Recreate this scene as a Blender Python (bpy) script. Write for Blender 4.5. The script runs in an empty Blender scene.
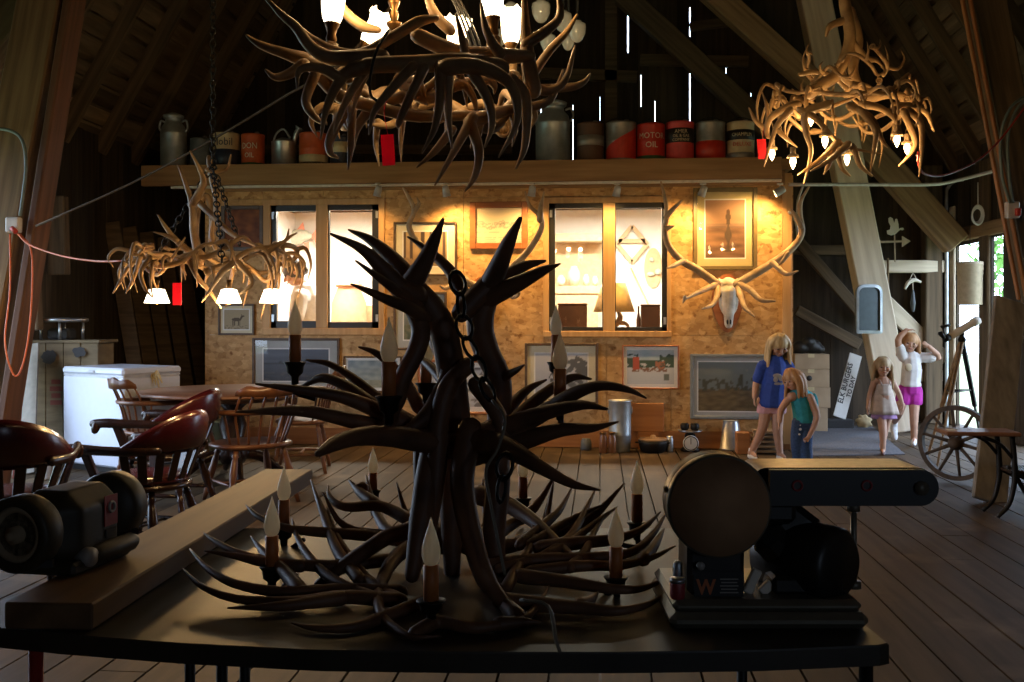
import bpy, bmesh, math, random
from mathutils import Vector, Matrix, Euler, noise
PI = math.pi
V = Vector
RND = random.Random(11)
SC = bpy.context.scene
COL = SC.collection
# ---------------------------------------------------------------- camera frame
H = 1.27                       # eye height
FPX = 1000.0                   # focal length in pixels of the 1024 px frame
HOR = 318.0                    # row of the horizon
TH = math.atan(88 / FPX)       # the camera is turned a little to the left of the barn's axis
CR = V((math.cos(TH), math.sin(TH), 0)); CF = V((-math.sin(TH), math.cos(TH), 0)); CU = V((0, 0, 1))
CAM = V((0, 0, H))
def ray(px, py): return CR * ((px - 512) / FPX) + CF + CU * ((HOR - py) / FPX)
def P(px, py, d): return CAM + ray(px, py) * d
def PY(px, py, Y):             # meets the plane y = Y
    r = ray(px, py); return CAM + r * (Y / r.y)
def PX(px, py, X):
    r = ray(px, py); return CAM + r * (X / r.x)
def PZ(px, py, Z=0.0):
    r = ray(px, py); return CAM + r * ((Z - H) / r.z)
# ---------------------------------------------------------------- mesh collector
def catmull(pts, rad, sub):
    n = len(pts)
    if n == 2 or sub <= 1: return list(pts), list(rad)
    op, orr = [], []
    for i in range(n - 1):
        p0 = pts[i - 1] if i > 0 else pts[0] * 2 - pts[1]
        p1, p2 = pts[i], pts[i + 1]
        p3 = pts[i + 2] if i + 2 < n else pts[-1] * 2 - pts[-2]
        for k in range(sub):
            t = k / sub; t2 = t * t; t3 = t2 * t
            op.append(0.5 * ((2 * p1) + (p2 - p0) * t + (2 * p0 - 5 * p1 + 4 * p2 - p3) * t2 + (3 * p1 - p0 - 3 * p2 + p3) * t3))
            orr.append(rad[i] + (rad[i + 1] - rad[i]) * t)
    op.append(pts[-1]); orr.append(rad[-1])
    return op, orr
def axis_mat(d):               # 3x3 whose Z column runs along d
    return V(d).to_track_quat('Z', 'Y').to_matrix()
class MB:
    def __init__(s): s.v = []; s.f = []; s.sm = []; s.mi = []; s.m = 0
    def add(s, vs, fs, smooth=False):
        o = len(s.v); s.v.extend(vs)
        for f in fs: s.f.append(tuple(i + o for i in f)); s.sm.append(smooth); s.mi.append(s.m)
        return s
    def box(s, c, size, rot=None, bev=0.0):
        hx, hy, hz = size[0] / 2, size[1] / 2, size[2] / 2; c = V(c)
        b = min(bev, hx * .9, hy * .9, hz * .9)
        if b <= 0:
            vs = [V((x, y, z)) for x in (-hx, hx) for y in (-hy, hy) for z in (-hz, hz)]
            fs = [(0, 1, 3, 2), (4, 6, 7, 5), (0, 4, 5, 1), (2, 3, 7, 6), (0, 2, 6, 4), (1, 5, 7, 3)]
        else:
            vs = []; idx = {}
            for sx in (-1, 1):
                for sy in (-1, 1):
                    for sz in (-1, 1):
                        for ax in range(3):
                            p = [sx * (hx - b), sy * (hy - b), sz * (hz - b)]
                            p[ax] = (sx * hx, sy * hy, sz * hz)[ax]
                            idx[sx, sy, sz, ax] = len(vs); vs.append(V(p))
            fs = []
            for ax in range(3):
                a1, a2 = (ax + 1) % 3, (ax + 2) % 3
                for sg in (-1, 1):
                    q = []
                    for u, w in ((-1, -1), (1, -1), (1, 1), (-1, 1)):
                        k = [0, 0, 0]; k[ax] = sg; k[a1] = u; k[a2] = w; q.append(idx[k[0], k[1], k[2], ax])
                    fs.append(tuple(q if sg > 0 else q[::-1]))
            for ax in range(3):
                a1, a2 = (ax + 1) % 3, (ax + 2) % 3
                for u in (-1, 1):
                    for w in (-1, 1):
                        k0 = [0, 0, 0]; k0[a1] = u; k0[a2] = w; k1 = list(k0); k0[ax] = -1; k1[ax] = 1
                        q = [idx[(*k0, a1)], idx[(*k1, a1)], idx[(*k1, a2)], idx[(*k0, a2)]]
                        fs.append(tuple(q if u * w < 0 else q[::-1]))
            for sx in (-1, 1):
                for sy in (-1, 1):
                    for sz in (-1, 1):
                        q = [idx[sx, sy, sz, a] for a in range(3)]
                        fs.append(tuple(q if sx * sy * sz > 0 else q[::-1]))
        if rot is not None: vs = [rot @ v for v in vs]
        return s.add([v + c for v in vs], fs)
    def beam(s, a, b, w, h, up=(0, 0, 1), bev=0.0):
        a, b = V(a), V(b); d = (b - a); L = d.length; d.normalize()
        u = V(up) - d * V(up).dot(d)
        if u.length < 1e-4: u = V((0, 1, 0)) - d * d.y
        u.normalize(); r = d.cross(u)
        m = Matrix((d, r, u)).transposed()
        return s.box((a + b) / 2, (L, w, h), m, bev)
    def tube(s, pts, rad, n=8, sub=4, smooth=True, flat=1.0, closed=False, round_ends=False):
        pts = [V(p) for p in pts]
        if not isinstance(rad, (list, tuple)): rad = [rad] * len(pts)
        if len(rad) == 2 and len(pts) > 2:
            L = [0.0]
            for i in range(1, len(pts)): L.append(L[-1] + (pts[i] - pts[i - 1]).length)
            rad = [rad[0] + (rad[1] - rad[0]) * l / max(L[-1], 1e-9) for l in L]
        if round_ends:
            d0 = (pts[0] - pts[1]).normalized(); d1 = (pts[-1] - pts[-2]).normalized()
        q, rr = catmull(pts, list(rad), sub)
        if round_ends:
            q = [q[0] + d0 * rr[0] * .95, q[0] + d0 * rr[0] * .7] + q + [q[-1] + d1 * rr[-1] * .7, q[-1] + d1 * rr[-1] * .95]
            rr = [rr[0] * .3, rr[0] * .71] + rr + [rr[-1] * .71, rr[-1] * .3]
        k = len(q)
        t0 = (q[1] - q[0]).normalized()
        u = V((0, 0, 1)) if abs(t0.z) < .9 else V((1, 0, 0))
        u = (u - t0 * u.dot(t0)).normalized()
        vs = []; fs = []
        for i in range(k):
            t = (q[min(i + 1, k - 1)] - q[max(i - 1, 0)])
            if t.length < 1e-9: t = t0.copy()
            t.normalize()
            u = u - t * u.dot(t)
            if u.length < 1e-6: u = t.orthogonal()
            u.normalize(); w = t.cross(u)
            for j in range(n):
                a = 2 * PI * j / n
                vs.append(q[i] + u * (math.cos(a) * rr[i]) + w * (math.sin(a) * rr[i] * flat))
        for i in range(k - 1):
            for j in range(n):
                a, b = i * n + j, i * n + (j + 1) % n
                fs.append((a, b, b + n, a + n))
        if closed:
            for j in range(n):
                a, b = (k - 1) * n + j, (k - 1) * n + (j + 1) % n
                fs.append((a, b, (j + 1) % n, j))
        else:
            fs.append(tuple(range(n))[::-1]); fs.append(tuple((k - 1) * n + j for j in range(n)))
        return s.add(vs, fs, smooth)
    def lathe(s, prof, c=(0, 0, 0), rot=None, n=24, smooth=True, a0=0.0, a1=2 * PI):
        c = V(c); vs = []; fs = []; k = len(prof); full = abs(a1 - a0 - 2 * PI) < 1e-6; m = n if full else n + 1
        for r, z in prof:
            for j in range(m):
                a = a0 + (a1 - a0) * j / n
                p = V((r * math.cos(a), r * math.sin(a), z)); vs.append((rot @ p if rot is not None else p) + c)
        for i in range(k - 1):
            for j in range(n):
                b = (j + 1) % m
                fs.append((i * m + j, i * m + b, (i + 1) * m + b, (i + 1) * m + j))
        if full:
            if prof[0][0] > 1e-6: fs.append(tuple(range(m))[::-1])
            if prof[-1][0] > 1e-6: fs.append(tuple((k - 1) * m + j for j in range(m)))
        return s.add(vs, fs, smooth)
    def cyl(s, a, b, r, n=16, r2=None, smooth=True):
        a, b = V(a), V(b); L = (b - a).length
        return s.lathe([(r, 0), (r if r2 is None else r2, L)], a, axis_mat(b - a), n, smooth)
    def ell(s, c, rad, rot=None, nu=16, nv=10):
        prof = [(math.sin(PI * i / nv), -math.cos(PI * i / nv)) for i in range(nv + 1)]
        c = V(c); vs = []; fs = []
        for i, (r, z) in enumerate(prof):
            for j in range(nu):
                a = 2 * PI * j / nu
                p = V((r * math.cos(a) * rad[0], r * math.sin(a) * rad[1], z * rad[2]))
                vs.append((rot @ p if rot is not None else p) + c)
        for i in range(nv):
            for j in range(nu):
                b = (j + 1) % nu
                if i == 0: fs.append((j, nu + b, nu + j)) if 0 else fs.append((i * nu + j, (i + 1) * nu + b, (i + 1) * nu + j))
                elif i == nv - 1: fs.append((i * nu + j, i * nu + b, (i + 1) * nu + j))
                else: fs.append((i * nu + j, i * nu + b, (i + 1) * nu + b, (i + 1) * nu + j))
        # faces wound inward above are flipped on build (recalc normals)
        return s.add(vs, fs, True)
    def prism(s, poly, t, M=None, smooth=False):   # polygon in local XY, thickness along local Z
        n = len(poly); M = M or Matrix.Identity(4)
        vs = [M @ V((x, y, -t / 2)) for x, y in poly] + [M @ V((x, y, t / 2)) for x, y in poly]
        fs = [tuple(range(n))[::-1], tuple(range(n, 2 * n))] + [(i, (i + 1) % n, n + (i + 1) % n, n + i) for i in range(n)]
        return s.add(vs, fs, smooth)
    def torus(s, c, R, r, rot=None, n=24, m=8, sx=1.0):
        c = V(c); pts = []
        vs = []; fs = []
        for i in range(n):
            a = 2 * PI * i / n
            for j in range(m):
                b = 2 * PI * j / m
                p = V(((R + r * math.cos(b)) * math.cos(a) * sx, (R + r * math.cos(b)) * math.sin(a), r * math.sin(b)))
                vs.append((rot @ p if rot is not None else p) + c)
        for i in range(n):
            for j in range(m):
                i2, j2 = (i + 1) % n, (j + 1) % m
                fs.append((i * m + j, i2 * m + j, i2 * m + j2, i * m + j2))
        return s.add(vs, fs, True)
    def mesh(s, name, mats, base=None):
        me = bpy.data.meshes.new(name)
        b = V(base) if base is not None else V((0, 0, 0))
        me.from_pydata([tuple(V(v) - b) for v in s.v], [], s.f)
        bm = bmesh.new(); bm.from_mesh(me)
        bmesh.ops.recalc_face_normals(bm, faces=bm.faces); bm.to_mesh(me); bm.free()
        me.polygons.foreach_set('use_smooth', s.sm)
        for m in (mats if isinstance(mats, (list, tuple)) else [mats]): me.materials.append(m)
        me.polygons.foreach_set('material_index', s.mi)
        me.update()
        return me
def wloc(o):
    p = V((0, 0, 0))
    while o is not None: p = p + o.location; o = o.parent
    return p
def build(name, mb, mats, parent=None, base=None, label=None):
    """links one mesh object; vertices are given in the world frame of the (unrotated) parent"""
    if base is None: base = wloc(parent) if parent is not None else V((0, 0, 0))
    o = bpy.data.objects.new(name, mb.mesh(name, mats, base)); COL.objects.link(o)
    if parent is not None: o.parent = parent
    else: o.location = base
    if parent is not None:
        o.location = V(base) - wloc(parent)
    if label: o['label'] = label
    return o
def tag(o, label=None, cat=None, group=None, kind=None):
    if label: o['label'] = label
    if cat: o['category'] = cat
    if group: o['group'] = group
    if kind: o['kind'] = kind
    return o
def thing(name, label, cat, loc=(0, 0, 0), group=None):
    o = bpy.data.objects.new(name, None); COL.objects.link(o); o.location = loc; o.empty_display_size = .05
    return tag(o, label, cat, group)
def one(name, mb, mats, label, cat, base, group=None):
    return tag(build(name, mb, mats, None, base), label, cat, group)
def struct(name, mb, mats, label=None, cat=None, base=None):
    return tag(build(name, mb, mats, None, base), label, cat, None, 'structure')
def dup(o, loc=None, rz=None, label=None, parent=None):
    c = o.copy(); COL.objects.link(c)
    if parent is not None: c.parent = parent
    if loc is not None: c.location = loc
    if rz is not None: c.rotation_euler = (0, 0, rz)
    if label: c['label'] = label
    for ch in list(o.children): dup(ch, parent=c)
    return c
def remesh(mb, voxel, smooth=4, fac=.5):
    me = mb.mesh('tmp', [])
    o = bpy.data.objects.new('tmp', me); COL.objects.link(o)
    m = o.modifiers.new('r', 'REMESH'); m.mode = 'VOXEL'; m.voxel_size = voxel
    if smooth:
        m2 = o.modifiers.new('s', 'SMOOTH'); m2.iterations = smooth; m2.factor = fac
    dg = bpy.context.evaluated_depsgraph_get()
    ev = o.evaluated_get(dg); em = ev.to_mesh()
    out = MB(); out.add([v.co.copy() for v in em.vertices], [tuple(p.vertices) for p in em.polygons], True)
    ev.to_mesh_clear(); bpy.data.objects.remove(o); bpy.data.meshes.remove(me)
    return out
def text_mb(body, size, M, extrude=.0006, align='CENTER', bend=None, xs=1.0, bold=0.0):
    """lettering in local XY (x right, y up), facing local +Z; bend = cylinder radius around local -Z axis at that depth"""
    cu = bpy.data.curves.new('tmp', 'FONT'); cu.body = body; cu.size = size; cu.align_x = align; cu.align_y = 'CENTER'
    cu.extrude = extrude; cu.resolution_u = 2; cu.offset = bold
    o = bpy.data.objects.new('tmp', cu); COL.objects.link(o)
    dg = bpy.context.evaluated_depsgraph_get(); ev = o.evaluated_get(dg); em = ev.to_mesh()
    vs = []
    for v in em.vertices:
        p = v.co.copy(); p.x *= xs
        if bend:
            a = p.x / bend; r = bend + p.z
            p = V((math.sin(a) * r, p.y, math.cos(a) * r - bend))
        vs.append(M @ p)
    mb = MB(); mb.add(vs, [tuple(f.vertices) for f in em.polygons])
    ev.to_mesh_clear(); bpy.data.objects.remove(o); bpy.data.curves.remove(cu)
    return mb
def frame_M(o, x, y):          # 4x4 with given origin, x and y axes
    x = V(x).normalized(); y = V(y).normalized(); z = x.cross(y)
    m = Matrix((x, y, z)).transposed().to_4x4(); m.translation = V(o); return m
# ---------------------------------------------------------------- materials
MATS = {}
def nt(name):
    m = bpy.data.materials.new(name); m.use_nodes = True; t = m.node_tree
    return m, t, t.nodes['Principled BSDF'], t.nodes, t.links
def setp(b, rough=.5, metal=0.0, spec=.5, **kw):
    b.inputs['Roughness'].default_value = rough; b.inputs['Metallic'].default_value = metal
    b.inputs['Specular IOR Level'].default_value = spec
    for k, v in kw.items(): b.inputs[k].default_value = v
def ramp(n, stops):
    r = n.new('ShaderNodeValToRGB'); e = r.color_ramp.elements
    while len(e) > 1: e.remove(e[-1])
    for i, (p, c) in enumerate(stops):
        el = e[0] if i == 0 else e.new(p)
        el.position = p; el.color = (*c, 1)
    return r
def mat_noise(name, c1, c2, scale=(8, 8, 8), rough=.6, metal=0.0, bump=.15, detail=5, spec=.4, lo=.3, hi=.7, dist=0.0, bdist=.004):
    m, t, b, n, l = nt(name); setp(b, rough, metal, spec)
    tc = n.new('ShaderNodeTexCoord'); mp = n.new('ShaderNodeMapping'); mp.inputs['Scale'].default_value = scale
    no = n.new('ShaderNodeTexNoise'); no.inputs['Scale'].default_value = 1.0; no.inputs['Detail'].default_value = detail
    no.inputs['Distortion'].default_value = dist
    l.new(tc.outputs['Object'], mp.inputs['Vector']); l.new(mp.outputs['Vector'], no.inputs['Vector'])
    r = ramp(n, [(lo, c1), (hi, c2)]); l.new(no.outputs['Fac'], r.inputs['Fac']); l.new(r.outputs['Color'], b.inputs['Base Color'])
    if bump:
        bp = n.new('ShaderNodeBump'); bp.inputs['Strength'].default_value = bump; bp.inputs['Distance'].default_value = bdist
        l.new(no.outputs['Fac'], bp.inputs['Height']); l.new(bp.outputs['Normal'], b.inputs['Normal'])
    MATS[name] = m; return m
def mat_plain(name, c, rough=.5, metal=0.0, spec=.5, var=.12, **kw):
    d = tuple(min(1, x * (1 + var)) for x in c); e = tuple(x * (1 - var) for x in c)
    m = mat_noise(name, e, d, (22, 22, 22), rough, metal, .05, 3, spec)
    for k, v in kw.items(): m.node_tree.nodes['Principled BSDF'].inputs[k].default_value = v
    return m
def mat_emit(name, c, s, base=None):
    m, t, b, n, l = nt(name); setp(b, .4)
    b.inputs['Base Color'].default_value = (*(base or c), 1)
    b.inputs['Emission Color'].default_value = (*c, 1); b.inputs['Emission Strength'].default_value = s
    MATS[name] = m; return m
def mat_boards(name, c1, c2, axis, width, grain, rough=.75, var=.5, bump=.3, spec=.3, stain=None):
    """boards: a random tone per board (by object coordinate along 'axis'), grain along the stretched direction"""
    m, t, b, n, l = nt(name); setp(b, rough, 0, spec)
    tc = n.new('ShaderNodeTexCoord'); sp = n.new('ShaderNodeSeparateXYZ'); l.new(tc.outputs['Object'], sp.inputs[0])
    dv = n.new('ShaderNodeMath'); dv.operation = 'DIVIDE'; dv.inputs[1].default_value = width; l.new(sp.outputs[axis], dv.inputs[0])
    fl = n.new('ShaderNodeMath'); fl.operation = 'FLOOR'; l.new(dv.outputs[0], fl.inputs[0])
    wn = n.new('ShaderNodeTexWhiteNoise'); wn.noise_dimensions = '1D'; l.new(fl.outputs[0], wn.inputs['W'])
    mp = n.new('ShaderNodeMapping'); mp.inputs['Scale'].default_value = grain; l.new(tc.outputs['Object'], mp.inputs['Vector'])
    ad = n.new('ShaderNodeVectorMath'); ad.operation = 'ADD'; l.new(mp.outputs[0], ad.inputs[0]); l.new(wn.outputs['Color'], ad.inputs[1])
    no = n.new('ShaderNodeTexNoise'); no.inputs['Scale'].default_value = 1; no.inputs['Detail'].default_value = 6; no.inputs['Distortion'].default_value = .4
    l.new(ad.outputs[0], no.inputs['Vector'])
    r = ramp(n, [(.25, c1), (.75, c2)]); l.new(no.outputs['Fac'], r.inputs['Fac'])
    mx = n.new('ShaderNodeHueSaturation'); l.new(r.outputs['Color'], mx.inputs['Color'])
    mr = n.new('ShaderNodeMapRange'); mr.inputs['To Min'].default_value = 1 - var; mr.inputs['To Max'].default_value = 1 + var * .6
    l.new(wn.outputs['Value'], mr.inputs['Value']); l.new(mr.outputs[0], mx.inputs['Value'])
    col = mx.outputs['Color']
    if stain:
        n2 = n.new('ShaderNodeTexNoise'); n2.inputs['Scale'].default_value = 1.7; n2.inputs['Detail'].default_value = 8; l.new(tc.outputs['Object'], n2.inputs['Vector'])
        r2 = ramp(n, [(.56, (0, 0, 0)), (.7, (1, 1, 1))]); l.new(n2.outputs['Fac'], r2.inputs['Fac'])
        mm = n.new('ShaderNodeMix'); mm.data_type = 'RGBA'; l.new(r2.outputs['Color'], mm.inputs['Factor']); l.new(col, mm.inputs['A']); mm.inputs['B'].default_value = (*stain, 1)
        col = mm.outputs['Result']
    l.new(col, b.inputs['Base Color'])
    bp = n.new('ShaderNodeBump'); bp.inputs['Strength'].default_value = bump; bp.inputs['Distance'].default_value = .004
    l.new(no.outputs['Fac'], bp.inputs['Height']); l.new(bp.outputs['Normal'], b.inputs['Normal'])
    MATS[name] = m; return m
def mat_osb(name):
    m, t, b, n, l = nt(name); setp(b, .6, 0, .3)
    tc = n.new('ShaderNodeTexCoord'); cols = []
    last = None
    for k, (rot, sc) in enumerate((((0, .7, 0), (16, 16, 26)), ((0, -.8, 0), (13, 13, 22)))):
        mp = n.new('ShaderNodeMapping'); mp.inputs['Rotation'].default_value = rot; mp.inputs['Scale'].default_value = sc
        l.new(tc.outputs['Object'], mp.inputs['Vector'])
        vo = n.new('ShaderNodeTexVoronoi'); vo.inputs['Scale'].default_value = 1; l.new(mp.outputs[0], vo.inputs['Vector'])
        sp = n.new('ShaderNodeSeparateColor'); l.new(vo.outputs['Color'], sp.inputs[0])
        r = ramp(n, [(0, (.25, .12, .04)), (.08, (.38, .2, .07)), (.4, (.48, .275, .105)), (.75, (.57, .34, .14)), (1, (.66, .42, .19))])
        l.new(sp.outputs[k], r.inputs['Fac']); cols.append(r.outputs['Color'])
    no = n.new('ShaderNodeTexNoise'); no.inputs['Scale'].default_value = 9; no.inputs['Detail'].default_value = 4; l.new(tc.outputs['Object'], no.inputs['Vector'])
    mx = n.new('ShaderNodeMix'); mx.data_type = 'RGBA'; l.new(no.outputs['Fac'], mx.inputs['Factor']); l.new(cols[0], mx.inputs['A']); l.new(cols[1], mx.inputs['B'])
    n2 = n.new('ShaderNodeTexNoise'); n2.inputs['Scale'].default_value = 16; n2.inputs['Detail'].default_value = 6; l.new(tc.outputs['Object'], n2.inputs['Vector'])
    r2 = ramp(n, [(.58, (1, 1, 1)), (.72, (.42, .3, .2))]); l.new(n2.outputs['Fac'], r2.inputs['Fac'])
    mu = n.new('ShaderNodeMix'); mu.data_type = 'RGBA'; mu.blend_type = 'MULTIPLY'; mu.inputs['Factor'].default_value = 1
    l.new(mx.outputs['Result'], mu.inputs['A']); l.new(r2.outputs['Color'], mu.inputs['B'])
    l.new(mu.outputs['Result'], b.inputs['Base Color'])
    MATS[name] = m; return m
def mat_vcol(name, rough=.5, spec=.3):
    m, t, b, n, l = nt(name); setp(b, rough, 0, spec)
    a = n.new('ShaderNodeVertexColor'); a.layer_name = 'art'; l.new(a.outputs['Color'], b.inputs['Base Color'])
    MATS[name] = m; return m
def mat_glass(name, gl=.08, tint=(1, 1, 1)):
    m = bpy.data.materials.new(name); m.use_nodes = True; t = m.node_tree; n = t.nodes; l = t.links; n.clear()
    o = n.new('ShaderNodeOutputMaterial'); mx = n.new('ShaderNodeMixShader'); tr = n.new('ShaderNodeBsdfTransparent'); g = n.new('ShaderNodeBsdfGlossy')
    tr.inputs['Color'].default_value = (*tint, 1); g.inputs['Roughness'].default_value = .02; mx.inputs[0].default_value = gl
    l.new(tr.outputs[0], mx.inputs[1]); l.new(g.outputs[0], mx.inputs[2]); l.new(mx.outputs[0], o.inputs['Surface'])
    MATS[name] = m; return m
M = MATS
mat_osb('osb')
mat_boards('floor_boards', (.04, .025, .013), (.094, .063, .035), 'X', .18, (14, 1.2, 14), .62, .3, .25, .14, stain=(.14, .095, .055))
mat_boards('roof_boards', (.1, .072, .044), (.25, .175, .105), 'Z', .17, (18, 1.3, 18), .85, .5, .3)
mat_boards('barn_boards', (.03, .022, .015), (.085, .058, .036), 'X', .24, (20, 20, 1.2), .85, .45, .3)
mat_boards('barn_boards_side', (.03, .024, .018), (.1, .075, .05), 'Y', .24, (20, 20, 1.2), .85, .45, .3)
mat_noise('timber', (.19, .115, .055), (.38, .25, .13), (1.2, 22, 22), .75, bump=.3)
mat_noise('timber_dark', (.07, .048, .028), (.17, .115, .066), (1.2, 22, 22), .8, bump=.3)
mat_noise('timber_pale', (.62, .5, .36), (.84, .72, .56), (1.2, 18, 18), .7, bump=.2)
mat_noise('pine', (.24, .125, .05), (.37, .21, .092), (1.5, 20, 20), .55, bump=.1)
mat_noise('pine_red', (.26, .1, .03), (.42, .18, .06), (1.5, 20, 20), .5, bump=.1)
mat_noise('pine_v', (.4, .22, .085), (.55, .33, .14), (20, 20, 1.5), .55, bump=.1)
mat_plain('black_sash', (.012, .011, .01), .45)
mat_plain('room_white', (.86, .84, .8), .8, var=.03)
mat_glass('pane_glass', .05)
mat_glass('picture_glass', .02)
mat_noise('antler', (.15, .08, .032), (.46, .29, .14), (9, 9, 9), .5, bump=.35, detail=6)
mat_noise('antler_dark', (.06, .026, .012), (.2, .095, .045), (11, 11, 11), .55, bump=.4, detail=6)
mat_noise('antler_pale', (.24, .15, .075), (.5, .36, .21), (9, 9, 9), .5, bump=.2)
mat_noise('bone', (.5, .43, .34), (.82, .76, .65), (14, 14, 14), .6, bump=.2)
mat_plain('iron', (.02, .018, .016), .5, .7)
mat_plain('brass', (.13, .065, .02), .45, .85)
mat_plain('steel', (.45, .46, .48), .35, .9)
mat_noise('galvanised', (.3, .34, .36), (.5, .54, .56), (9, 9, 9), .42, .65, .05)
mat_plain('sleeve', (.5, .16, .035), .55)
mat_plain('bulb_frost', (.86, .82, .74), .3, var=.03)
def _translucent(name, f, col=(.9, .8, .6)):
    t = MATS[name].node_tree; b = t.nodes['Principled BSDF']; o = t.nodes['Material Output']; tr = t.nodes.new('ShaderNodeBsdfTranslucent'); mx = t.nodes.new('ShaderNodeMixShader')
    tr.inputs['Color'].default_value = (*col, 1); mx.inputs[0].default_value = f; t.links.new(b.outputs[0], mx.inputs[1]); t.links.new(tr.outputs[0], mx.inputs[2]); t.links.new(mx.outputs[0], o.inputs['Surface'])
_translucent('bulb_frost', .6)
# ================================================================ the barn
XL, XR = -5.2, 4.2             # side walls
YB, YF = -3.0, 12.7            # wall behind the camera, far gable
RX, EZ = -0.5, 3.0             # ridge line, eave height
RZL = EZ + (RX - XL) * 1.732; RZ = RZL
WY = 9.8                       # front face of the boarded room
def wrect(x0, y0, x1, y1, Y=WY):
    a, b = PY(x0, y0, Y), PY(x1, y0, Y); c, d = PY(x0, y1, Y), PY(x1, y1, Y)
    return a.x, b.x, (c.z + d.z) / 2, (a.z + b.z) / 2       # X0, X1, Z0, Z1
# floor boards
f = MB(); x = XL - .1; i = 0
fr = random.Random(3)
while x < XR + .1:
    cuts = [YB] + sorted(fr.uniform(YB + 1, 13) for _ in range(3)) + [YF + .3]
    x = round(x / .18) * .18
    for a, b in zip(cuts, cuts[1:]):
        f.box((x + .09, (a + b) / 2, -.015 + fr.uniform(-.0015, .0015)), (.170, b - a - .006, .03))
    x += .18
struct('floor', f, M['floor_boards'], 'worn brown plank floor of the barn', 'floor')
fb = MB(); fb.box(((XL + XR) / 2, (YB + YF) / 2, -.09), (XR - XL + .4, YF - YB + .6, .05)); struct('floor_base', fb, M['black_sash'], 'black slab under the planks, its colour standing in for shade in the gaps', 'floor')  # slab coloured black so the gaps between planks look shaded
# outdoor ground
mat_noise('ground_out', (.16, .2, .08), (.3, .32, .18), (3, 3, 3), .9, bump=0)
g = MB(); g.box((0, 5, -.35), (80, 80, .1)); struct('ground', g, M['ground_out'], 'pale grass outside the barn doorway', 'ground')
# roof: sheathing boards with gaps, rafters, outer cover
def roof(side):
    ex = XL if side < 0 else XR
    e = V((ex, 0, EZ)); r = V((RX, 0, EZ + abs(RX - ex) * 1.732)); d = (r - e); L = d.length; d.normalize()
    nrm = V((-d.z, 0, d.x)) if side < 0 else V((d.z, 0, -d.x))
    if nrm.z < 0: nrm = -nrm
    mb = MB(); s = .1; rr = random.Random(5 + side)
    rot = Matrix((V((0, 1, 0)), nrm.cross(V((0, 1, 0))), nrm)).transposed()
    while s < L - .1:
        w = rr.uniform(.13, .2)
        c = e + d * (s + w / 2) + nrm * .1
        for a, b in ((YB, 3.2), (3.21, 7.4), (7.41, YF + .4)):
            mb.box((c.x, (a + b) / 2, c.z), (b - a, w, .022), rot)
        s += w + rr.choice((.012, .03, .05, .06))
    c = e + d * L / 2 + nrm * .17
    mb.box((c.x, (YB + YF) / 2, c.z), (YF - YB + 1, L + .6, .03), rot)
    struct('ceiling_left' if side < 0 else 'ceiling_right', mb, M['roof_boards'], 'steep underside of the roof, dark boards', 'roof')
    for k in range(12):
        y = 4.1 + k * .74
        o = MB(); a = e + d * .0; b = e + d * (L - .05)
        o.beam((0, 0, 0), (L, 0, 0), .06, .15)
        ob = build('rafter', o, M['timber_dark']); tag(ob, kind='structure')
        zz = d.cross(V((0, 1, 0))); 
        mm = Matrix((d, V((0, 1, 0)), d.cross(V((0, 1, 0))))).transposed().to_4x4(); mm.translation = V((a.x, y, a.z)) + nrm * .012
        ob.matrix_world = mm
roof(-1); roof(1)
def roof_z(x): return EZ + (min(x - XL, XR - x) if False else ((x - XL) if x < RX else (XR - x))) * 1.732
# far gable: upright boards with light slits
slits = [(451, 24, 46, .03), (541, 104, 166, .03), (573, 104, 164, .016), (628, 0, 52, .04), (641, 74, 106, .02), (655, 100, 166, .022), (690, 6, 36, .036), (690, 60, 126, .018), (726, 66, 76, .02), (751, 92, 106, .02), (600, 96, 120, .008)]
sx = sorted(set((round(PY(p, 80, YF).x, 3), w) for p, _, _, w in slits)); merged = []
for a, w in sx:
    if merged and a - merged[-1][0] < .1: merged[-1] = (merged[-1][0], max(w, merged[-1][1]))
    else: merged.append((a, w))
gw = MB(); edges = [XL - .1] + [m for m, _ in merged] + [XR + .1]; gaps = {m: w * .42 for m, w in merged}
gr = random.Random(8)
for a, b in zip(edges, edges[1:]):
    a2 = a + gaps.get(a, 0) / 2; b2 = b - gaps.get(b, 0) / 2; n = max(1, round((b2 - a2) / .24)); w = (b2 - a2) / n
    for k in range(n):
        xa, xb = a2 + k * w, a2 + (k + 1) * w
        top = max(3.4, roof_z((xa + xb) / 2) + .6)
        gw.box(((xa + xb) / 2, YF + .012 + gr.uniform(-.006, .006), top / 2), (xb - xa + (0 if 1 else .01), .024, top))
for p, y0, y1, w in slits:                      # unseen strips added behind the boards keep daylight out above and below each slit
    X = PY(p, 80, YF).x; zlo, zhi = PY(p, y1, YF).z, PY(p, y0, YF).z
    others = [(PY(q, b, YF).z, PY(q, a, YF).z) for q, a, b, _ in slits if q == p]
    segs = []; z = 0.0
    for lo, hi in sorted(others):
        segs.append((z, lo)); z = hi
    segs.append((z, roof_z(X)))
    if (y0, y1) == max((a, b) for q, a, b, _ in slits if q == p):
        for lo, hi in segs:
            if hi > lo: gw.box((X, YF + .045, (lo + hi) / 2), (.09, .03, hi - lo))
struct('wall_gable', gw, M['barn_boards'], 'dark upright boards of the far gable with slits of daylight', 'wall')
for (a, b, w, mt) in [((500, 72), (637, 77), .13, 'timber_dark'), ((640, 60), (748, 62), .13, 'timber_dark'), ((690, 27), (745, 20), .1, 'timber_dark'), ((180, 150), (512, 150), .12, 'timber_dark')]:
    o = MB(); p, q = PY(*a, YF - .08), PY(*b, YF - .08); o.beam(p, q, .1, w); tag(build('girt', o, M[mt], None, (p + q) / 2), kind='structure')
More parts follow.
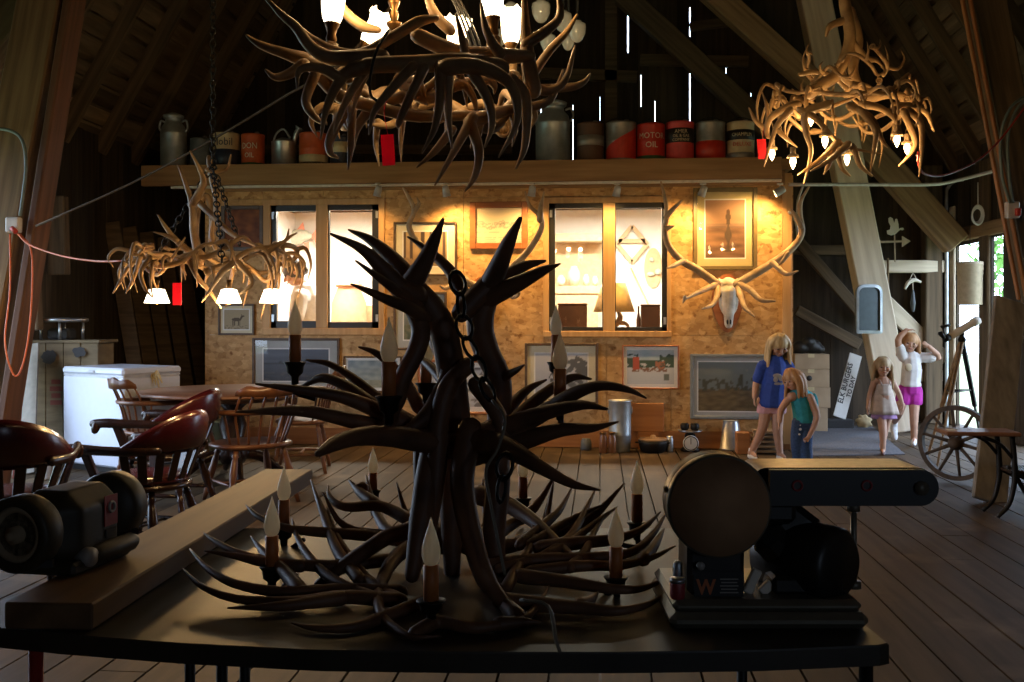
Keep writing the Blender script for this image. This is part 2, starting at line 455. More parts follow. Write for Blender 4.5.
o = MB(); a = PY(611, 60, YF - .06); o.box((a.x, YF - .07, 3.9), (.15, .12, 7.8)); tag(build('gable_post', o, M['timber_dark'], None, a), kind='structure')
# side walls with their openings
def side_wall(name, X, holes, sgn, lab):
    mb = MB(); cuts = sorted(set([YB, YF + .05] + [h for H_ in holes for h in H_[:2]]))
    for a, b in zip(cuts, cuts[1:]):
        h = [q for q in holes if q[0] <= a + 1e-6 and q[1] >= b - 1e-6]
        spans = [(0, EZ + .25)] if not h else [(0, h[0][2]), (h[0][3], EZ + .25)]
        n = max(1, round((b - a) / .24)); w = (b - a) / n
        for lo, hi in spans:
            if hi - lo < .02: continue
            for k in range(n):
                mb.box((X + sgn * .015 + gr.uniform(-.004, .004), a + (k + .5) * w, (lo + hi) / 2), (.03, w - .002, hi - lo))
    struct(name, mb, M['barn_boards_side'], lab, 'wall')
d1 = sorted((PX(957, 300, XR).y, PX(981, 300, XR).y)); d2 = sorted((PX(992, 300, XR).y, PX(1003, 300, XR).y))
DZ1 = PX(968, 244, XR).z; DZ2 = PX(998, 236, XR).z
D3 = (8.7, 10.25, 0, 2.4)
side_wall('wall_right', XR, [(d1[0], d1[1], 0, DZ1), (d2[0], d2[1], 0, DZ2), D3], 1, 'dark board side wall with the open doorway')
LW = (4.2, 7.8, .2, 2.4)
side_wall('wall_left', XL, [LW], -1, 'dark board side wall on the left')
bk = MB(); BW = (2.2, 2.85, 1.3, 1.95)
for a, b_, lo, hi in ((XL, BW[0], 0, 10.5), (BW[1], XR, 0, 10.5), (BW[0], BW[1], 0, BW[2]), (BW[0], BW[1], BW[3], 10.5)): bk.box(((a + b_) / 2, YB - .02, (lo + hi) / 2), (b_ - a, .04, hi - lo))
struct('wall_back', bk, M['barn_boards'], 'board wall at the near end of the barn', 'wall')
# ---------------------------------------------------------------- the boarded room with two windows
RXL, RXR = PY(208, 300, WY).x, PY(790, 300, WY).x
W1, W2 = wrect(263, 199, 385, 335), wrect(543, 197, 671, 337)
top = 2.64
osb = MB()
def sheets(x0, x1, z0, z1, cols=None):
    n = max(1, round((x1 - x0) / .8)) if cols is None else cols
    for k in range(n):
        a, b = x0 + (x1 - x0) * k / n, x0 + (x1 - x0) * (k + 1) / n
        osb.box(((a + b) / 2, WY + .02, (z0 + z1) / 2), (b - a - .004, .04, z1 - z0 - .003))
wz0, wz1 = min(W1[2], W2[2]), max(W1[3], W2[3])
zb = .14
for lo, hi in ((zb, W1[2]), (W1[2], W1[3]), (W1[3], top)):
    for a, b, win in ((RXL, W1[0], 0), (W1[0], W1[1], 1), (W1[1], W2[0], 0), (W2[0], W2[1], 1), (W2[1], RXR, 0)):
        if win and lo == W1[2]: continue
        sheets(a, b, lo, hi, 2 if win else None)
for a, b, lo, hi in ((RXL, W1[0], 0, top), (W1[1], W2[0], 0, top), (W2[1], RXR, 0, top), (W1[0], W1[1], 0, W1[2]), (W1[0], W1[1], W1[3], top), (W2[0], W2[1], 0, W2[2]), (W2[0], W2[1], W2[3], top)):
    osb.box(((a + b) / 2, WY + .06, (lo + hi) / 2), (b - a, .036, hi - lo))
osb.box(((RXL + RXR) / 2, WY + .06, zb / 2 + .02), (RXR - RXL, .06, .2))
struct('wall_partition', osb, M['osb'], 'warm tan strand board wall hung with pictures, between the two lit windows', 'wall')
bb = MB(); bb.box(((RXL + RXR) / 2, WY + .012, .09), (RXR - RXL, .03, .17), None, .004)
struct('baseboard_partition', bb, M['pine_red'], 'reddish board along the foot of the partition', 'baseboard')
cp = MB(); cp.box((RXR - .03, WY - .012, 1.36), (.09, .024, 2.6), None, .003); struct('trim_1', cp, M['pine_v'], 'upright corner board at the right end of the partition', 'trim')
rm = MB(); rm.box(((RXL + RXR) / 2, 12.55, 1.3), (RXR - RXL, .05, 2.64)); struct('wall_room', rm, M['room_white'], 'white rear wall inside the lit room', 'wall')
rl = MB(); rl.box((RXL + .03, (WY + 12.5) / 2 + .03, 1.3), (.05, 12.5 - WY, 2.6)); struct('wall_room_left', rl, M['room_white'])
rl = MB(); rl.box((RXR - .03, (WY + 12.5) / 2 + .03, 1.3), (.05, 12.5 - WY, 2.6)); struct('wall_room_right', rl, M['room_white'])
for sx_, nm in ((RXL - .015, 'wall_room_outer_left'), (RXR + .015, 'wall_room_outer_right')):
    rl = MB(); rl.box((sx_, (WY + 12.6) / 2, 1.32), (.03, 12.6 - WY, 2.64)); struct(nm, rl, M['osb'])
# loft deck over the room
SX0 = PY(141, 170, 9.62).x; SX1 = PY(782, 170, 9.62).x
LZ = PY(460, 163, 9.7).z
dk = MB(); dk.box(((SX0 + RXR) / 2, (9.7 + YF) / 2, LZ - .05), (RXR - SX0, YF - 9.7, .1)); dk.box(((RXL + RXR) / 2, (WY + 12.6) / 2 + .05, top + .01), (RXR - RXL - .02, 12.6 - WY, .03))
struct('ceiling_room', dk, M['pine'], 'board deck of the loft over the lit room', 'loft deck')
fz0 = PY(460, 181.5, 9.62).z
fa = MB(); fa.box(((SX0 + SX1) / 2, 9.65, (LZ + fz0) / 2), (SX1 - SX0, .06, LZ - fz0 + .012), None, .004); struct('trim_2', fa, M['pine'], 'long pine fascia board along the edge of the loft', 'trim')
mat_plain('white_paint', (.62, .6, .55), .5)
st = MB(); st.box(((SX0 + SX1) / 2 + .15, 9.66, fz0 - .022), (SX1 - SX0 - .3, .05, .022)); struct('trim_3', st, M['white_paint'], 'thin white strip under the fascia board', 'trim')
hd = MB(); hd.box(((RXL + RXR) / 2, WY - .014, (W1[3] + fz0) / 2 + .1), (RXR - RXL - .1, .024, .17), None, .003); struct('trim_4', hd, M['pine'], 'pine header board above the windows', 'trim')
def window(nm, outer, sash, mull, panes, lab):
    w = thing(nm, lab, 'window', ((outer[0] + outer[1]) / 2, WY, outer[2])); w['kind'] = 'structure'
    c = MB(); x0, x1, z0, z1 = outer; s0, s1, sz0, sz1 = sash
    c.box(((x0 + s0) / 2, WY + .01, (z0 + z1) / 2), (s0 - x0, .07, z1 - z0), None, .004); c.box(((x1 + s1) / 2, WY + .01, (z0 + z1) / 2), (x1 - s1, .07, z1 - z0), None, .004)
    c.box(((x0 + x1) / 2, WY + .01, (sz1 + z1) / 2), (x1 - x0, .068, z1 - sz1), None, .004); c.box(((x0 + x1) / 2, WY + .005, (sz0 + z0) / 2), (x1 - x0, .085, sz0 - z0), None, .004)
    build('casing', c, M['pine_v'], w)
    m0, m1 = mull; mb = MB(); mb.box(((m0 + m1) / 2, WY + .012, (sz0 + sz1) / 2), (m1 - m0, .075, sz1 - sz0), None, .004); build('mullion', mb, M['pine_v'], w)
    for k, (a, b, zlo, zhi) in enumerate(panes):
        u0, u1 = (s0, m0) if k == 0 else (m1, s1)
        fr = MB()
        fr.box(((u0 + a) / 2, WY + .03, (sz0 + sz1) / 2), (max(a - u0, .012), .05, sz1 - sz0)); fr.box(((u1 + b) / 2, WY + .03, (sz0 + sz1) / 2), (max(u1 - b, .012), .05, sz1 - sz0))
        fr.box(((u0 + u1) / 2, WY + .03, (sz0 + zlo) / 2), (u1 - u0, .05, zlo - sz0)); fr.box(((u0 + u1) / 2, WY + .03, (sz1 + zhi) / 2), (u1 - u0, .05, sz1 - zhi))
        sh = build('sash', fr, M['black_sash'], w)
        gl = MB(); gl.box(((a + b) / 2, WY + .035, (zlo + zhi) / 2), (b - a, .004, zhi - zlo)); build('pane', gl, M['pane_glass'], sh)
        hg = MB()
        for zz in (sz0 + .1, sz1 - .1): hg.box(((u0 + .02) if k == 0 else (u1 - .02), WY + .002, zz), (.025, .02, .07))
        build('hinge', hg, M['steel'], sh)
def wx(px): return PY(px, 270, WY).x
w1 = window('window_1', W1, wrect(271, 205, 379, 328), (wx(316.5), wx(328)), [wrect(276, 211, 316, 321)[:4], wrect(328.5, 210, 372, 322)[:4]], 'lit double window left of the middle of the partition, a man behind its left pane')
w2 = window('window_2', W2, wrect(549, 203, 667, 331), (wx(603), wx(615)), [wrect(555, 208, 602.5, 327)[:4], wrect(615.5, 208, 662, 327)[:4]], 'lit double window right of the middle of the partition, a lampshade behind it')
# ---------------------------------------------------------------- heavy timbers
mat_noise('timber_post', (.11, .06, .027), (.22, .135, .065), (1.2, 22, 22), .8, bump=.3)
mat_noise('timber_red', (.06, .025, .012), (.13, .055, .028), (1.2, 20, 20), .7, bump=.2)
def timber(name, a, b, w, h, mt, up=(0, 1, 0), lab=None, kind='structure', bev=.012):
    a, b = V(a), V(b); d = b - a; L = d.length; d.normalize()
    u = V(up) - d * V(up).dot(d); u.normalize()
    mb = MB(); mb.box((L / 2, 0, 0), (L, w, h), None, bev)
    o = build(name, mb, M[mt]); mm = Matrix((d, u.cross(d), u)).transposed().to_4x4(); mm.translation = a; o.matrix_world = mm
    if kind: o['kind'] = kind
    if lab: o['label'] = lab
    return o
pl_d = 6.85
timber('barn_post', P(-43, 500, pl_d), P(78.6, -160, pl_d), .3, .28, 'timber_post', lab='leaning squared barn post on the left edge')
timber('barn_post', P(-4, 500, pl_d - .1), P(100, -160, pl_d - .1), .06, .2, 'timber_red', lab='narrow reddish board beside the left leaning post')
timber('barn_brace', P(-60, 110, pl_d + .3), P(70, -50, pl_d + .3), .22, .2, 'timber_post', lab='brace joining the left leaning post')
pr_d = 8.2
timber('barn_post', P(1075.5, 473, pr_d), P(962, -120, pr_d), .27, .2, 'timber_dark', lab='dark leaning post on the right edge')
for (x0, x1, mt) in ((1019, 951, 'pine_red'), (1027, 959, 'pine_red')):
    timber('post_board', P(x0, 300, pr_d - .16), P(x1, -60, pr_d - .16), .035, .03, mt, lab='thin orange board on the right leaning post')
pb = PZ(899, 431)
pd = (pb - CAM).dot(CF)
timber('barn_post', pb, P(806, -40, pd), .33, .26, 'timber_pale', lab='broad pale leaning post behind the children')
timber('barn_brace', P(700, -18, pd - .3), P(822, 92, pd - .3), .25, .2, 'timber', lab='brace rising left from the pale post')
timber('barn_brace', P(622, -6, 12.1), P(772, 133, 12.1), .26, .16, 'timber_dark', lab='dark diagonal brace in front of the gable')
timber('barn_brace', P(842, 118, 11.4), P(956, 244, 11.4), .3, .2, 'timber', lab='bolted brace coming down to the doorway corner')
timber('barn_rail', P(868, 266.5, 12.0), P(943, 266.5, 12.0), .15, .1, 'timber_pale', lab='pale horizontal rail behind the weather vane')
timber('barn_rail', P(880, 298, 12.1), P(945, 361, 12.1), .2, .06, 'timber_pale', lab='pale diagonal board behind the arms of the girl in pink shorts')
timber('barn_rail', P(900, 375.5, 12.1), P(942, 375.5, 12.1), .15, .08, 'timber_pale', lab='short pale rail beside the girl in pink shorts')
timber('corner_post', (3.98, 12.45, 0), (3.98, 12.45, 3.1), .2, .2, 'timber_dark', up=(0, 1, 0))
jx = PX(953.5, 300, XR - .06)
timber('door_jamb', (XR - .02, d1[1] + .09, 0), (XR - .02, d1[1] + .09, 2.6), .03, .16, 'timber_pale', up=(0, 1, 0), lab='pale jamb of the open doorway')
jy = (d1[0] + d2[1]) / 2
timber('door_post', (XR - .01, jy, 0), (XR - .01, jy, 3), .05, (d1[0] - d2[1]) * .9, 'timber_dark', up=(0, 1, 0), lab='dark post between the two openings of the doorway')
timber('door_lintel', (XR - .02, d2[0] - .2, DZ1 + .12), (XR - .02, d1[1] + .25, DZ1 + .12), .04, .16, 'timber', up=(0, 0, 1))
timber('tie_beam', (-4.0, 5.4, 5.3), (3.0, 5.4, 5.3), .2, .2, 'timber_dark')
timber('wall_plate', (XL + .12, 3.5, EZ - .1), (XL + .12, YF, EZ - .1), .2, .2, 'timber_dark')
timber('wall_plate', (XR - .12, 3.5, EZ - .1), (XR - .12, YF, EZ - .1), .2, .2, 'timber_dark')
timber('barn_rail', PY(790, 250, 12.55), PY(880, 250, 12.55), .12, .1, 'timber_dark')
timber('barn_rail', PY(790, 232, 12.5), PY(868, 322, 12.5), .14, .08, 'timber_dark')
timber('barn_rail', PY(796, 310, 12.5), PY(860, 345, 12.5), .14, .08, 'timber_dark')
timber('hanging_board', PX(57, 196, -5.0), PX(59, 275, -5.0), .18, .1, 'timber_dark', up=(0, 1, 0), lab='upright board fixed to the dark left wall')
timber('hanging_board', PX(24, 190, -4.9), PX(30, 330, -4.9), .2, .1, 'timber_dark', up=(0, 1, 0))
# ---------------------------------------------------------------- camera, world and light
cd = bpy.data.cameras.new('camera'); co = bpy.data.objects.new('camera', cd); COL.objects.link(co)
cd.sensor_fit = 'HORIZONTAL'; cd.sensor_width = 36; cd.lens = 36 * FPX / 1024; cd.shift_y = (HOR - 341) / 1024
cd.clip_start = .05; cd.clip_end = 200
co.location = CAM; co.rotation_euler = (PI / 2, 0, TH); SC.camera = co
cd.dof.use_dof = False
SC.view_settings.view_transform = 'Standard'; SC.view_settings.look = 'None'; SC.view_settings.gamma = 1; SC.view_settings.use_curve_mapping = False
SC.view_settings.exposure = 0.0
wd = bpy.data.worlds.new('world'); SC.world = wd; wd.use_nodes = True
bg = wd.node_tree.nodes['Background']; bg.inputs['Color'].default_value = (.62, .77, 1.0, 1); bg.inputs['Strength'].default_value = 9.5
def portal(loc, rot, sx, sy):
    l = bpy.data.lights.new('daylight_portal', 'AREA'); l.shape = 'RECTANGLE'; l.size = sx; l.size_y = sy; l.cycles.is_portal = True
    o = bpy.data.objects.new('daylight_portal', l); COL.objects.link(o); o.location = loc; o.rotation_euler = rot
portal((XL - .06, (LW[0] + LW[1]) / 2, (LW[2] + LW[3]) / 2), (0, -PI / 2, 0), LW[3] - LW[2], LW[1] - LW[0])
portal(((BW[0] + BW[1]) / 2, YB - .08, (BW[2] + BW[3]) / 2), (PI / 2, 0, 0), BW[1] - BW[0], BW[3] - BW[2])
portal((XR + .06, (d1[0] + d1[1]) / 2, DZ1 / 2), (0, PI / 2, 0), DZ1, d1[1] - d1[0])
portal((XR + .06, (D3[0] + D3[1]) / 2, D3[3] / 2), (0, PI / 2, 0), D3[3], D3[1] - D3[0])
portal((XR + .06, (d2[0] + d2[1]) / 2, DZ2 / 2), (0, PI / 2, 0), DZ2, d2[1] - d2[0])
def lamp(kind, loc, power, col, size=.02, target=None, angle=None, blend=.6, parent=None, name='lamp_light'):
    l = bpy.data.lights.new(name, kind); l.energy = power; l.color = col
    if kind in ('POINT', 'SPOT'): l.shadow_soft_size = size
    if kind == 'AREA': l.size = size
    if kind == 'SPOT': l.spot_size = angle; l.spot_blend = blend
    o = bpy.data.objects.new(name, l); COL.objects.link(o)
    o.location = V(loc)
    if target is not None: o.rotation_euler = (V(target) - V(loc)).to_track_quat('-Z', 'Y').to_euler()
    if parent is not None:
        o.parent = parent; o.location = V(loc) - wloc(parent)
    return o
WARM = (1.0, .58, .19)
try:
    SC.cycles.use_denoising = True
    SC.cycles.max_bounces = 8; SC.cycles.sample_clamp_indirect = 6.0; SC.cycles.use_light_tree = True
    SC.cycles.caustics_reflective = False; SC.cycles.caustics_refractive = False
except Exception: pass
# ================================================================ antler chandeliers
def trace(mb, pts, r0, r1, d, d1=None, n=8, sub=5, flat=1.0):
    """one antler limb through pixel points at depth d (d1 at its last point)"""
    if callable(d): ds = [d(p[0], p[1]) for p in pts]
    else:
        e = d if d1 is None else d1
        ds = [d + (e - d) * i / max(1, len(pts) - 1) for i in range(len(pts))]
    q = [P(p[0], p[1], k) for p, k in zip(pts, ds)]
    m = len(pts); rs = []
    for i in range(m):
        t = i / (m - 1)
        rs.append((r0 + (r1 - r0) * t ** 1.3) * ds[i] / FPX)
    rs[-1] = max(rs[-1] * .6, .0012)
    mb.tube(q, rs, n, sub, True, flat, round_ends=True)
def ring_antler(C, R, a0, span, z, seed, down=1.0, r=.017, tl=.2, nt=5, flare=.25, sgn=1):
    rr = random.Random(seed); mb = MB(); C = V(C); pts = []
    for i in range(6):
        t = i / 5; a = a0 + sgn * span * t
        rad = R * (1 + .10 * math.sin(t * PI) + flare * max(0, t - .7)) + rr.uniform(-.02, .02)
        pts.append(C + V((math.cos(a) * rad, math.sin(a) * rad, z + .06 * math.sin(t * PI * 1.5 + seed) + rr.uniform(-.03, .03) + (.07 * max(0, t - .75) * 4 * rr.uniform(-.4, 1)))))
    rs = [r * k for k in (1.25, 1.05, 1.0, .95, .75, .3)]
    mb.tube(pts, rs, 8, 4, True)
    mb.torus(pts[0], r * 1.25, r * .35, axis_mat(pts[1] - pts[0]), 12, 6)
    for k in range(nt):
        t = min(.97, max(.03, .05 + .86 * k / max(1, nt - 1) + rr.uniform(-.07, .07))); s = t * 5; i = min(4, int(s)); p = pts[i].lerp(pts[i + 1], s - i)
        rad = (p - C); rad.z = 0; rad.normalize(); tan = V((-rad.y, rad.x, 0)) * sgn
        L = tl * rr.uniform(.5, 1.3); o = rr.uniform(.0, .75); dn = down * rr.uniform(.35, 1.15); tg = rr.uniform(-.3, 1.0)
        p1 = p + (rad * o + tan * tg * .6 + V((0, 0, .12 * down))) * L * .45
        p2 = p1 + (rad * o * .5 + tan * tg * .4 - V((0, 0, dn * .8))) * L * .5
        p3 = p2 + (-rad * .22 + tan * tg * .2 - V((0, 0, dn))) * L * .45
        mb.tube([p, p1, p2, p3], [r * .95, r * .78, r * .55, r * .1], 7, 4, True)
    return mb
def chain_mb(a, b, link=.042, r=.0034, n0=None, sag=0.0):
    mb = MB(); a, b = V(a), V(b); L = (b - a).length; n = max(2, int(L / (link * .72)))
    for i in range(n):
        t = (i + .5) / n; p = a.lerp(b, t) - V((0, 0, sag * math.sin(PI * t)))
        d = (b - a).normalized(); q = axis_mat(d)
        rot = q @ Matrix.Rotation(PI / 2 * (i % 2), 3, 'Z') @ Matrix.Rotation(PI / 2, 3, 'X')
        mb.torus(p, link * .32, r, rot, 12, 5)
        vs = mb.v[-60:]
        for k in range(60):
            v = mb.v[-60 + k]; w = v - p; mb.v[-60 + k] = v + d * w.dot(d) * .45
    return mb
def candle_bulb(px, py0, py1, d, parent, lit=False):
    """unlit flame-tip bulb: tip at py0, widest low, foot at py1"""
    z0, z1 = P(px, py1, d), P(px, py0, d); h = z1.z - z0.z; w = h * .2
    mb = MB(); mb.lathe([(w * .55, 0), (w * .8, h * .07), (w * 1.0, h * .2), (w * .98, h * .34), (w * .78, h * .52), (w * .5, h * .7), (w * .24, h * .85), (w * .1, h * .95), (.0005, h)], z0, None, 16)
    return mb, z0, w, h
# ---------------------------------------------------------------- the chandelier standing on the bench
FGC = V((P(470, 400, 1.95).x, P(470, 400, 1.95).y, .77))
fg = thing('antler_chandelier', 'dark unlit antler chandelier with candle bulbs standing on the workbench in the foreground', 'chandelier', FGC)
def antler_part(parent, mt, curves, name='antler', base=None):
    mb = MB()
    for c in curves: trace(mb, *c)
    return build(name, mb, M[mt], parent)
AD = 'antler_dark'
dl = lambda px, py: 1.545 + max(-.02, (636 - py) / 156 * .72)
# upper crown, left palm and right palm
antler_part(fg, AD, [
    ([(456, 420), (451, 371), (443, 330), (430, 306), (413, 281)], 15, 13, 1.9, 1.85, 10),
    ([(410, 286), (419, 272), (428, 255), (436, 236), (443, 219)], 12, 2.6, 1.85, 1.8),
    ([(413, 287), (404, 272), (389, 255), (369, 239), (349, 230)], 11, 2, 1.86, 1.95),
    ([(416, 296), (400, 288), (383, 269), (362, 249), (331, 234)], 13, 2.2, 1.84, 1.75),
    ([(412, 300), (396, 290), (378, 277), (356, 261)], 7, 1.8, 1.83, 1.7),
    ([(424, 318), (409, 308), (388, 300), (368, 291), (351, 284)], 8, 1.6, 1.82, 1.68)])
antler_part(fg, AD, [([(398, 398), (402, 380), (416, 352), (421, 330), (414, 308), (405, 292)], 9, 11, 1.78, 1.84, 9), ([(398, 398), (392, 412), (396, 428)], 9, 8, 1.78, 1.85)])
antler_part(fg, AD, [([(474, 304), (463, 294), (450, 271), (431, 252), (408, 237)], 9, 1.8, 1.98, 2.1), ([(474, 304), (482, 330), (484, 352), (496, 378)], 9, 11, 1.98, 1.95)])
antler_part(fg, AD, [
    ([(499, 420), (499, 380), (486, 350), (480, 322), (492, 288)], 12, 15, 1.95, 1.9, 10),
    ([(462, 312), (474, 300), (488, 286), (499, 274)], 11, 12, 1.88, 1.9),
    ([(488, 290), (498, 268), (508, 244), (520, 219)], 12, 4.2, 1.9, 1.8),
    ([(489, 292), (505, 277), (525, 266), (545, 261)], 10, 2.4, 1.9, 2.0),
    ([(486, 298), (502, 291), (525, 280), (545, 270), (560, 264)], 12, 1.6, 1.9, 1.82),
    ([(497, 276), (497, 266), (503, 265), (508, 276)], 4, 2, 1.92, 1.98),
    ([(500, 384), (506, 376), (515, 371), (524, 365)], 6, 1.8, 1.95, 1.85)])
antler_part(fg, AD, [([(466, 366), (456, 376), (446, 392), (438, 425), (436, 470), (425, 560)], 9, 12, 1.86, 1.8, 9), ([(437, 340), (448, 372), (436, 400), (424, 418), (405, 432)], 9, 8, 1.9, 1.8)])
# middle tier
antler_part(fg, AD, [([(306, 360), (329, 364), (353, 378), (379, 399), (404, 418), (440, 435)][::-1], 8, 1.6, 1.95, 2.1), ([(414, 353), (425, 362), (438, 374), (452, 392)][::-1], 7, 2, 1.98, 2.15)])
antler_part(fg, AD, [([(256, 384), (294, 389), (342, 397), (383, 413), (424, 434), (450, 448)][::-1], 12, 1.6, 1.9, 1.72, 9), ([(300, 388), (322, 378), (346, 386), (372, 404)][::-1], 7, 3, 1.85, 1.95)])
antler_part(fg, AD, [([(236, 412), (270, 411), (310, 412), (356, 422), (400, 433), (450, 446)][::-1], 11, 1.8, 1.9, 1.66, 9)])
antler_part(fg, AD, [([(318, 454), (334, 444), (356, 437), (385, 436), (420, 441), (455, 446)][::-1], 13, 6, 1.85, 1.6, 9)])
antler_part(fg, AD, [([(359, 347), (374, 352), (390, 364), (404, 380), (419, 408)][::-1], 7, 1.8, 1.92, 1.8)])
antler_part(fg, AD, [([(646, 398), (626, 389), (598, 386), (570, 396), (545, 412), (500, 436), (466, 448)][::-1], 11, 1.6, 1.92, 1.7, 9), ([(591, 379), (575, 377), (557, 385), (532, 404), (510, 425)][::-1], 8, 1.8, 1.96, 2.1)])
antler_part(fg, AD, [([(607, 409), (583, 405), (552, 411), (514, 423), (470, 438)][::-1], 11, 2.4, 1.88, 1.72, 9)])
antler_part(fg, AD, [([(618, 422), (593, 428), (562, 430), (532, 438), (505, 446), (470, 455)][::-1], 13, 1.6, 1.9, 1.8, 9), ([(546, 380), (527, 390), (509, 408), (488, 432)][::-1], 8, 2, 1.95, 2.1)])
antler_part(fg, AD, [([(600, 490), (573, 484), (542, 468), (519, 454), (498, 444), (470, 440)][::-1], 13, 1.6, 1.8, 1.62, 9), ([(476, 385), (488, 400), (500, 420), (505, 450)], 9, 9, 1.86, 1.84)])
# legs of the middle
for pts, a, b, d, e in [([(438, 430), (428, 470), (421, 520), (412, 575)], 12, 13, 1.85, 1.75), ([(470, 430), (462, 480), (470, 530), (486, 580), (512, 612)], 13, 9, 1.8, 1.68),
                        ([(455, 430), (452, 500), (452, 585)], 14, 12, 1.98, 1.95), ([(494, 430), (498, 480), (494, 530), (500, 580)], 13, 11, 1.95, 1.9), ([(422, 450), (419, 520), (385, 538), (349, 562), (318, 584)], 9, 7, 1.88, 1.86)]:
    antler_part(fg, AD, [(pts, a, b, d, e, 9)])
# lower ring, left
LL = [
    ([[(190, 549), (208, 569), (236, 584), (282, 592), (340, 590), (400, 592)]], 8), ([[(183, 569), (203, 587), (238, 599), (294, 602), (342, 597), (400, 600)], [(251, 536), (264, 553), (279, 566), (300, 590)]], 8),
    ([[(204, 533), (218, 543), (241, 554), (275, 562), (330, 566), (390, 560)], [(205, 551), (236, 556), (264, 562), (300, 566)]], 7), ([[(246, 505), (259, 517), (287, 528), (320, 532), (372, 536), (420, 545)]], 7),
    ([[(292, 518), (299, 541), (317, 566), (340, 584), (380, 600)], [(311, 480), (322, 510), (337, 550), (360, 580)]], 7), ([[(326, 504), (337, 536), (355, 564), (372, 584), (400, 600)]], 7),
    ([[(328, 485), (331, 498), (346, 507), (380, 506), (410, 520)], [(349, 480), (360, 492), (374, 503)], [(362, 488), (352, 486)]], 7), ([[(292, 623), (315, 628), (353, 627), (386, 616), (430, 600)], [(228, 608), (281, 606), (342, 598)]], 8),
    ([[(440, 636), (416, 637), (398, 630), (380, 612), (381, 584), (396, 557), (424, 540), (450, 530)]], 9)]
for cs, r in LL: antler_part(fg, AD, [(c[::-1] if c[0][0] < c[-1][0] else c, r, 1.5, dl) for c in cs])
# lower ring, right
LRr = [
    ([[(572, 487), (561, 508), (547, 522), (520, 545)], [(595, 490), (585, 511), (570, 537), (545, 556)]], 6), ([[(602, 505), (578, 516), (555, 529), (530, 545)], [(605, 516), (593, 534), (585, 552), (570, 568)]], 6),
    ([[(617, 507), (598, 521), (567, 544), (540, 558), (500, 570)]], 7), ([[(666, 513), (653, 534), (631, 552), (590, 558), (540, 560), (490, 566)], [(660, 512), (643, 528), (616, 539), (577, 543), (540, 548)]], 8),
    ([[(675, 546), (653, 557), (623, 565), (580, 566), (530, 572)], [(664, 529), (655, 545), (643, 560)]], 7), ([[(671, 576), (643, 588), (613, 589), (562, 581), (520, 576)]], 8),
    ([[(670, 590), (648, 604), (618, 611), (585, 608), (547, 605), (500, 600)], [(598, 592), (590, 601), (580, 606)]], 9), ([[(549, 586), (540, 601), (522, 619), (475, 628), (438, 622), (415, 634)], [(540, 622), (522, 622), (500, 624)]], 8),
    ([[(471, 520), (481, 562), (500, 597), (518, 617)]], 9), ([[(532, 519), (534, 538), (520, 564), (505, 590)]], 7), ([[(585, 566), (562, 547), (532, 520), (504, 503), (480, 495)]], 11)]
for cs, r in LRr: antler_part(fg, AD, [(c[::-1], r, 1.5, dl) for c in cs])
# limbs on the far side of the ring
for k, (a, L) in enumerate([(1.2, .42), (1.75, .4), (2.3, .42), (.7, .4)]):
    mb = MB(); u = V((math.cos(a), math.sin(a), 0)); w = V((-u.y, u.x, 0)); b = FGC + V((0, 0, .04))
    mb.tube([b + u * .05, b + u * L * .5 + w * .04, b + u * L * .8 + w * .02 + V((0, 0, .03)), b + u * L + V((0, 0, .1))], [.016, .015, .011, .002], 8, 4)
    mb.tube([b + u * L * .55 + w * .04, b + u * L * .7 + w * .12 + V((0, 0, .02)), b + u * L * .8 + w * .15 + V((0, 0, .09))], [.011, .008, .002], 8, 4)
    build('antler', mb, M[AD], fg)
mat_plain('candle_cup', (.02, .016, .012), .45, .6)
for px, y0, y1, y2, y3, d in [(295, 299, 335, 362, 384, 2.0), (389, 317, 362, 396, 424, 1.76), (426, 328, 363, 383, 402, 2.2), (556, 305, 335, 362, 380, 2.25), (560, 331, 369, 399, 420, 1.86),
                              (284, 466, 500, 528, 546, 2.2), (272, 496, 536, 566, 590, 1.87), (431, 517, 565, 600, 622, 1.6), (373, 447, 473, 490, 508, 2.42), (523, 449, 477, 498, 516, 2.4), (637, 460, 494, 522, 540, 2.15), (616, 507, 547, 577, 594, 1.8)]:
    b, z0, w, h = candle_bulb(px, y0, y1, d, fg)
    zt, zb_ = z0, P(px, y2, d); foot = P(px, y3, d)
    sl = MB(); sl.lathe([(w * .82, 0), (w * .82, (zt - zb_).z), (w * .55, (zt - zb_).z + .001)], zb_, None, 16); s = build('candle_sleeve', sl, M['sleeve'], fg, label='orange brown candle sleeve')
    build('bulb', b, M['bulb_frost'], s, label='unlit frosted flame bulb')
    cu = MB(); hh = (zb_ - foot).z; cu.lathe([(w * .5, 0), (w * .55, hh * .35), (w * 1.1, hh * .5), (w * 1.2, hh * .8), (w * 1.55, hh * .97), (w * 1.55, hh), (w * .9, hh * 1.02)], foot, None, 16)
    ang = V((FGC.x - foot.x, FGC.y - foot.y, 0)); L = ang.length; zb2 = max(.79, foot.z - .03)
    cu.tube([foot + V((0, 0, .01)), foot + V((0, 0, -.015)), V((foot.x, foot.y, zb2)) + ang * .12], [w * .4, w * .45, w * .35], 7, 3)
    build('drip_cup', cu, M['candle_cup'], s)
ch = chain_mb(P(456, 272, 1.8), P(466, 338, 1.76), .048, .0032); cc = chain_mb(P(466, 338, 1.76), P(492, 400, 1.72), .048, .0032); ch.add(cc.v, cc.f, True)
build('chain', ch, M['iron'], fg); build('chain', chain_mb(P(506, 455, 1.7), P(500, 500, 1.68), .048, .0032), M['iron'], fg)
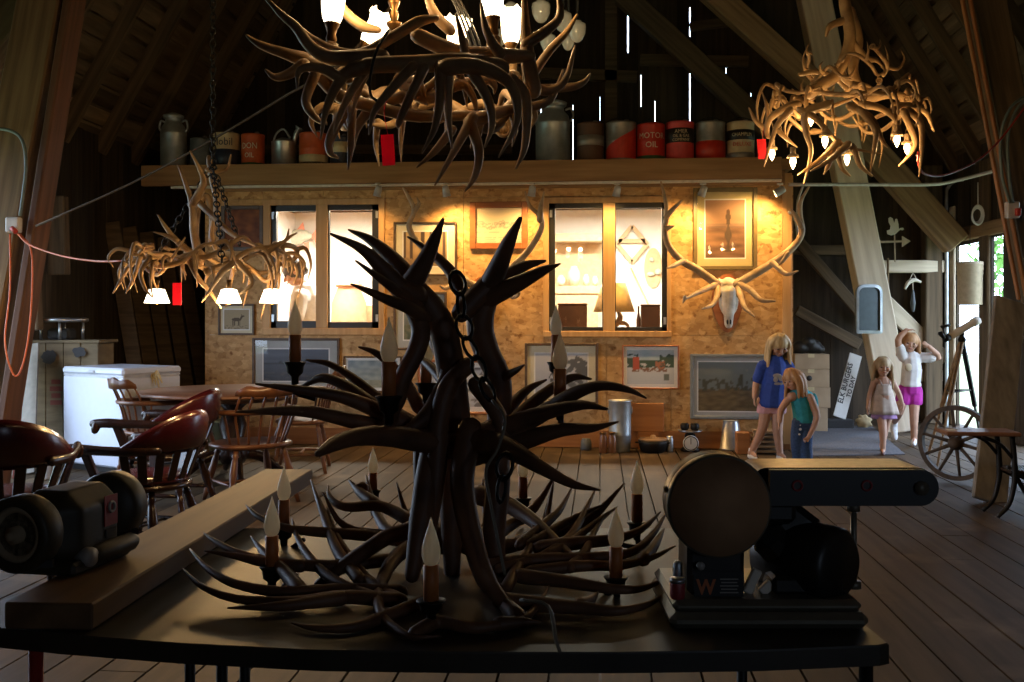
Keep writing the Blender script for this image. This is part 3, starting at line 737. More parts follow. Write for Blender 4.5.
wr = MB(); wr.tube([P(492, 400, 1.7), P(505, 418, 1.68), P(498, 448, 1.68), P(486, 470, 1.66), P(490, 500, 1.64), P(498, 540, 1.62), P(505, 575, 1.62)], .003, 6, 5); wr.tube([P(520, 600, 1.56), P(548, 606, 1.53), P(556, 640, 1.5), P(560, 652, 1.496)], .003, 6, 4)
mat_plain('wire_dull', (.2, .17, .12), .5)
build('cord', wr, M['wire_dull'], fg)
# ---------------------------------------------------------------- hanging ones
mat_emit('glow_shade', (1.0, .86, .62), 5.0)
mat_emit('glow_tulip', (1.0, .83, .58), 5.0)
mat_emit('glow_bulb', (1.0, .78, .42), 14.0)
mat_plain('tag_red', (.75, .03, .05), .6)
mat_plain('tag_pink', (.92, .05, .11), .6)
_translucent('tag_red', .4, (.9, .04, .05)); _translucent('tag_pink', .5, (1, .06, .14))
def hang_rod(parent, a, b): build('chain', chain_mb(a, b, .05, .004), M['iron'], parent)
# left chandelier over the round table
LC = P(212, 262, 5.6)
lc = thing('antler_chandelier', 'antler chandelier with small white lampshades hanging at the left above the round table', 'chandelier', LC)
for k in range(12):
    z = (0, .03, .055)[k % 3] * 1.0
    mb = ring_antler(LC, .36 + (.05 if k % 2 else 0), k * 2 * PI / 12 + .3, 1.3, z - .01, 40 + k, 1.0, .0145, .25, 4)
    build('antler', mb, M['antler'], lc)
for cs in [[([(200, 262), (194, 232), (192, 205), (186, 185), (178, 165)], 5, 1.4, 5.5), ([(192, 205), (203, 185), (201, 172), (190, 151)], 4.3, 1.4, 5.5, 5.4)],
           [([(208, 170), (218, 172), (227, 168), (231, 155)], 2.9, 1.2, 5.6), ([(198, 202), (213, 216), (232, 234), (262, 248)], 3.6, 2.2, 5.6, 5.3), ([(209, 158), (211, 175), (217, 205), (212, 235), (220, 258)], 2.9, 3.6, 5.7)],
           [([(196, 255), (196, 230), (199, 205), (207, 196), (212, 215), (210, 245)], 3.2, 3.1, 5.75)],
           [([(268, 252), (276, 246), (286, 240), (289, 229)], 2.9, 1, 5.3), ([(285, 241), (291, 236), (297, 233)], 1.8, 1, 5.3)],
           [([(190, 252), (176, 240), (165, 226), (158, 215)], 3.6, 1.2, 5.4), ([(176, 240), (168, 236), (154, 232)], 2.9, 1.1, 5.3)],
           [([(138, 258), (128, 268), (121, 280), (113, 293)], 2.9, 1.1, 5.3), ([(140, 258), (136, 272), (131, 284), (126, 293)], 2.9, 1.1, 5.2), ([(150, 258), (141, 272), (145, 288), (152, 297)], 2.9, 1.1, 5.15)],
           [([(232, 264), (222, 272), (214, 284), (202, 302)], 3.6, 1.3, 5.1), ([(190, 262), (198, 278), (210, 292), (221, 308)], 3.2, 1.3, 5.2), ([(238, 262), (252, 280), (246, 290), (236, 296)], 2.9, 1.2, 5.15)]]:
    antler_part(lc, 'antler', cs)
for px, d in ((157, 5.45), (229, 5.1), (272, 5.6)):
    t, b = P(px, 289.5, d), P(px, 303, d)
    mb = MB(); h = t.z - b.z; r1 = 12.5 * d / FPX; r0 = 7.5 * d / FPX
    mb.lathe([(r1, 0), (r0, h), (r0 * .5, h + .004)], b, None, 20); mb.lathe([(r1 * .98, 0.001), (r0 * .96, h * .98)], b, None, 20)
    s = build('lamp_shade', mb, M['glow_shade'], lc, label='glowing white lampshade')
    sk = MB(); sk.cyl(t + V((0, 0, -.01)), t + V((0, 0, .05)), .012, 10); sk.cyl(b + V((0, 0, -.006)), b + V((0, 0, .01)), .006, 8); build('socket', sk, M['brass'], s)
    lamp('POINT', b - V((0, 0, .03)), 26, (1, .6, .24), .03, parent=s)
hub = P(213, 165, 5.6)
for px, py, d in ((160, 250, 5.6), (222, 262, 5.15), (240, 245, 6.0)): hang_rod(lc, hub, P(px, py, d))
hang_rod(lc, hub, P(213, -150, 5.6))
t = MB(); t.box(P(177, 294, 5.12), (.045, .003, .115), Matrix.Rotation(TH, 3, 'Z')); one('price_tag', t, M['tag_pink'], 'pink paper tag hanging under the left antler chandelier', 'tag', P(177, 294, 5.12))
# big chandelier at the top
TC = P(428, 88, 3.2)
tc = thing('antler_chandelier', 'largest antler chandelier with glowing tulip glass shades at the top centre of the photo', 'chandelier', TC)
for k in range(7):
    mb = ring_antler(TC + V((-.03, .12, -.03)), .27, k * 2 * PI / 7 + .1, 1.5, -.02 + .025 * (k % 3), 80 + k, 1.0, .019, .16, 4)
    build('antler', mb, M['antler'], tc)
for cs in [[([(381, 57), (353, 58), (328, 57), (310, 46), (296, 27), (282, 15), (264, -4)], 9, 2.5, 2.8, 2.7, 10), ([(296, 28), (314, 41), (339, 52), (363, 53), (391, 38), (418, 22), (436, 18)], 5, 6, 2.76, 2.9)],
           [([(306, 60), (296, 57), (284, 53), (261, 45), (247, 36)], 8, 2.5, 2.95, 2.9), ([(304, 64), (289, 74), (275, 77), (266, 70)], 6, 2.2, 2.9, 2.85), ([(306, 62), (330, 74), (350, 80)], 8, 6, 2.95)],
           [([(500, 68), (460, 62), (416, 64), (374, 65), (353, 70), (337, 81)], 10, 7, 2.8, 2.75, 10), ([(345, 74), (333, 92), (325, 114), (321, 139)], 6, 1.8, 2.76, 2.7), ([(367, 68), (349, 96), (338, 120), (334, 134)], 5, 1.6, 2.78, 2.74), ([(371, 67), (360, 87), (350, 122)], 4.5, 1.5, 2.8),
            ([(413, 66), (389, 92), (374, 112), (369, 134)], 5.5, 1.7, 2.76, 2.7), ([(424, 68), (408, 101), (399, 122), (398, 128)], 5.5, 1.8, 2.76), ([(340, 78), (320, 68), (300, 70), (297, 88)], 6, 2, 2.75, 2.7)],
           [([(440, 66), (440, 100), (434, 130), (422, 153)], 6, 1.7, 2.76, 2.7), ([(449, 66), (448, 109), (452, 148)], 6, 1.8, 2.77), ([(446, 67), (473, 66), (499, 75), (514, 92), (517, 122), (499, 157)], 9, 1.7, 2.75, 2.7, 9), ([(471, 70), (488, 100), (492, 125), (485, 147)], 6, 1.7, 2.76)],
           [([(533, 90), (527, 50), (524, -6)], 9, 4, 2.9, 2.95), ([(526, 44), (547, 30), (560, 16), (558, -8)], 6, 3, 2.92), ([(512, 80), (526, 100), (525, 145), (516, 168)], 7, 1.7, 2.85), ([(418, 36), (440, 46), (462, 54), (494, 56), (530, 56)], 8, 10, 2.9, 2.9, 9)],
           [([(532, 76), (550, 50), (566, 33), (577, 15)], 5, 2.4, 3.1, 3.2), ([(530, 86), (550, 91), (566, 78), (575, 46)], 6, 1.8, 3.0), ([(540, 89), (571, 87), (584, 82), (590, 74)], 5, 1.6, 3.05), ([(528, 108), (547, 102), (555, 92), (563, 70)], 5, 1.5, 3.0)],
           [([(456, 14), (462, 38), (467, 64)][::-1], 5, 2, 2.85), ([(481, 3), (485, 26), (492, 42), (500, 54)][::-1], 6, 2, 2.85)],
           [([(472, 118), (456, 148), (435, 185)], 6, 1.6, 2.95, 2.9), ([(470, 122), (479, 152), (475, 176), (465, 191)], 6, 1.6, 2.95, 2.9), ([(452, 130), (434, 152), (417, 167)], 5, 1.5, 3.0), ([(470, 122), (500, 112), (528, 105)], 7, 5, 2.98)],
           [([(316, 72), (306, 100), (314, 116), (324, 124)], 6, 2.4, 2.9), ([(348, 105), (331, 136), (330, 152), (338, 158)], 6, 1.8, 2.95), ([(352, 110), (351, 146), (348, 169)], 5, 1.6, 2.92), ([(372, 106), (357, 128), (353, 150)], 6, 2, 3.0), ([(316, 72), (340, 96), (372, 106), (420, 116), (500, 114)], 7, 6, 2.95, 3.0, 9)],
           [([(450, 30), (436, 16), (425, -8)], 6, 5, 3.1)], [([(333, -8), (345, 12), (362, 26), (378, 30)], 5, 6, 3.2)]]:
    antler_part(tc, 'antler', cs)
for px, py, d, tilt in ((332, 24, 3.0, .05), (366, 44, 3.5, .55), (493, 18, 3.05, -.03), (511, 44, 3.5, .0), (455, 52, 3.6, .1)):
    b = P(px, py, d); rot = Matrix.Rotation(tilt, 3, CF)
    mb = MB(); nn = 24; prof = [(.022, 0), (.03, .02), (.034, .05), (.036, .08), (.044, .105), (.05, .115)]
    mb.lathe(prof, b, rot, nn); n0 = len(prof)
    for i in range(n0):                       # scalloped rim
        for j in range(nn):
            v = mb.v[i * nn + j]; k = (i / (n0 - 1)) ** 3
            mb.v[i * nn + j] = v + rot @ V((0, 0, .012 * k * math.cos(j * 2 * PI / nn * 6)))
    s = build('tulip_shade', mb, M['glow_tulip'], tc, label='glowing frosted tulip glass shade')
    sk = MB(); sk.lathe([(.012, -.06), (.017, -.045), (.013, -.03), (.018, -.012), (.024, 0), (.022, .01)], b, rot, 14); build('socket', sk, M['brass'], s)
    fo = MB(); fo.lathe([(.02, -.12), (.022, -.06), (.016, -.055)], b, rot, 12); build('antler_foot', fo, M['antler'], s)
    lamp('POINT', b + rot @ V((0, 0, .15)), 13, (1, .66, .3), .03, parent=s)
hb = MB(); c0 = P(394, 8, 3.2); hb.lathe([(.004, -.08), (.014, -.07), (.024, -.055), (.025, -.048), (.011, -.04), (.016, -.022), (.009, -.008), (.017, .012), (.02, .02), (.01, .035), (.006, .2)], c0, None, 16); build('hub', hb, M['brass'], tc)
hang_rod(tc, c0 + V((0, 0, .2)), c0 + V((0, 0, 2.2)))
cb = MB(); cb.tube([P(389, 30, 2.72), P(376, 52, 2.7), P(370, 80, 2.7), P(371, 95, 2.7), P(377, 101, 2.7)], .004, 6, 4); build('cord', cb, M['iron'], tc)
cb = MB(); 
for k in range(3): cb.tube([P(448 + 3 * k, -10, 3.3), P(462 + 4 * k, 20, 3.3), P(472 + 5 * k, 50, 3.2)], .004, 6, 3)
build('cord', cb, M['iron'], tc)
tp = P(388, 150, 2.74); t = MB(); t.box(tp, (13 * .00274, .002, 31 * .00274), Matrix.Rotation(TH, 3, 'Z') @ Matrix.Rotation(-.06, 3, 'Y')); t.tube([tp + V((0, 0, .04)), P(384, 110, 2.8), P(392, 92, 2.76)], .001, 5, 3); one('price_tag', t, M['tag_pink'], 'pink red paper tag hanging under the top chandelier in front of the loft edge', 'tag', tp)
# right chandelier
RC = P(846, 112, 6.0)
rc = thing('antler_chandelier', 'antler chandelier with bare glowing bulbs hanging at the upper right', 'chandelier', RC)
for k in range(17):
    mb = ring_antler(RC, .34 + .05 * (k % 2), k * 2 * PI / 11, 1.3, .0 + .05 * (k % 3), 140 + k, 1.0, .0135, .26, 4) if k < 11 else ring_antler(RC, .2, k * 2 * PI / 6, 1.5, .16 + .06 * (k % 3), 160 + k, -.7, .012, .22, 3, .6)
    build('antler', mb, M['antler'], rc)
for cs in [[([(895, 106), (912, 107), (926, 113), (934, 131)], 4.4, 1.8, 5.8), ([(905, 108), (920, 122), (922, 145), (919, 177)], 4.4, 1.4, 5.7), ([(904, 112), (915, 138), (912, 152), (899, 166)], 4.4, 1.4, 5.65)],
           [([(862, 104), (880, 108), (894, 118), (903, 136)], 4.4, 1.4, 5.6), ([(850, 106), (871, 118), (881, 138), (887, 147)], 4.4, 1.4, 5.55), ([(860, 110), (875, 130), (874, 150), (870, 173)], 3.7, 1.4, 5.5)],
           [([(828, 104), (806, 112), (806, 132), (811, 152), (804, 184)], 4.4, 1.4, 5.5), ([(838, 142), (822, 158), (798, 175)], 3.7, 1.3, 5.5), ([(848, 144), (830, 160), (811, 171)], 3.7, 1.3, 5.45), ([(800, 110), (815, 118), (828, 132), (845, 146), (881, 154)], 3.7, 1.3, 5.5)],
           [([(798, 104), (785, 108), (769, 120), (767, 134), (772, 140)], 4.1, 1.8, 5.7), ([(790, 110), (776, 128), (764, 166)], 3.7, 1.4, 5.6), ([(764, 128), (755, 120), (749, 108)], 3, 1.2, 5.8), ([(768, 125), (767, 107), (762, 92)], 2.6, 1.1, 5.8), ([(778, 130), (786, 138), (797, 147)], 3, 1.2, 5.6)],
           [([(838, 152), (852, 146), (860, 165), (872, 176)], 4.1, 1.8, 5.5), ([(838, 152), (842, 168), (850, 176)], 3, 1.4, 5.5), ([(834, 150), (828, 166), (824, 174)], 3, 1.3, 5.5)],
           [([(808, 94), (824, 84), (838, 72), (850, 40), (845, 5), (842, -20)], 5.9, 6.3, 5.9), ([(838, 72), (852, 84), (866, 86), (878, 92)], 4.4, 1.8, 5.9), ([(850, 40), (866, 58), (876, 60), (882, 66)], 4.4, 1.4, 5.9), ([(846, 20), (830, 26), (826, 36)], 4.4, 1.8, 5.9)],
           [([(862, 96), (853, 70), (858, 40), (852, 10)], 5.2, 5.4, 6.1), ([(800, 74), (818, 72), (836, 78), (846, 88)], 2.2, 4.5, 6.0), ([(870, 98), (890, 94), (910, 100), (918, 106)], 5.2, 3.6, 6.0)]]:
    antler_part(rc, 'antler', cs)
for px, py, d, up in ((811, 119, 6.2, 1), (825, 140, 5.5, 0), (772, 153, 5.75, 0), (793, 161, 5.5, 0), (897, 139, 5.6, 0), (907, 147, 5.8, 0), (847, 158, 5.9, 0)):
    p = P(px, py, d); s = MB(); s.cyl(p + V((0, 0, .02)), p + V((0, 0, .075)), .016, 12); s.lathe([(.032, .018), (.03, .03), (.016, .04)], p, None, 14)
    so = build('socket', s, M['antler_pale'], rc)
    b = MB(); b.lathe([(.008, .025), (.016, .008), (.017, -.008), (.011, -.028), (.001, -.045)], p, None, 14); build('bulb', b, M['glow_bulb'], so, label='glowing bare bulb')
    lamp('POINT', p - V((0, 0, .07)), 5.0, (1, .62, .24), .02, parent=so)
hang_rod(rc, P(846, -15, 6.0), P(846, -200, 6.0))
t = MB(); t.box(P(762, 149, 5.6), (.05, .003, .11), Matrix.Rotation(TH, 3, 'Z') @ Matrix.Rotation(-.08, 3, 'Y')); t.tube([P(762, 141, 5.6), P(764, 128, 5.62)], .0015, 5, 2); one('price_tag', t, M['tag_red'], 'red paper tag hanging from the left side of the right antler chandelier', 'tag', P(762, 149, 5.6))
# cluster of white glass shades hanging unlit behind the top chandelier
mat_plain('milk_glass', (.55, .62, .66), .15, var=.03)
for px, py, w, d, lab in ((511, 13, 17, 5.2, 'unlit white glass pendant shade farthest left of the cluster, beside the lit tulip shade'), (541, 12, 19, 5.2, 'unlit white glass pendant shade at the top centre of the cluster'), (563, 22, 18, 5.4, 'unlit white glass pendant shade partly behind a raised tine of the top chandelier'),
                         (577, 32, 18, 5.3, 'unlit white glass pendant shade farthest right of the cluster'), (568, 43, 13, 5.5, 'smallest unlit white glass pendant shade, lowest of the cluster'), (548, 43, 16, 5.5, 'unlit white glass pendant shade lower left in the cluster, behind a pale tine'), (500, 38, 14, 5.6, 'unlit white glass pendant shade half hidden behind the lit bulb')):
    b = P(px, py, d); r = w / 2 * d / FPX; t = thing('pendant_shade', lab, 'lampshade', b, 'unlit white pendant shades')
    mb = MB(); mb.lathe([(.001, -r * 1.15), (r * .3, -r * 1.1), (r * .6, -r * .85), (r * .92, -r * .2), (r, r * .5), (r * .96, r * .85), (r * .55, r * 1.05), (r * .5, r * 1.2)], b, None, 20); build('glass_shade', mb, M['milk_glass'], t)
    cb = MB(); cb.lathe([(r * .5, r * 1.15), (r * .3, r * 1.5), (r * .1, r * 1.7)], b, None, 12); cb.tube([b + V((0, 0, r * 1.6)), b + V((0, 0, 1.0)), V((b.x, b.y, 5.2))], .006, 6, 1); build('stem', cb, M['iron'], t)
# ================================================================ what hangs on and stands along the lit wall
mat_vcol('art', .6)
mat_noise('frame_dark', (.05, .03, .018), (.11, .065, .035), (3, 20, 20), .45, bump=.05)
mat_noise('frame_red', (.24, .075, .025), (.36, .13, .045), (3, 20, 20), .4, bump=.05)
mat_plain('frame_olive', (.14, .1, .035), .4)
mat_plain('frame_grey', (.2, .22, .22), .5)
mat_plain('mat_cream', (.62, .56, .4), .8, var=.04)
mat_plain('mat_gold', (.5, .41, .2), .8, var=.04)
mat_plain('mat_grey', (.36, .37, .36), .8, var=.04)
mat_plain('mat_white', (.7, .7, .68), .8, var=.03)
def nz(x, y, s=0.0): return noise.noise(V((x, y, s)))
def mixc(a, b, t): t = max(0, min(1, t)); return tuple(p + (q - p) * t for p, q in zip(a, b))
def art_marsh(u, v):           # standing figure at dusk over water
    c = mixc((.3, .16, .09), (.46, .27, .17), v + .4 * nz(u * 3, v * 7)); c = mixc((.3, .16, .09), (.13, .07, .045), .5 + .9 * nz(u * 2, v * 14, 3)) if v < .55 else c
    if .52 < v < .6: c = mixc(c, (.2, .13, .1), .6)
    w = .06 + .03 * math.sin(v * 20)
    if abs(u - .58) < w * (1 if v < .62 else .7) and .1 < v < .78: c = (.1, .065, .045)
    if (u - .58) ** 2 + (v - .8) ** 2 < .0018: c = (.12, .07, .05)
    return c
def art_woods(u, v):           # tree trunks in autumn
    c = mixc((.34, .2, .09), (.6, .42, .22), v + .4 * nz(u * 5, v * 5)); 
    if math.sin(u * 34 + 1.5 * math.sin(u * 9)) > .45 and v > .2: c = (.09, .06, .05)
    if v < .22 + .05 * nz(u * 6, 0): c = mixc((.25, .15, .08), (.42, .27, .13), .5 + nz(u * 9, v * 9))
    return c
def art_sketch(u, v):
    c = (.64, .55, .38)
    if abs(v - .5 - .08 * nz(u * 5, 1)) < .09 and nz(u * 22, v * 22) > -.05: c = (.36, .33, .26)
    if v < .34 and math.sin(v * 90) > .3 and nz(u * 9, v * 5) > -.2: c = (.42, .38, .28)
    if .52 < u < .62 and .5 < v < .66 and nz(u * 30, v * 30) > 0: c = (.25, .22, .18)
    return c
def art_lake(u, v):
    c = mixc((.07, .085, .12), (.16, .2, .27), v + .3 * nz(u * 2, v * 9)); 
    if abs(v - .56 - .03 * nz(u * 6, 2)) < .03: c = (.05, .06, .08)
    if v < .3 and nz(u * 9, v * 30) > .15: c = (.14, .15, .17)
    return c
def art_pale(u, v): return mixc((.25, .33, .36), (.5, .56, .54), .5 + .9 * nz(u * 7, v * 7, 4)) if v > .3 else mixc((.3, .33, .25), (.45, .46, .36), .5 + nz(u * 12, v * 12))
def art_snow(u, v):
    c = mixc((.42, .46, .58), (.6, .62, .68), v + .3 * nz(u * 4, v * 4))
    if u > .58 and v < .95 - abs(u - .8) * .8 and nz(u * 9, v * 9, 2) > -.25: c = (.13, .14, .16)
    if (u - .35) ** 2 * 3 + (v - .4) ** 2 < .02 and nz(u * 14, v * 14) > -.2: c = (.1, .1, .11)
    return c
def art_sleigh(u, v):
    c = mixc((.62, .66, .72), (.75, .76, .78), v)
    if v > .66: c = mixc((.42, .56, .66), (.62, .7, .74), .5 + nz(u * 4, v * 4))
    if .48 < v < .86 + .12 * nz(u * 7, 0, 5) and (v < .7 or u > .7 or u < .25 ) and nz(u * 8, v * 8) > -.35: c = (.08, .13, .1)
    if .35 < v < .5 and .1 < u < .85 and nz(u * 15, v * 15) > -.1: c = (.3, .17, .12)
    if .12 < u < .26 and .42 < v < .8: c = (.55, .12, .08)
    if .6 < u < .8 and .45 < v < .68 and nz(u * 20, v * 20) > -.1: c = (.5, .2, .12)
    if .78 < u < .9 and .1 < v < .3: c = (.2, .22, .2)
    return c
def art_field(u, v):
    c = mixc((.19, .24, .25), (.3, .34, .33), v + .4 * nz(u * 3, v * 6))
    if v < .45 + .06 * nz(u * 6, 3): c = mixc((.14, .1, .05), (.32, .24, .12), .5 + .8 * nz(u * 9, v * 16))
    if .4 < v < .66 + .15 * nz(u * 9, 6) and nz(u * 16, v * 10, 1) > .02: c = (.12, .12, .08)
    if nz(u * 30, v * 30, 9) > .62 and v > .5: c = (.4, .4, .36)
    return c
def art_deer(u, v):
    c = (.46, .38, .24)
    if ((u - .5) / .19) ** 2 + ((v - .5) / .09) ** 2 < 1: c = (.12, .09, .06)
    if abs(u - .65 - (v - .5) * .5) < .045 and .48 < v < .66: c = (.12, .09, .06)
    if ((u - .75) / .075) ** 2 + ((v - .67) / .04) ** 2 < 1 or abs(u - .71) < .014 and .68 < v < .76: c = (.12, .09, .06)
    for k in (.35, .42, .58, .64):
        if abs(u - k) < .015 and .2 < v < .48: c = (.12, .09, .06)
    if v < .2 and nz(u * 12, v * 12) > 0: c = (.3, .25, .16)
    return c
def art_russet(u, v): return mixc((.12, .03, .012), (.33, .11, .035), .5 + .8 * nz(u * 5, v * 9, 7))
def art_dim(u, v): return mixc((.2, .22, .2), (.36, .36, .32), .5 + nz(u * 5, v * 5, 8)) if v > .4 else mixc((.1, .13, .09), (.24, .24, .16), .5 + nz(u * 9, v * 9))
def art_winter(u, v): return mixc((.5, .53, .6), (.68, .69, .72), .5 + nz(u * 6, v * 6, 1)) if nz(u * 9, v * 9, 6) < .2 else (.22, .2, .2)
def picture(label, r, fw, fmat, mw, mmat, art, Y=WY, depth=.03, group=None, n=44, glazed=True, dim=.75):
    x0, x1, z0, z1 = wrect(*r, Y); k = Y / FPX; f = fw * k; m = mw * k
    t = thing('framed_picture', label, 'picture', ((x0 + x1) / 2, Y, z0))
    a = MB(); W, Hh = x1 - x0, z1 - z0; b = .004
    a.box((x0 + f / 2, Y - depth / 2 - .002, (z0 + z1) / 2), (f, depth, Hh), None, b); a.box((x1 - f / 2, Y - depth / 2 - .002, (z0 + z1) / 2), (f, depth, Hh), None, b)
    a.box(((x0 + x1) / 2, Y - depth / 2 - .002, z0 + f / 2), (W - 2 * f, depth, f), None, b); a.box(((x0 + x1) / 2, Y - depth / 2 - .002, z1 - f / 2), (W - 2 * f, depth, f), None, b)
    build('frame', a, M[fmat], t)
    if m > 0:
        c = MB(); c.box(((x0 + x1) / 2, Y - .008, (z0 + z1) / 2), (W - 2 * f, .006, Hh - 2 * f)); build('mat_board', c, M[mmat], t)
    px0, px1, pz0, pz1 = x0 + f + m, x1 - f - m, z0 + f + m, z1 - f - m
    if m > 0:
        q = MB(); bw = .012; q.box(((px0 + px1) / 2, Y - .0105, (pz0 + pz1) / 2), (px1 - px0 + 2 * bw, .003, pz1 - pz0 + 2 * bw)); build('inner_mat', q, M['mat_white'], t)
    g = MB(); ny = max(8, int(n * (pz1 - pz0) / (px1 - px0))); vs = []; cs = []
    for j in range(ny + 1):
        for i in range(n + 1):
            u, v = i / n, j / ny
            vs.append(V((px0 + (px1 - px0) * u, Y - .0125, pz0 + (pz1 - pz0) * v))); cs.append(tuple(c_ * dim for c_ in art(u, v)))
    g.add(vs, [(j * (n + 1) + i, j * (n + 1) + i + 1, (j + 1) * (n + 1) + i + 1, (j + 1) * (n + 1) + i) for j in range(ny) for i in range(n)])
    o = build('print', g, M['art'], t); ca = o.data.color_attributes.new('art', 'FLOAT_COLOR', 'POINT')
    for i, c in enumerate(cs): ca.data[i].color = (*c, 1)
    if glazed: gl = MB(); gl.box(((x0 + x1) / 2, Y - .018, (z0 + z1) / 2), (W - 2 * f, .002, Hh - 2 * f)); build('glass', gl, M['picture_glass'], t)
    return t
picture('large olive framed picture of a lone standing figure, above the right elk skull', (693, 188, 757, 270), 4, 'frame_olive', 8, 'mat_gold', art_marsh)
picture('cream matted picture of autumn tree trunks, left of the red framed sketch', (394, 222, 457, 276), 2, 'frame_dark', 8, 'mat_cream', art_woods)
picture('red wood framed pale sketch of a shoreline, left of the right window', (470, 202, 528, 249), 6, 'frame_red', 0, 'mat_cream', art_sketch, dim=1.0)
picture('russet picture in a dark frame beside the upper left corner of the left window', (222, 206, 264, 251), 4, 'frame_dark', 0, 'mat_cream', art_russet, glazed=False)
picture('small cream deer picture on the wall under the left antler chandelier', (219, 304, 255, 335), 2, 'frame_dark', 4, 'mat_cream', art_deer, glazed=False)
picture('grey matted dark lake picture low on the wall behind the round table', (253, 338, 340, 392), 2.5, 'frame_dark', 9, 'mat_grey', art_lake, dim=.6)
picture('small pale blue green print low on the wall, right of the dark lake picture', (344, 356, 402, 392), 1.5, 'frame_dark', 3, 'mat_white', art_pale)
picture('grey green picture half hidden by foreground antlers, under the autumn woods picture', (394, 292, 447, 350), 2.5, 'frame_dark', 8, 'mat_grey', art_dim)
picture('brown framed wintry print behind the trunk of the foreground antlers', (418, 360, 506, 414), 2.5, 'frame_red', 5, 'mat_white', art_winter)
picture('snowy print with a wide pale mat, behind the right upper candles of the foreground antlers', (525, 343, 598, 404), 2.5, 'frame_dark', 8, 'mat_cream', art_snow)
picture('white bordered winter sleigh print in a thin brown frame under the right window', (622, 345, 679, 389), 1.5, 'frame_red', 3.5, 'mat_white', art_sleigh)
picture('wide grey framed landscape of a field behind the girl in the blue shirt', (690, 354, 778, 419), 3, 'frame_grey', 5, 'mat_grey', art_field, dim=.55)
# ---- elk skulls
def skull(label, cx, cy, s, Y, antlers, plaque=True):
    c = PY(cx, cy, Y); k = c.y / FPX * s
    t = thing('elk_skull_mount', label, 'skull', V((c.x, WY - .002, c.z)))
    if plaque:
        pl = MB(); poly = []
        for i in range(36):
            a = 2 * PI * i / 36; w = 15.5 * (1 - .3 * max(0, -math.sin(a))) ; poly.append((math.cos(a) * w * k, (math.sin(a) * 29 - 3) * k))
        pm = frame_M((c.x, WY - .014, c.z), (1, 0, 0), (0, 0, 1)); pl.prism(poly, .024, pm); build('plaque', pl, M['frame_red'], t, label='red brown wooden plaque')
    sk = MB(); o = lambda x, z, y: V((c.x + x * k, WY - .03 - y * k, c.z + z * k))
    sk.ell(o(0, 15, 6), (8.5 * k, 8 * k, 7 * k)); sk.ell(o(0, 8, 8), (9.5 * k, 7 * k, 7 * k)); sk.tube([o(0, 8, 9), o(0, -4, 10), o(0, -16, 10), o(0, -24, 9)], [8.6 * k, 6.8 * k, 4.8 * k, 4.2 * k], 12, 3, True, .8, round_ends=True)
    for sg in (-1, 1):
        sk.torus(o(sg * 8, 5, 9), 2.9 * k, 1.3 * k, Matrix.Rotation(sg * .9, 3, 'Z') @ Matrix.Rotation(PI / 2, 3, 'X'), 12, 6)
        sk.tube([o(sg * 8, 2, 9), o(sg * 7, -8, 9), o(sg * 4, -14, 10)], [2 * k, 1.6 * k, 1.2 * k], 7, 3); sk.tube([o(sg * 6, 16, 6), o(sg * 11, 19, 6)], [3.4 * k, 3.2 * k], 8, 2)
    bone = remesh(sk, .007 * s, 3); so = build('skull', bone, M['bone'], t, label='pale bone skull')
    h = MB()
    for sg in (-1, 1):
        h.ell(o(sg * 9, 5, 10.5), (2.4 * k, 2.4 * k, 2.9 * k)); h.ell(o(sg * 1.5, -21.5, 12.6), (1.0 * k, 1.2 * k, 2.6 * k))
    build('eye_socket', h, M['black_sash'], so)
    for cs in antlers:
        mb = MB()
        for c_ in cs: trace(mb, *c_)
        build('antler', mb, M['antler_pale'], t)
    return t
d0 = 9.45; d2_ = 9.25
skull('elk skull with wide spreading antlers on a red brown plaque, right of the right window', 727, 300, 1.0, WY, [
    [([(717, 284), (698, 270), (681, 260), (669, 246), (665, 230), (667, 215), (665, 199), (661, 182)], 4.4, 1.6, d0, d2_, 8, 5), ([(667, 216), (674, 208), (682, 200)], 3, 1.1, d2_), ([(666, 229), (670, 227), (674, 226)], 3, 1.2, d2_),
     ([(683, 261), (673, 266), (667, 268)], 3, 1.2, 9.3, 9.1), ([(717, 284), (706, 289), (697, 293), (685, 299)], 3.6, 1.8, 9.45, 9.0), ([(717, 286), (717, 296), (712, 305), (702, 309)], 3.6, 1.5, 9.45, 9.0), ([(685, 297), (683, 303)], 2, 1, 9.0)],
    [([(737, 284), (761, 270), (777, 260), (794, 246), (802, 232), (800, 215), (801, 201), (809, 187)], 4.4, 1.6, d0, d2_, 8, 5), ([(801, 226), (795, 215), (791, 209)], 3, 1.2, d2_), ([(773, 263), (786, 274), (798, 271)], 3.2, 1.3, 9.35, 9.1),
     ([(738, 284), (750, 290), (761, 300), (775, 301)], 3.8, 1.8, 9.45, 9.0), ([(738, 286), (741, 298), (745, 308), (754, 316)], 3.6, 1.5, 9.45, 9.0), ([(788, 254), (783, 261), (779, 265)], 2.4, 1, 9.2)]])
skull('elk skull with pale antlers half hidden behind the crown of the foreground antler chandelier', 482, 300, .9, WY, [
    [([(474, 286), (450, 271), (430, 254), (416, 240), (409, 226), (414, 210), (408, 196), (403, 188)], 4.2, 1.4, d0, d2_, 8, 5), ([(460, 280), (446, 288), (440, 286)], 3, 1.2, 9.4, 9.1), ([(414, 212), (419, 204), (417, 198)], 2.4, 1, d2_)],
    [([(490, 286), (506, 272), (522, 258), (535, 241), (542, 225), (538, 214), (530, 206), (525, 192)], 4.2, 1.4, d0, d2_, 8, 5), ([(494, 284), (506, 293), (514, 297), (519, 293), (515, 289)], 3.2, 1.2, 9.4, 9.1), ([(540, 220), (541, 206), (544, 192)], 3.4, 1.0, d2_)]])
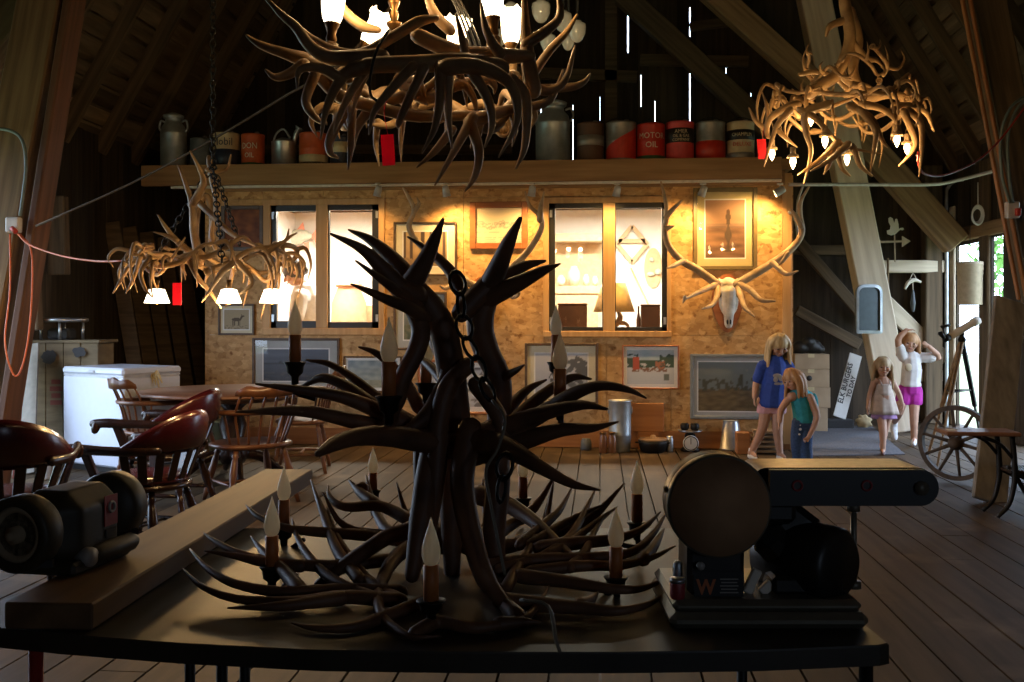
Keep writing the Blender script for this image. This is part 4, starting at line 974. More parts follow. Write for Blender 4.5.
# ---- bullet spotlights under the loft edge
mat_plain('spot_grey', (.5, .48, .44), .4, .3)
mat_emit('glow_spot', (1.0, .8, .45), 30.0)
for px, tgt, pw, lab in ((378, (330, 420), 22, 'small spotlight farthest left under the loft edge, above the right edge of the left window'), (446, (470, 330), 85, 'lit spotlight under the loft edge above the autumn woods picture'),
                         (532, (500, 420), 60, 'small spotlight under the loft edge above the red framed sketch'), (617, (590, 330), 60, 'spotlight under the loft edge above the middle of the right window'),
                         (703, (650, 330), 70, 'spotlight under the loft edge above the left corner of the large olive frame'), (780, (745, 270), 85, 'brightest spotlight at the right end of the loft edge')):
    top_ = PY(px, 183.5, 9.58); c = PY(px, 191, 9.5); tg = PY(tgt[0], tgt[1], WY); dr = (tg - c).normalized()
    if px == 780: dr = (dr + V((-.9, -.25, .2))).normalized()
    t = thing('spotlight', lab, 'spotlight', top_, 'spotlights under the loft edge')
    s = MB(); s.cyl(top_ + V((0, 0, .003)), top_ + V((0, 0, -.012)), .03, 14); s.tube([top_, top_ + V((0, 0, -.03)), c - dr * .01], .008, 8, 3); build('bracket', s, M['spot_grey'], t)
    h = MB(); h.lathe([(.02, -.05), (.03, -.045), (.034, -.01), (.038, .05), (.041, .052), (.036, .046), (.03, .03)], c, axis_mat(dr), 16); hd_ = build('lamp_head', h, M['spot_grey'], t)
    b = MB(); b.ell(c + dr * .034, (.028, .028, .012), axis_mat(dr), 12, 6); build('bulb', b, M['glow_spot'], hd_)
    lamp('SPOT', c + dr * .055, pw, WARM, .03, tg, 2.5, .9, hd_)
# ---- oil cans and milk cans along the loft edge
mat_plain('can_red', (.5, .03, .015), .45); mat_plain('can_orange', (.48, .08, .02), .5); mat_plain('can_cream', (.5, .4, .25), .5); mat_plain('can_navy', (.02, .025, .05), .5)
mat_plain('can_brown', (.1, .05, .03), .6); mat_plain('can_black', (.015, .012, .01), .5); mat_plain('can_green', (.03, .09, .03), .5); mat_plain('can_tin', (.28, .26, .24), .45, .5); mat_plain('can_grey', (.09, .1, .11), .5); mat_plain('can_white', (.62, .57, .48), .5); mat_plain('can_pink', (.55, .06, .06), .5)
LY = 9.86
def can(label, x0, x1, yt, body, bands=(), texts=(), bail=True, diag=None):
    c = PY((x0 + x1) / 2, 163, LY); r = (x1 - x0) / 2 * LY / FPX; z = LZ; h = PY(0, yt, LY).z - LZ; h = P((x0 + x1) / 2, yt, (c - CAM).dot(CF)).z - LZ
    t = thing('oil_can', label, 'can', (c.x, LY, z)); o = V((c.x, LY, z))
    b = MB(); b.lathe([(r * .97, 0), (r, .006), (r, .02), (r * .985, .026), (r * .985, h * .5), (r * 1.0, h * .52), (r * .985, h * .54), (r * .985, h - .03), (r, h - .024), (r, h - .004), (r * .95, h), (r * .9, h - .008), (r * .4, h - .002)], o, None, 28); build('body', b, M[body], t)
    cp = MB(); cp.lathe([(r * .2, h - .006), (r * .2, h + .02), (r * .15, h + .03)], o + V((r * .35, 0, 0)), None, 12); build('spout_cap', cp, M['can_tin'], t)
    if bail:
        bl = MB(); bl.tube([o + V((-r, 0, h - .03)), o + V((-r * .8, -.01, h + .02)), o + V((0, -.02, h + .05)), o + V((r * .8, -.01, h + .02)), o + V((r, 0, h - .03))], .004, 6, 4); build('bail_handle', bl, M['iron'], t)
    for lo, hi, mt in bands:
        q = MB(); q.lathe([(r * .99, h * lo), (r * 1.008, h * lo + .001), (r * 1.008, h * hi - .001), (r * .99, h * hi)], o, None, 28); build('label_band', q, M[mt], t)
    if diag:
        q = MB(); vs = []; n = 14
        for i in range(n + 1):
            a = -PI * .95 + PI * .9 * i / n; u = i / n; rr = r * 1.012
            zt = h * (.3 + .6 * u); vs += [o + V((math.cos(a) * rr, math.sin(a) * rr, h * .08)), o + V((math.cos(a) * rr, math.sin(a) * rr, zt))]
        q.add(vs, [(2 * i, 2 * i + 2, 2 * i + 3, 2 * i + 1) for i in range(n)]); build('label_band', q, M[diag], t)
    for s, sz, zz, mt, xs in texts:
        mm = frame_M(o + V((0, -r * 1.012, h * zz)), (1, 0, 0), (0, 0, 1)); q = text_mb(s, sz, mm, .001, bend=r * 1.012, xs=xs); build('lettering', q, M[mt], t)
    return t
def milk_can(label, x0, x1, yt):
    c = PY((x0 + x1) / 2, 163, LY); r = (x1 - x0) / 2 * LY / FPX; h = P((x0 + x1) / 2, yt, (c - CAM).dot(CF)).z - LZ; o = V((c.x, LY, LZ))
    t = thing('milk_can', label, 'milk can', o)
    b = MB(); b.lathe([(r * .94, 0), (r, .01), (r, h * .05), (r * .97, h * .06), (r * .97, h * .6), (r, h * .62), (r * .97, h * .64), (r * .85, h * .75), (r * .62, h * .82), (r * .6, h * .88), (r * .72, h * .9)], o, None, 32); build('body', b, M['galvanised'], t)
    l = MB(); l.lathe([(r * .5, h * .86), (r * .74, h * .9), (r * .78, h * .95), (r * .6, h * .97), (r * .25, h), (.001, h)], o, None, 24); build('lid', l, M['galvanised'], t)
    for sg in (-1, 1):
        q = MB(); q.tube([o + V((sg * r * .95, 0, h * .66)), o + V((sg * r * 1.12, 0, h * .74)), o + V((sg * r * 1.0, 0, h * .86)), o + V((sg * r * .68, 0, h * .84))], .011, 8, 4); build('handle', q, M['galvanised'], t)
milk_can('grey metal milk can at the far left end of the loft edge', 160, 187, 113)
milk_can('grey metal milk can right of the top chandelier on the loft edge', 535, 571, 100)
can('plain dark grey pail beside the left milk can', 190, 212, 139, 'can_grey', bail=False)
can('cream and navy can with dark lettering on the loft edge, above the left antler chandelier', 213, 240, 134, 'can_cream', [(.04, .52, 'can_navy')], [('Mobil', .11, .72, 'can_navy', .9)], False)
can('red orange can with white lettering left of the watering can', 241, 265, 135, 'can_orange', [(.03, .13, 'can_green')], [('DON', .085, .62, 'can_white', .85), ('OIL', .07, .34, 'can_white', .9)], False)
can('red orange can with a cream lower band right of the watering can', 299, 328, 134, 'can_orange', [(.05, .34, 'can_cream'), (.05, .12, 'can_brown')], [], False)
can('dark can with a white lettered upper half behind the hanging antler tines', 330, 351, 137, 'can_navy', [(.45, .8, 'can_cream')], [], False)
can('brown oil can with a cream label right of the milk can', 577, 604, 124, 'can_brown', [(.42, .68, 'can_tin')])
can('cream and dark red can with a slanted colour split', 606, 636, 123, 'can_tin', diag='can_red')
can('bright red can lettered MOTOR OIL in white', 637, 665, 125, 'can_red', [(.04, .15, 'can_green')], [('MOTOR', .08, .66, 'can_white', .95), ('OIL', .08, .42, 'can_white', 1.0)])
can('pinkish red can with a black middle band', 666, 694, 123, 'can_pink', [(.46, .82, 'can_black')], [('AMER', .05, .73, 'can_cream', 1.0), ('OIL & GAS', .04, .62, 'can_cream', .9), ('COMPANY', .04, .52, 'can_cream', .9)])
can('cream topped can with a red lower half', 696, 725, 123, 'can_tin', [(.05, .5, 'can_red')])
can('cream can with black and red lettering at the right end of the row', 727, 754, 123, 'can_cream', [(.52, .78, 'can_black'), (.04, .2, 'can_tin')], [('CHAMPLIN', .048, .65, 'can_cream', .9), ('DELUXE', .055, .4, 'can_red', .95)])
c = PY(284, 163, LY); o = V((c.x, LY, LZ)); r = 13 * LY / FPX; h = .25
wc = thing('watering_can', 'silver watering can on the loft edge between the red orange cans', 'watering can', o)
b = MB(); b.lathe([(r, 0), (r, .01), (r * .97, .02), (r * .97, h), (r, h + .008), (r * .8, h + .02), (r * .3, h + .05)], o, None, 24); build('body', b, M['steel'], wc)
b = MB(); b.tube([o + V((r * .8, 0, h * .9)), o + V((r * 1.0, -.02, h + .08)), o + V((r * 1.25, -.02, h + .13))], [.022, .026, .03], 10, 3); b.tube([o + V((r * 1.2, -.02, h + .125)), o + V((r * 1.32, -.02, h + .15))], [.03, .05], 12, 1); build('spout', b, M['steel'], wc)
b = MB(); b.tube([o + V((-r * .9, 0, h)), o + V((-r * .6, 0, h + .1)), o + V((0, 0, h + .14)), o + V((r * .5, 0, h + .05))], .011, 8, 4); build('handle', b, M['steel'], wc)
# ---- in the lit room, seen through the glass
mat_plain('shade_amber', (.8, .55, .24), .7); mat_plain('leather_box', (.08, .035, .02), .5); mat_plain('room_wood', (.6, .42, .24), .6); mat_plain('fish_skin', (.55, .55, .45), .5); mat_plain('fish_fin', (.75, .3, .2), .6); mat_plain('terracotta', (.7, .35, .2), .7)
def room(px, py, Y): return PY(px, py, Y)
fm = thing('fish_mount', 'mounted fish with reddish fins on the white wall behind the left window', 'fish', room(295, 240, 12.45))
b = MB(); q = [room(x, y, 12.42) for x, y in ((283, 246), (290, 240), (302, 236), (312, 236))]; b.tube(q, [.03, .11, .09, .03], 12, 4, True, .5); build('body', b, M['fish_skin'], fm)
for poly in ([(311, 236), (319, 226), (318, 246)], [(296, 231), (303, 222), (305, 232)], [(290, 247), (297, 254), (300, 246)], [(303, 243), (309, 250), (309, 242)]):
    b = MB(); pts = [room(x, y, 12.42) for x, y in poly]; cc = pts[0]; b.prism([(p.x - cc.x, p.z - cc.z) for p in pts], .015, frame_M(cc, (1, 0, 0), (0, 0, 1))); build('fin', b, M['fish_fin'], fm)
lp = room(618, 318, 10.2); zt = .92
def base_stand(mt, px, Y, z, w, d_, name, lab):
    c = PY(px, 300, Y); mb = MB(); mb.box((c.x, Y, z - .02), (w, d_, .04), None, .005); t = thing(name, lab, 'table', (c.x, Y, 0)); build('tabletop', mb, M[mt], t)
    for sx in (-1, 1):
        for sy in (-1, 1):
            l = MB(); l.box((c.x + sx * (w / 2 - .04), Y + sy * (d_ / 2 - .04), (z - .04) / 2), (.05, .05, z - .04)); build('leg', l, M[mt], t)
WZ = W2[2] + .06; tz = WZ - .04
base_stand('room_wood', 607, 10.3, tz, 1.15, .6, 'window_table', 'wooden table standing just inside the right window')
lamp_c = PY(614, 300, 10.2); lo = V((lamp_c.x, 10.2, tz)); la = thing('antler_lamp', 'table lamp with an amber shade and antler foot behind the right window', 'lamp', lo)
b = MB(); b.tube([lo + V((-.1, 0, .015)), lo + V((-.02, 0, .06)), lo + V((.06, 0, .16)), lo + V((.04, 0, .24))], [.012, .03, .03, .015], 8, 4); b.tube([lo + V((.06, 0, .12)), lo + V((.13, 0, .1)), lo + V((.16, 0, .02))], [.025, .018, .008], 8, 4); b.tube([lo + V((.0, 0, .06)), lo + V((.08, .0, .03)), lo + V((.1, 0, .0))], [.02, .016, .01], 8, 3); build('foot', b, M['antler'], la)
zs = PY(610, 312, 10.2).z; zs1 = PY(610, 283, 10.2).z
b = MB(); b.lathe([(.21, zs - lo.z), (.12, zs1 - lo.z)], lo, None, 28); build('lamp_shade', b, M['shade_amber'], la)
for px0, px1, py, lab in ((558, 587, 305, 'dark brown box inside the left half of the right window'), (641, 660, 306, 'dark brown box inside the right half of the right window')):
    a, bb_ = PY(px0, py, 10.08), PY(px1, py, 10.08); mb = MB(); mb.box(((a.x + bb_.x) / 2, 10.12, (tz + a.z) / 2), (bb_.x - a.x, .14, a.z - tz), None, .006); t = thing('keepsake_box', lab, 'box', ((a.x + bb_.x) / 2, 10.12, tz)); build('body', mb, M['leather_box'], t)
    l = MB(); l.box(((a.x + bb_.x) / 2, 10.12, a.z + .008), (bb_.x - a.x + .01, .15, .016), None, .004); build('lid', l, M['leather_box'], t)
c = PY(638.5, 300, 10.1); b = MB(); zt_ = PY(638, 306, 10.1).z - tz; b.lathe([(.02, 0), (.022, .01), (.022, zt_ * .55), (.01, zt_ * .75), (.009, zt_), (.001, zt_)], (c.x, 10.1, tz), None, 14); one('bottle', b, M['leather_box'], 'slim dark bottle between the lamp and the right box in the window', 'bottle', (c.x, 10.1, tz))
dm = thing('diamond_frame', 'wooden diamond shaped frame hung on the white wall behind the right window', 'frame', room(632, 244, 12.5)); cc = room(632, 244, 12.48); k = .0124
for a, bb_ in (((-15, 0), (0, 18)), ((0, 18), (15, 0)), ((15, 0), (0, -18)), ((0, -18), (-15, 0)), ((-13, 3), (13, 3))):
    mb = MB(); mb.beam(cc + V((a[0] * k, 0, a[1] * k)), cc + V((bb_[0] * k, 0, bb_[1] * k)), .05, .03, (0, 1, 0)); build('rail', mb, M['room_wood'], dm)
cc = room(653, 268, 12.535); mb = MB(); mb.prism([(math.cos(i * PI / 14) * 9 * k, math.sin(i * PI / 14) * 20 * k) for i in range(28)], .03, frame_M(cc + V((0, -.02, 0)), (1, 0, 0), (0, 0, 1))); pq = thing('oval_plaque', 'oval wooden plaque on the white wall at the right edge of the right window', 'plaque', cc); build('board', mb, M['room_wood'], pq)
mb = MB(); mb.ell(cc + V((.06, -.06, -.05)), (.04, .03, .04)); mb.ell(cc + V((-.03, -.05, -.08)), (.05, .03, .03)); mb.ell(cc + V((-.02, -.05, .1)), (.03, .02, .03)); build('ornament', mb, M['fish_skin'], pq)
mb = MB(); mb.tube([room(631, 268, 12.5), room(652, 312, 12.3), V((room(652, 312, 12.3) * 2.9 - room(631, 268, 12.5) * 1.9).xy.to_3d())], .012, 8, 1); one('walking_stick', mb, M['room_wood'], 'slanting stick against the white wall behind the amber lampshade', 'stick', room(652, 312, 12.2))
a0, a1 = room(556, 300, 12.2), room(598, 300, 12.2); hu = thing('hutch', 'wooden hutch with a shelf of odds and ends seen through the right window', 'cabinet', ((a0.x + a1.x) / 2, 12.3, 0))
for y0, y1, dd, nm in ((234, 242, .4, 'cornice'), (286, 294, .4, 'shelf'), (242, 286, .03, 'back_panel')):
    zz0, zz1 = room(577, y1, 12.2).z, room(577, y0, 12.2).z; mb = MB(); mb.box(((a0.x + a1.x) / 2, 12.3 + (.2 - dd / 2 if dd < .1 else 0), (zz0 + zz1) / 2), (a1.x - a0.x + .1, dd, zz1 - zz0), None, .005); build(nm, mb, M['room_wood'], hu)
mb = MB(); mb.box(((a0.x + a1.x) / 2, 12.3, room(577, 294, 12.2).z / 2), (a1.x - a0.x, .36, room(577, 294, 12.2).z)); build('base_cabinet', mb, M['room_wood'], hu)
sz = room(577, 286, 12.2).z
for px, rr_, hh, lab in ((561, .055, .13, 'pale bowl at the left of the hutch shelf'), (574, .08, .24, 'tall tan jar in the middle of the hutch shelf'), (586, .045, .14, 'small pale jug right of the tan jar on the hutch shelf'), (595, .04, .12, 'small pot at the right end of the hutch shelf')):
    cc = room(px, 280, 12.2); mb = MB(); mb.lathe([(rr_ * .6, 0), (rr_, hh * .4), (rr_ * .9, hh * .7), (rr_ * .5, hh * .95), (rr_ * .55, hh)], (cc.x, 12.2, sz), None, 16); one('jar', mb, M['room_wood' if px in (573,) else 'fish_skin'], lab, 'jar', (cc.x, 12.2, sz))
cc = room(349, 320, 11.6); t = thing('terracotta_jar', 'large pinkish jar inside the right half of the left window', 'jar', (cc.x, 11.6, 0)); hz_ = room(349, 281, 11.6).z
mb = MB(); mb.lathe([(.12, 0), (.2, .25), (.22, hz_ * .6), (.2, hz_ * .85), (.12, hz_ * .97), (.14, hz_)], (cc.x, 11.6, 0), None, 24); build('body', mb, M['terracotta'], t)
mb = MB(); mb.torus((cc.x, 11.6, hz_ * .97), .14, .02, None, 24, 8); build('rim', mb, M['terracotta'], t)
cc = room(373, 300, 11.9); mb = MB(); mb.box((cc.x, 11.9, room(366, 307, 11.9).z / 2), (.25, .3, room(366, 307, 11.9).z), None, .01); t = thing('side_cupboard', 'low reddish cupboard at the right edge of the left window', 'cupboard', (cc.x, 11.9, 0)); build('body', mb, M['fish_fin'], t)
mb = MB(); mb.box((cc.x, 11.74, room(366, 318, 11.9).z), (.2, .02, .3), None, .004); build('door', mb, M['terracotta'], t)
# ceiling lights of the room
mat_emit('glow_tube', (1, .9, .72), 4.0)
for px, lab in ((345, 'long ceiling light in the lit room behind the left window'), (610, 'long ceiling light in the lit room behind the right window')):
    cc = PY(px, 200, 11.1); t = thing('ceiling_light', lab, 'ceiling light', (cc.x, 11.1, 2.61)); mb = MB(); mb.box((cc.x, 11.1, 2.6), (1.3, .3, .04), None, .01); build('housing', mb, M['white_paint'], t)
    mb = MB(); mb.box((cc.x, 11.1, 2.57), (1.24, .25, .03), None, .01); build('diffuser', mb, M['glow_tube'], t)
    l = lamp('AREA', (cc.x, 11.1, 2.55), 170, (1, .92, .74), 1.2, (cc.x, 11.1, 0)); l.data.shape = 'RECTANGLE'; l.data.size_y = .25
# ================================================================ furniture
mat_noise('chair_wood', (.06, .024, .013), (.13, .055, .028), (12, 12, 3), .35, bump=.05)
mat_noise('chair_light', (.1, .04, .018), (.2, .085, .038), (12, 12, 3), .35, bump=.05)
mat_noise('chair_dark', (.01, .005, .004), (.022, .01, .008), (12, 12, 3), .25, bump=.03)
mat_plain('leather_red', (.03, .0035, .006), .24, spec=.6)
mat_noise('table_wood', (.14, .06, .032), (.23, .11, .058), (2, 14, 14), .35, bump=.04)
def turned(mb, a, b, r):       # turned leg from a (top) to b (foot)
    a, b = V(a), V(b); L = (b - a).length
    prof = [(.8, 0), (.75, .08), (1.15, .12), (.8, .15), (1.0, .22), (1.25, .42), (1.1, .55), (.75, .62), (1.1, .66), (.8, .7), (.95, .8), (.7, 1)]
    mb.lathe([(r * p, L * t) for p, t in prof], a, axis_mat(b - a), 12)
def windsor(label, mt, loc, rz):       # seat faces local +Y, back at -Y
    t = thing('windsor_chair', label, 'chair', (0, 0, 0))
    s = MB(); poly = []
    for i in range(32):
        a = 2 * PI * i / 32; rx = .235 + .012 * math.cos(2 * a); ry = .215
        x, y = math.copysign(abs(math.cos(a)) ** .75, math.cos(a)) * rx, math.copysign(abs(math.sin(a)) ** .75, math.sin(a)) * ry
        poly.append((x, y))
    vs = []; n = 32
    for k, (sc, z) in enumerate(((.9, .395), (1, .41), (1, .425), (.93, .435), (.6, .424), (.0, .42))):
        for x, y in poly: vs.append(V((x * sc, y * sc, z)))
    s.add(vs, [tuple(range(n))[::-1]] + [(k * n + j, k * n + (j + 1) % n, (k + 1) * n + (j + 1) % n, (k + 1) * n + j) for k in range(5) for j in range(n)], True); build('seat', s, M[mt], t)
    for sx in (-1, 1):
        for sy in (-1, 1):
            l = MB(); turned(l, (sx * .15, sy * .14, .4), (sx * .22, sy * .21, 0), .019); build('leg', l, M[mt], t)
    for p, q in (((-.19, -.18, .15), (-.19, .18, .15)), ((.19, -.18, .15), (.19, .18, .15)), ((-.19, 0, .15), (.19, 0, .15))):
        l = MB(); l.tube([p, V(p).lerp(V(q), .5), q], [.008, .013, .008], 8, 2); build('stretcher', l, M[mt], t)
    bow = lambda a: V((.27 * math.cos(a), -.03 + .23 * math.sin(a), .665))
    pts = [V((.285, .13, .655)), V((.275, .05, .66))] + [bow(a) for a in (-.35, -.8, -1.2, -PI / 2, -1.94, -2.34, -2.79)] + [V((-.275, .05, .66)), V((-.285, .13, .655))]
    b = MB(); b.tube(pts, [.024] + [.02] * (len(pts) - 2) + [.024], 8, 3, True, 1.4, round_ends=True); build('arm_rail', b, M[mt], t)
    for sx in (-1, 1):
        l = MB(); turned(l, (sx * .275, .07, .655), (sx * .2, .1, .42), .016); build('arm_post', l, M[mt], t)
    for i in range(8):
        a = -.55 - (PI - 1.1) * i / 7; foot = V((.2 * math.cos(a), .19 * math.sin(a), .42)); mid = bow(a)
        tall = 1 <= i <= 6
        tp = V((.25 * math.cos(a), -.05 + .25 * math.sin(a) - .03, .8)) if tall else mid
        l = MB(); l.tube([foot, foot.lerp(mid, .5), mid] + ([tp] if tall else []), .0085, 8, 2); build('spindle', l, M[mt], t)
    c = MB(); n = 14; vs = []; fs = []
    for i in range(n + 1):
        a = -.75 - (PI - 1.5) * i / n; u = abs(2 * i / n - 1); zt = .86 - .03 * u ** 2 + .012 * math.cos(u * 9); zb2 = .775 + .012 * u
        for rr_ in (.0, .024):
            x, y = (.26 + rr_) * math.cos(a), -.08 + (.25 + rr_) * math.sin(a)
            vs += [V((x, y, zb2)), V((x, y - .012, zt))]
    for i in range(n):
        o = i * 4
        for a, b2 in ((0, 1), (1, 3), (3, 2), (2, 0)): fs.append((o + a, o + b2, o + 4 + b2, o + 4 + a))
    fs += [(0, 1, 3, 2), (n * 4, n * 4 + 2, n * 4 + 3, n * 4 + 1)]
    c.add(vs, fs, True); build('crest_rail', c, M[mt], t)
    t.location = loc; t.rotation_euler = (0, 0, rz); return t
def captain(label, loc, rz, sz=1.0):
    t = thing('captains_chair', label, 'chair', (0, 0, 0))
    s = MB(); s.lathe([(.0, .36), (.22, .365), (.255, .38), (.255, .4), (.24, .405)], (0, 0, 0), None, 28); build('seat', s, M['chair_dark'], t)
    q = MB(); q.lathe([(.0, .405), (.235, .405), (.245, .425), (.225, .45), (.15, .458), (0, .46)], (0, 0, 0), None, 28); build('cushion', q, M['leather_red'], t, label='dark red leather cushion')
    for sx in (-1, 1):
        for sy in (-1, 1):
            l = MB(); turned(l, (sx * .15, sy * .15, .37), (sx * .24, sy * .24, 0), .024); build('leg', l, M['chair_dark'], t)
    for p, q_ in (((-.2, -.2, .15), (-.2, .2, .15)), ((.2, -.2, .15), (.2, .2, .15)), ((-.2, .02, .15), (.2, .02, .15))):
        l = MB(); l.tube([p, V(p).lerp(V(q_), .5), q_], [.01, .016, .01], 8, 2); build('stretcher', l, M['chair_dark'], t)
    R_ = .3
    for sx in (-1, 1):
        l = MB(); l.tube([(sx * .31, .32, .61), (sx * .31, .22, .615), (sx * .305, .05, .61), (sx * .29, -.12, .61), (sx * .22, -.24, .61)], [.026, .03, .026, .026, .024], 10, 4, True, .75, round_ends=True); l.tube([(sx * .31, .3, .6), (sx * .31, .31, .57)], [.028, .024], 10, 2, round_ends=True); build('arm', l, M['chair_dark'], t)
        l = MB(); l.beam((sx * .3, .17, .6), (sx * .23, .12, .38), .03, .055, (0, 1, 0), .006); build('arm_post', l, M['chair_dark'], t)
    for i in range(9):
        a = -.25 - (PI - .5) * i / 8
        l = MB(); p, q_ = V((R_ * math.cos(a), -.0 + R_ * math.sin(a), .6)), V((.225 * math.cos(a), .225 * math.sin(a), .395))
        l.beam(q_, p, .012, .05, (-math.sin(a), math.cos(a), 0), .004); build('slat', l, M['chair_dark'], t)
    n = 20; vs = []; fs = []; m = 8
    for i in range(n + 1):
        u = i / n; a = -.12 - (PI - .24) * u; k = math.sin(u * PI); zt = .62 + .2 * k ** 1.1; zb2 = .585
        for j in range(m):
            b = 2 * PI * j / m; z = (zt + zb2) / 2 + (zt - zb2) / 2 * math.cos(b); th = .028 * math.sin(b) * (.55 + .45 * k); lean = (z - .6) * .18
            rr_ = R_ + th + lean; vs.append(V((rr_ * math.cos(a), rr_ * math.sin(a), z)))
    fs = [(i * m + j, (i + 1) * m + j, (i + 1) * m + (j + 1) % m, i * m + (j + 1) % m) for i in range(n) for j in range(m)] + [tuple(range(m)), tuple(n * m + j for j in range(m))[::-1]]
    c = MB(); c.add(vs, fs, True); build('backrest', c, M['leather_red'], t, label='curved dark red leather backrest')
    t.location = loc; t.rotation_euler = (0, 0, rz); t.scale = (sz,) * 3; return t
def face(dx, dy):              # rotation for a chair that looks along (dx right, dy away) of the camera
    w = CR * dx + CF * dy; return math.atan2(w.y, w.x) - PI / 2
def G(px, d): p = P(px, 318, d); return V((p.x, p.y, 0))
windsor('brown spindle back chair right of the round table, its back toward the right', 'chair_wood', G(251, 6.95), face(-.6, .8)).scale = (1.12, 1.12, .96)
windsor('reddish spindle back chair behind the other at the right of the round table', 'chair_light', G(302, 8.35), face(-.95, -.1))
windsor('small spindle back chair between the white freezer and the round table', 'chair_light', G(152, 7.7), face(.6, .75)).scale = (.9, .9, .95)
captain('dark armchair with red leather back standing sideways in front of the white freezer', G(146, 5.45), face(-.96, .3), .95)
captain('dark red leather armchair half hidden behind another, nearest the round table', G(166, 6.5), face(-.96, .15), 1.0)
captain('dark red leather armchair cut off by the left edge of the photo', G(4, 4.75), face(-.35, .9), 1.0)
tc_ = G(233, 7.95); tt = thing('round_table', 'round brown wooden table beside the white freezer', 'table', tc_)
b = MB(); b.lathe([(.0, .665), (.66, .665), (.71, .675), (.72, .685), (.71, .7), (0, .702)], tc_, None, 48); build('tabletop', b, M['table_wood'], tt)
b = MB(); b.lathe([(.42, .62), (.42, .666), (.4, .666), (.4, .62)], tc_, None, 40); build('apron', b, M['table_wood'], tt)
b = MB(); b.lathe([(.09, .12), (.13, .2), (.08, .3), (.11, .42), (.07, .55), (.2, .666)], tc_, None, 24); build('pedestal', b, M['chair_dark'], tt)
for k in range(4):
    a = k * PI / 2 + .5; u = V((math.cos(a), math.sin(a), 0)); b = MB(); b.tube([tc_ + u * .06 + V((0, 0, .2)), tc_ + u * .22 + V((0, 0, .16)), tc_ + u * .36 + V((0, 0, .05)), tc_ + u * .44 + V((0, 0, .02))], [.05, .04, .03, .022], 8, 4); build('foot', b, M['chair_dark'], tt)
mat_plain('olive_pail', (.1, .1, .05), .6)
wb = G(224, 8.75); t = thing('waste_basket', 'olive green waste basket on the floor under the round table', 'basket', wb)
b = MB(); b.lathe([(.11, 0), (.12, .01), (.15, .36), (.158, .37), (.145, .365), (.11, .02), (0, .02)], wb, None, 24); build('body', b, M['olive_pail'], t)
b = MB(); b.torus(wb + V((0, 0, .368)), .153, .01, None, 24, 8); build('rim', b, M['olive_pail'], t)
mat_plain('pale_board', (.2, .18, .15), .7)
# chest freezer
mat_plain('enamel', (.52, .55, .64), .25, var=.02)
mat_plain('enamel_trim', (.4, .41, .44), .35)
fa_ = math.radians(31.5); cn = P(123, 477, 8.05); cn.z = 0
fx = (-CR * math.cos(fa_) + CF * math.sin(fa_)); fy = (CR * math.cos(PI / 2 - fa_) + CF * math.sin(PI / 2 - fa_)); FWd, FDp, FHt = .785, .58, .86
rot = Matrix((fx, fy, V((0, 0, 1)))).transposed(); fc = cn + fx * FWd / 2 + fy * FDp / 2
fz = thing('chest_freezer', 'white chest freezer beside the round table', 'freezer', fc)
b = MB(); b.box(fc + V((0, 0, .42)), (FWd, FDp, .74), rot, .015); build('body', b, M['enamel'], fz)
b = MB(); b.box(fc + V((0, 0, FHt - .028)), (FWd + .014, FDp + .014, .06), rot, .018); ld = build('lid', b, M['enamel'], fz)
b = MB(); b.box(fc - fy * (FDp / 2 + .012) + V((0, 0, FHt - .03)), (.09, .02, .022), rot, .006); build('handle', b, M['enamel_trim'], ld)
b = MB(); b.box(fc + V((0, 0, .795)), (FWd - .01, FDp - .01, .016), rot); build('gasket', b, M['enamel_trim'], fz)
b = MB(); b.box(fc + V((0, 0, .025)), (FWd - .06, FDp - .06, .05), rot); build('plinth', b, M['black_sash'], fz)
mat_plain('straw', (.55, .45, .26), .8)
gl = MB(); g0 = P(152, 372, 8.33)
for k in range(7): gl.tube([g0 + CR * (-.035 + .012 * k) + V((0, 0, .015)), g0 + CR * (-.05 + .02 * k) - CF * .035 + V((0, 0, -.03)), g0 + CR * (-.06 + .026 * k) - CF * .03 + V((0, 0, -.09 - .02 * (k % 3)))], [.009, .012, .006], 7, 3)
one('straw_tassel', gl, M['straw'], 'straw coloured tassel hanging over the right edge of the freezer lid', 'tassel', g0)
# left corner
mat_noise('crate_wood', (.09, .066, .036), (.2, .15, .085), (4, 4, 14), .8, bump=.15)
ka = P(28, 343, 8.7); kb = P(98, 343, 8.7); kw = (kb - ka).length; kz = ka.z; kc = (ka + kb) / 2 + CF * .3; kc.z = 0
rotc = Matrix((CR, CF, CU)).transposed()
cr = thing('wooden_crate', 'tall wooden crate left of the white freezer', 'crate', kc)
for k in range(4):
    b = MB(); w = kw / 4; b.box(kc - CF * .28 + CR * (-kw / 2 + w * (k + .5)) + V((0, 0, kz / 2)), (w - .004, .03, kz), rotc, .004); build('front_board', b, M['crate_wood'], cr)
b = MB(); b.box(kc - CF * .1 + V((0, 0, kz / 2)), (kw - .02, .34, kz - .02), rotc, .004); build('body', b, M['crate_wood'], cr)
b = MB(); b.box(kc - CF * .1 + V((0, 0, kz + .012)), (kw + .03, .42, .026), rotc, .004); build('lid', b, M['crate_wood'], cr)
mat_plain('stencil_dark', (.03, .03, .032), .8); mat_plain('stencil_red', (.16, .03, .02), .7)
def splotch(c, rx, rz_, seed):
    rr = random.Random(seed); p = [(math.cos(a) * rx * rr.uniform(.75, 1.1), math.sin(a) * rz_ * rr.uniform(.75, 1.1)) for a in [2 * PI * i / 18 for i in range(18)]]
    mb = MB(); mb.prism(p, .002, frame_M(c, CR, CU)); return mb
build('stain', splotch(P(50, 357, 8.7) - CF * .018, .07, .07, 1), M['stencil_dark'], cr); build('stain', splotch(P(80, 352, 8.7) - CF * .018, .06, .05, 2), M['stencil_dark'], cr)
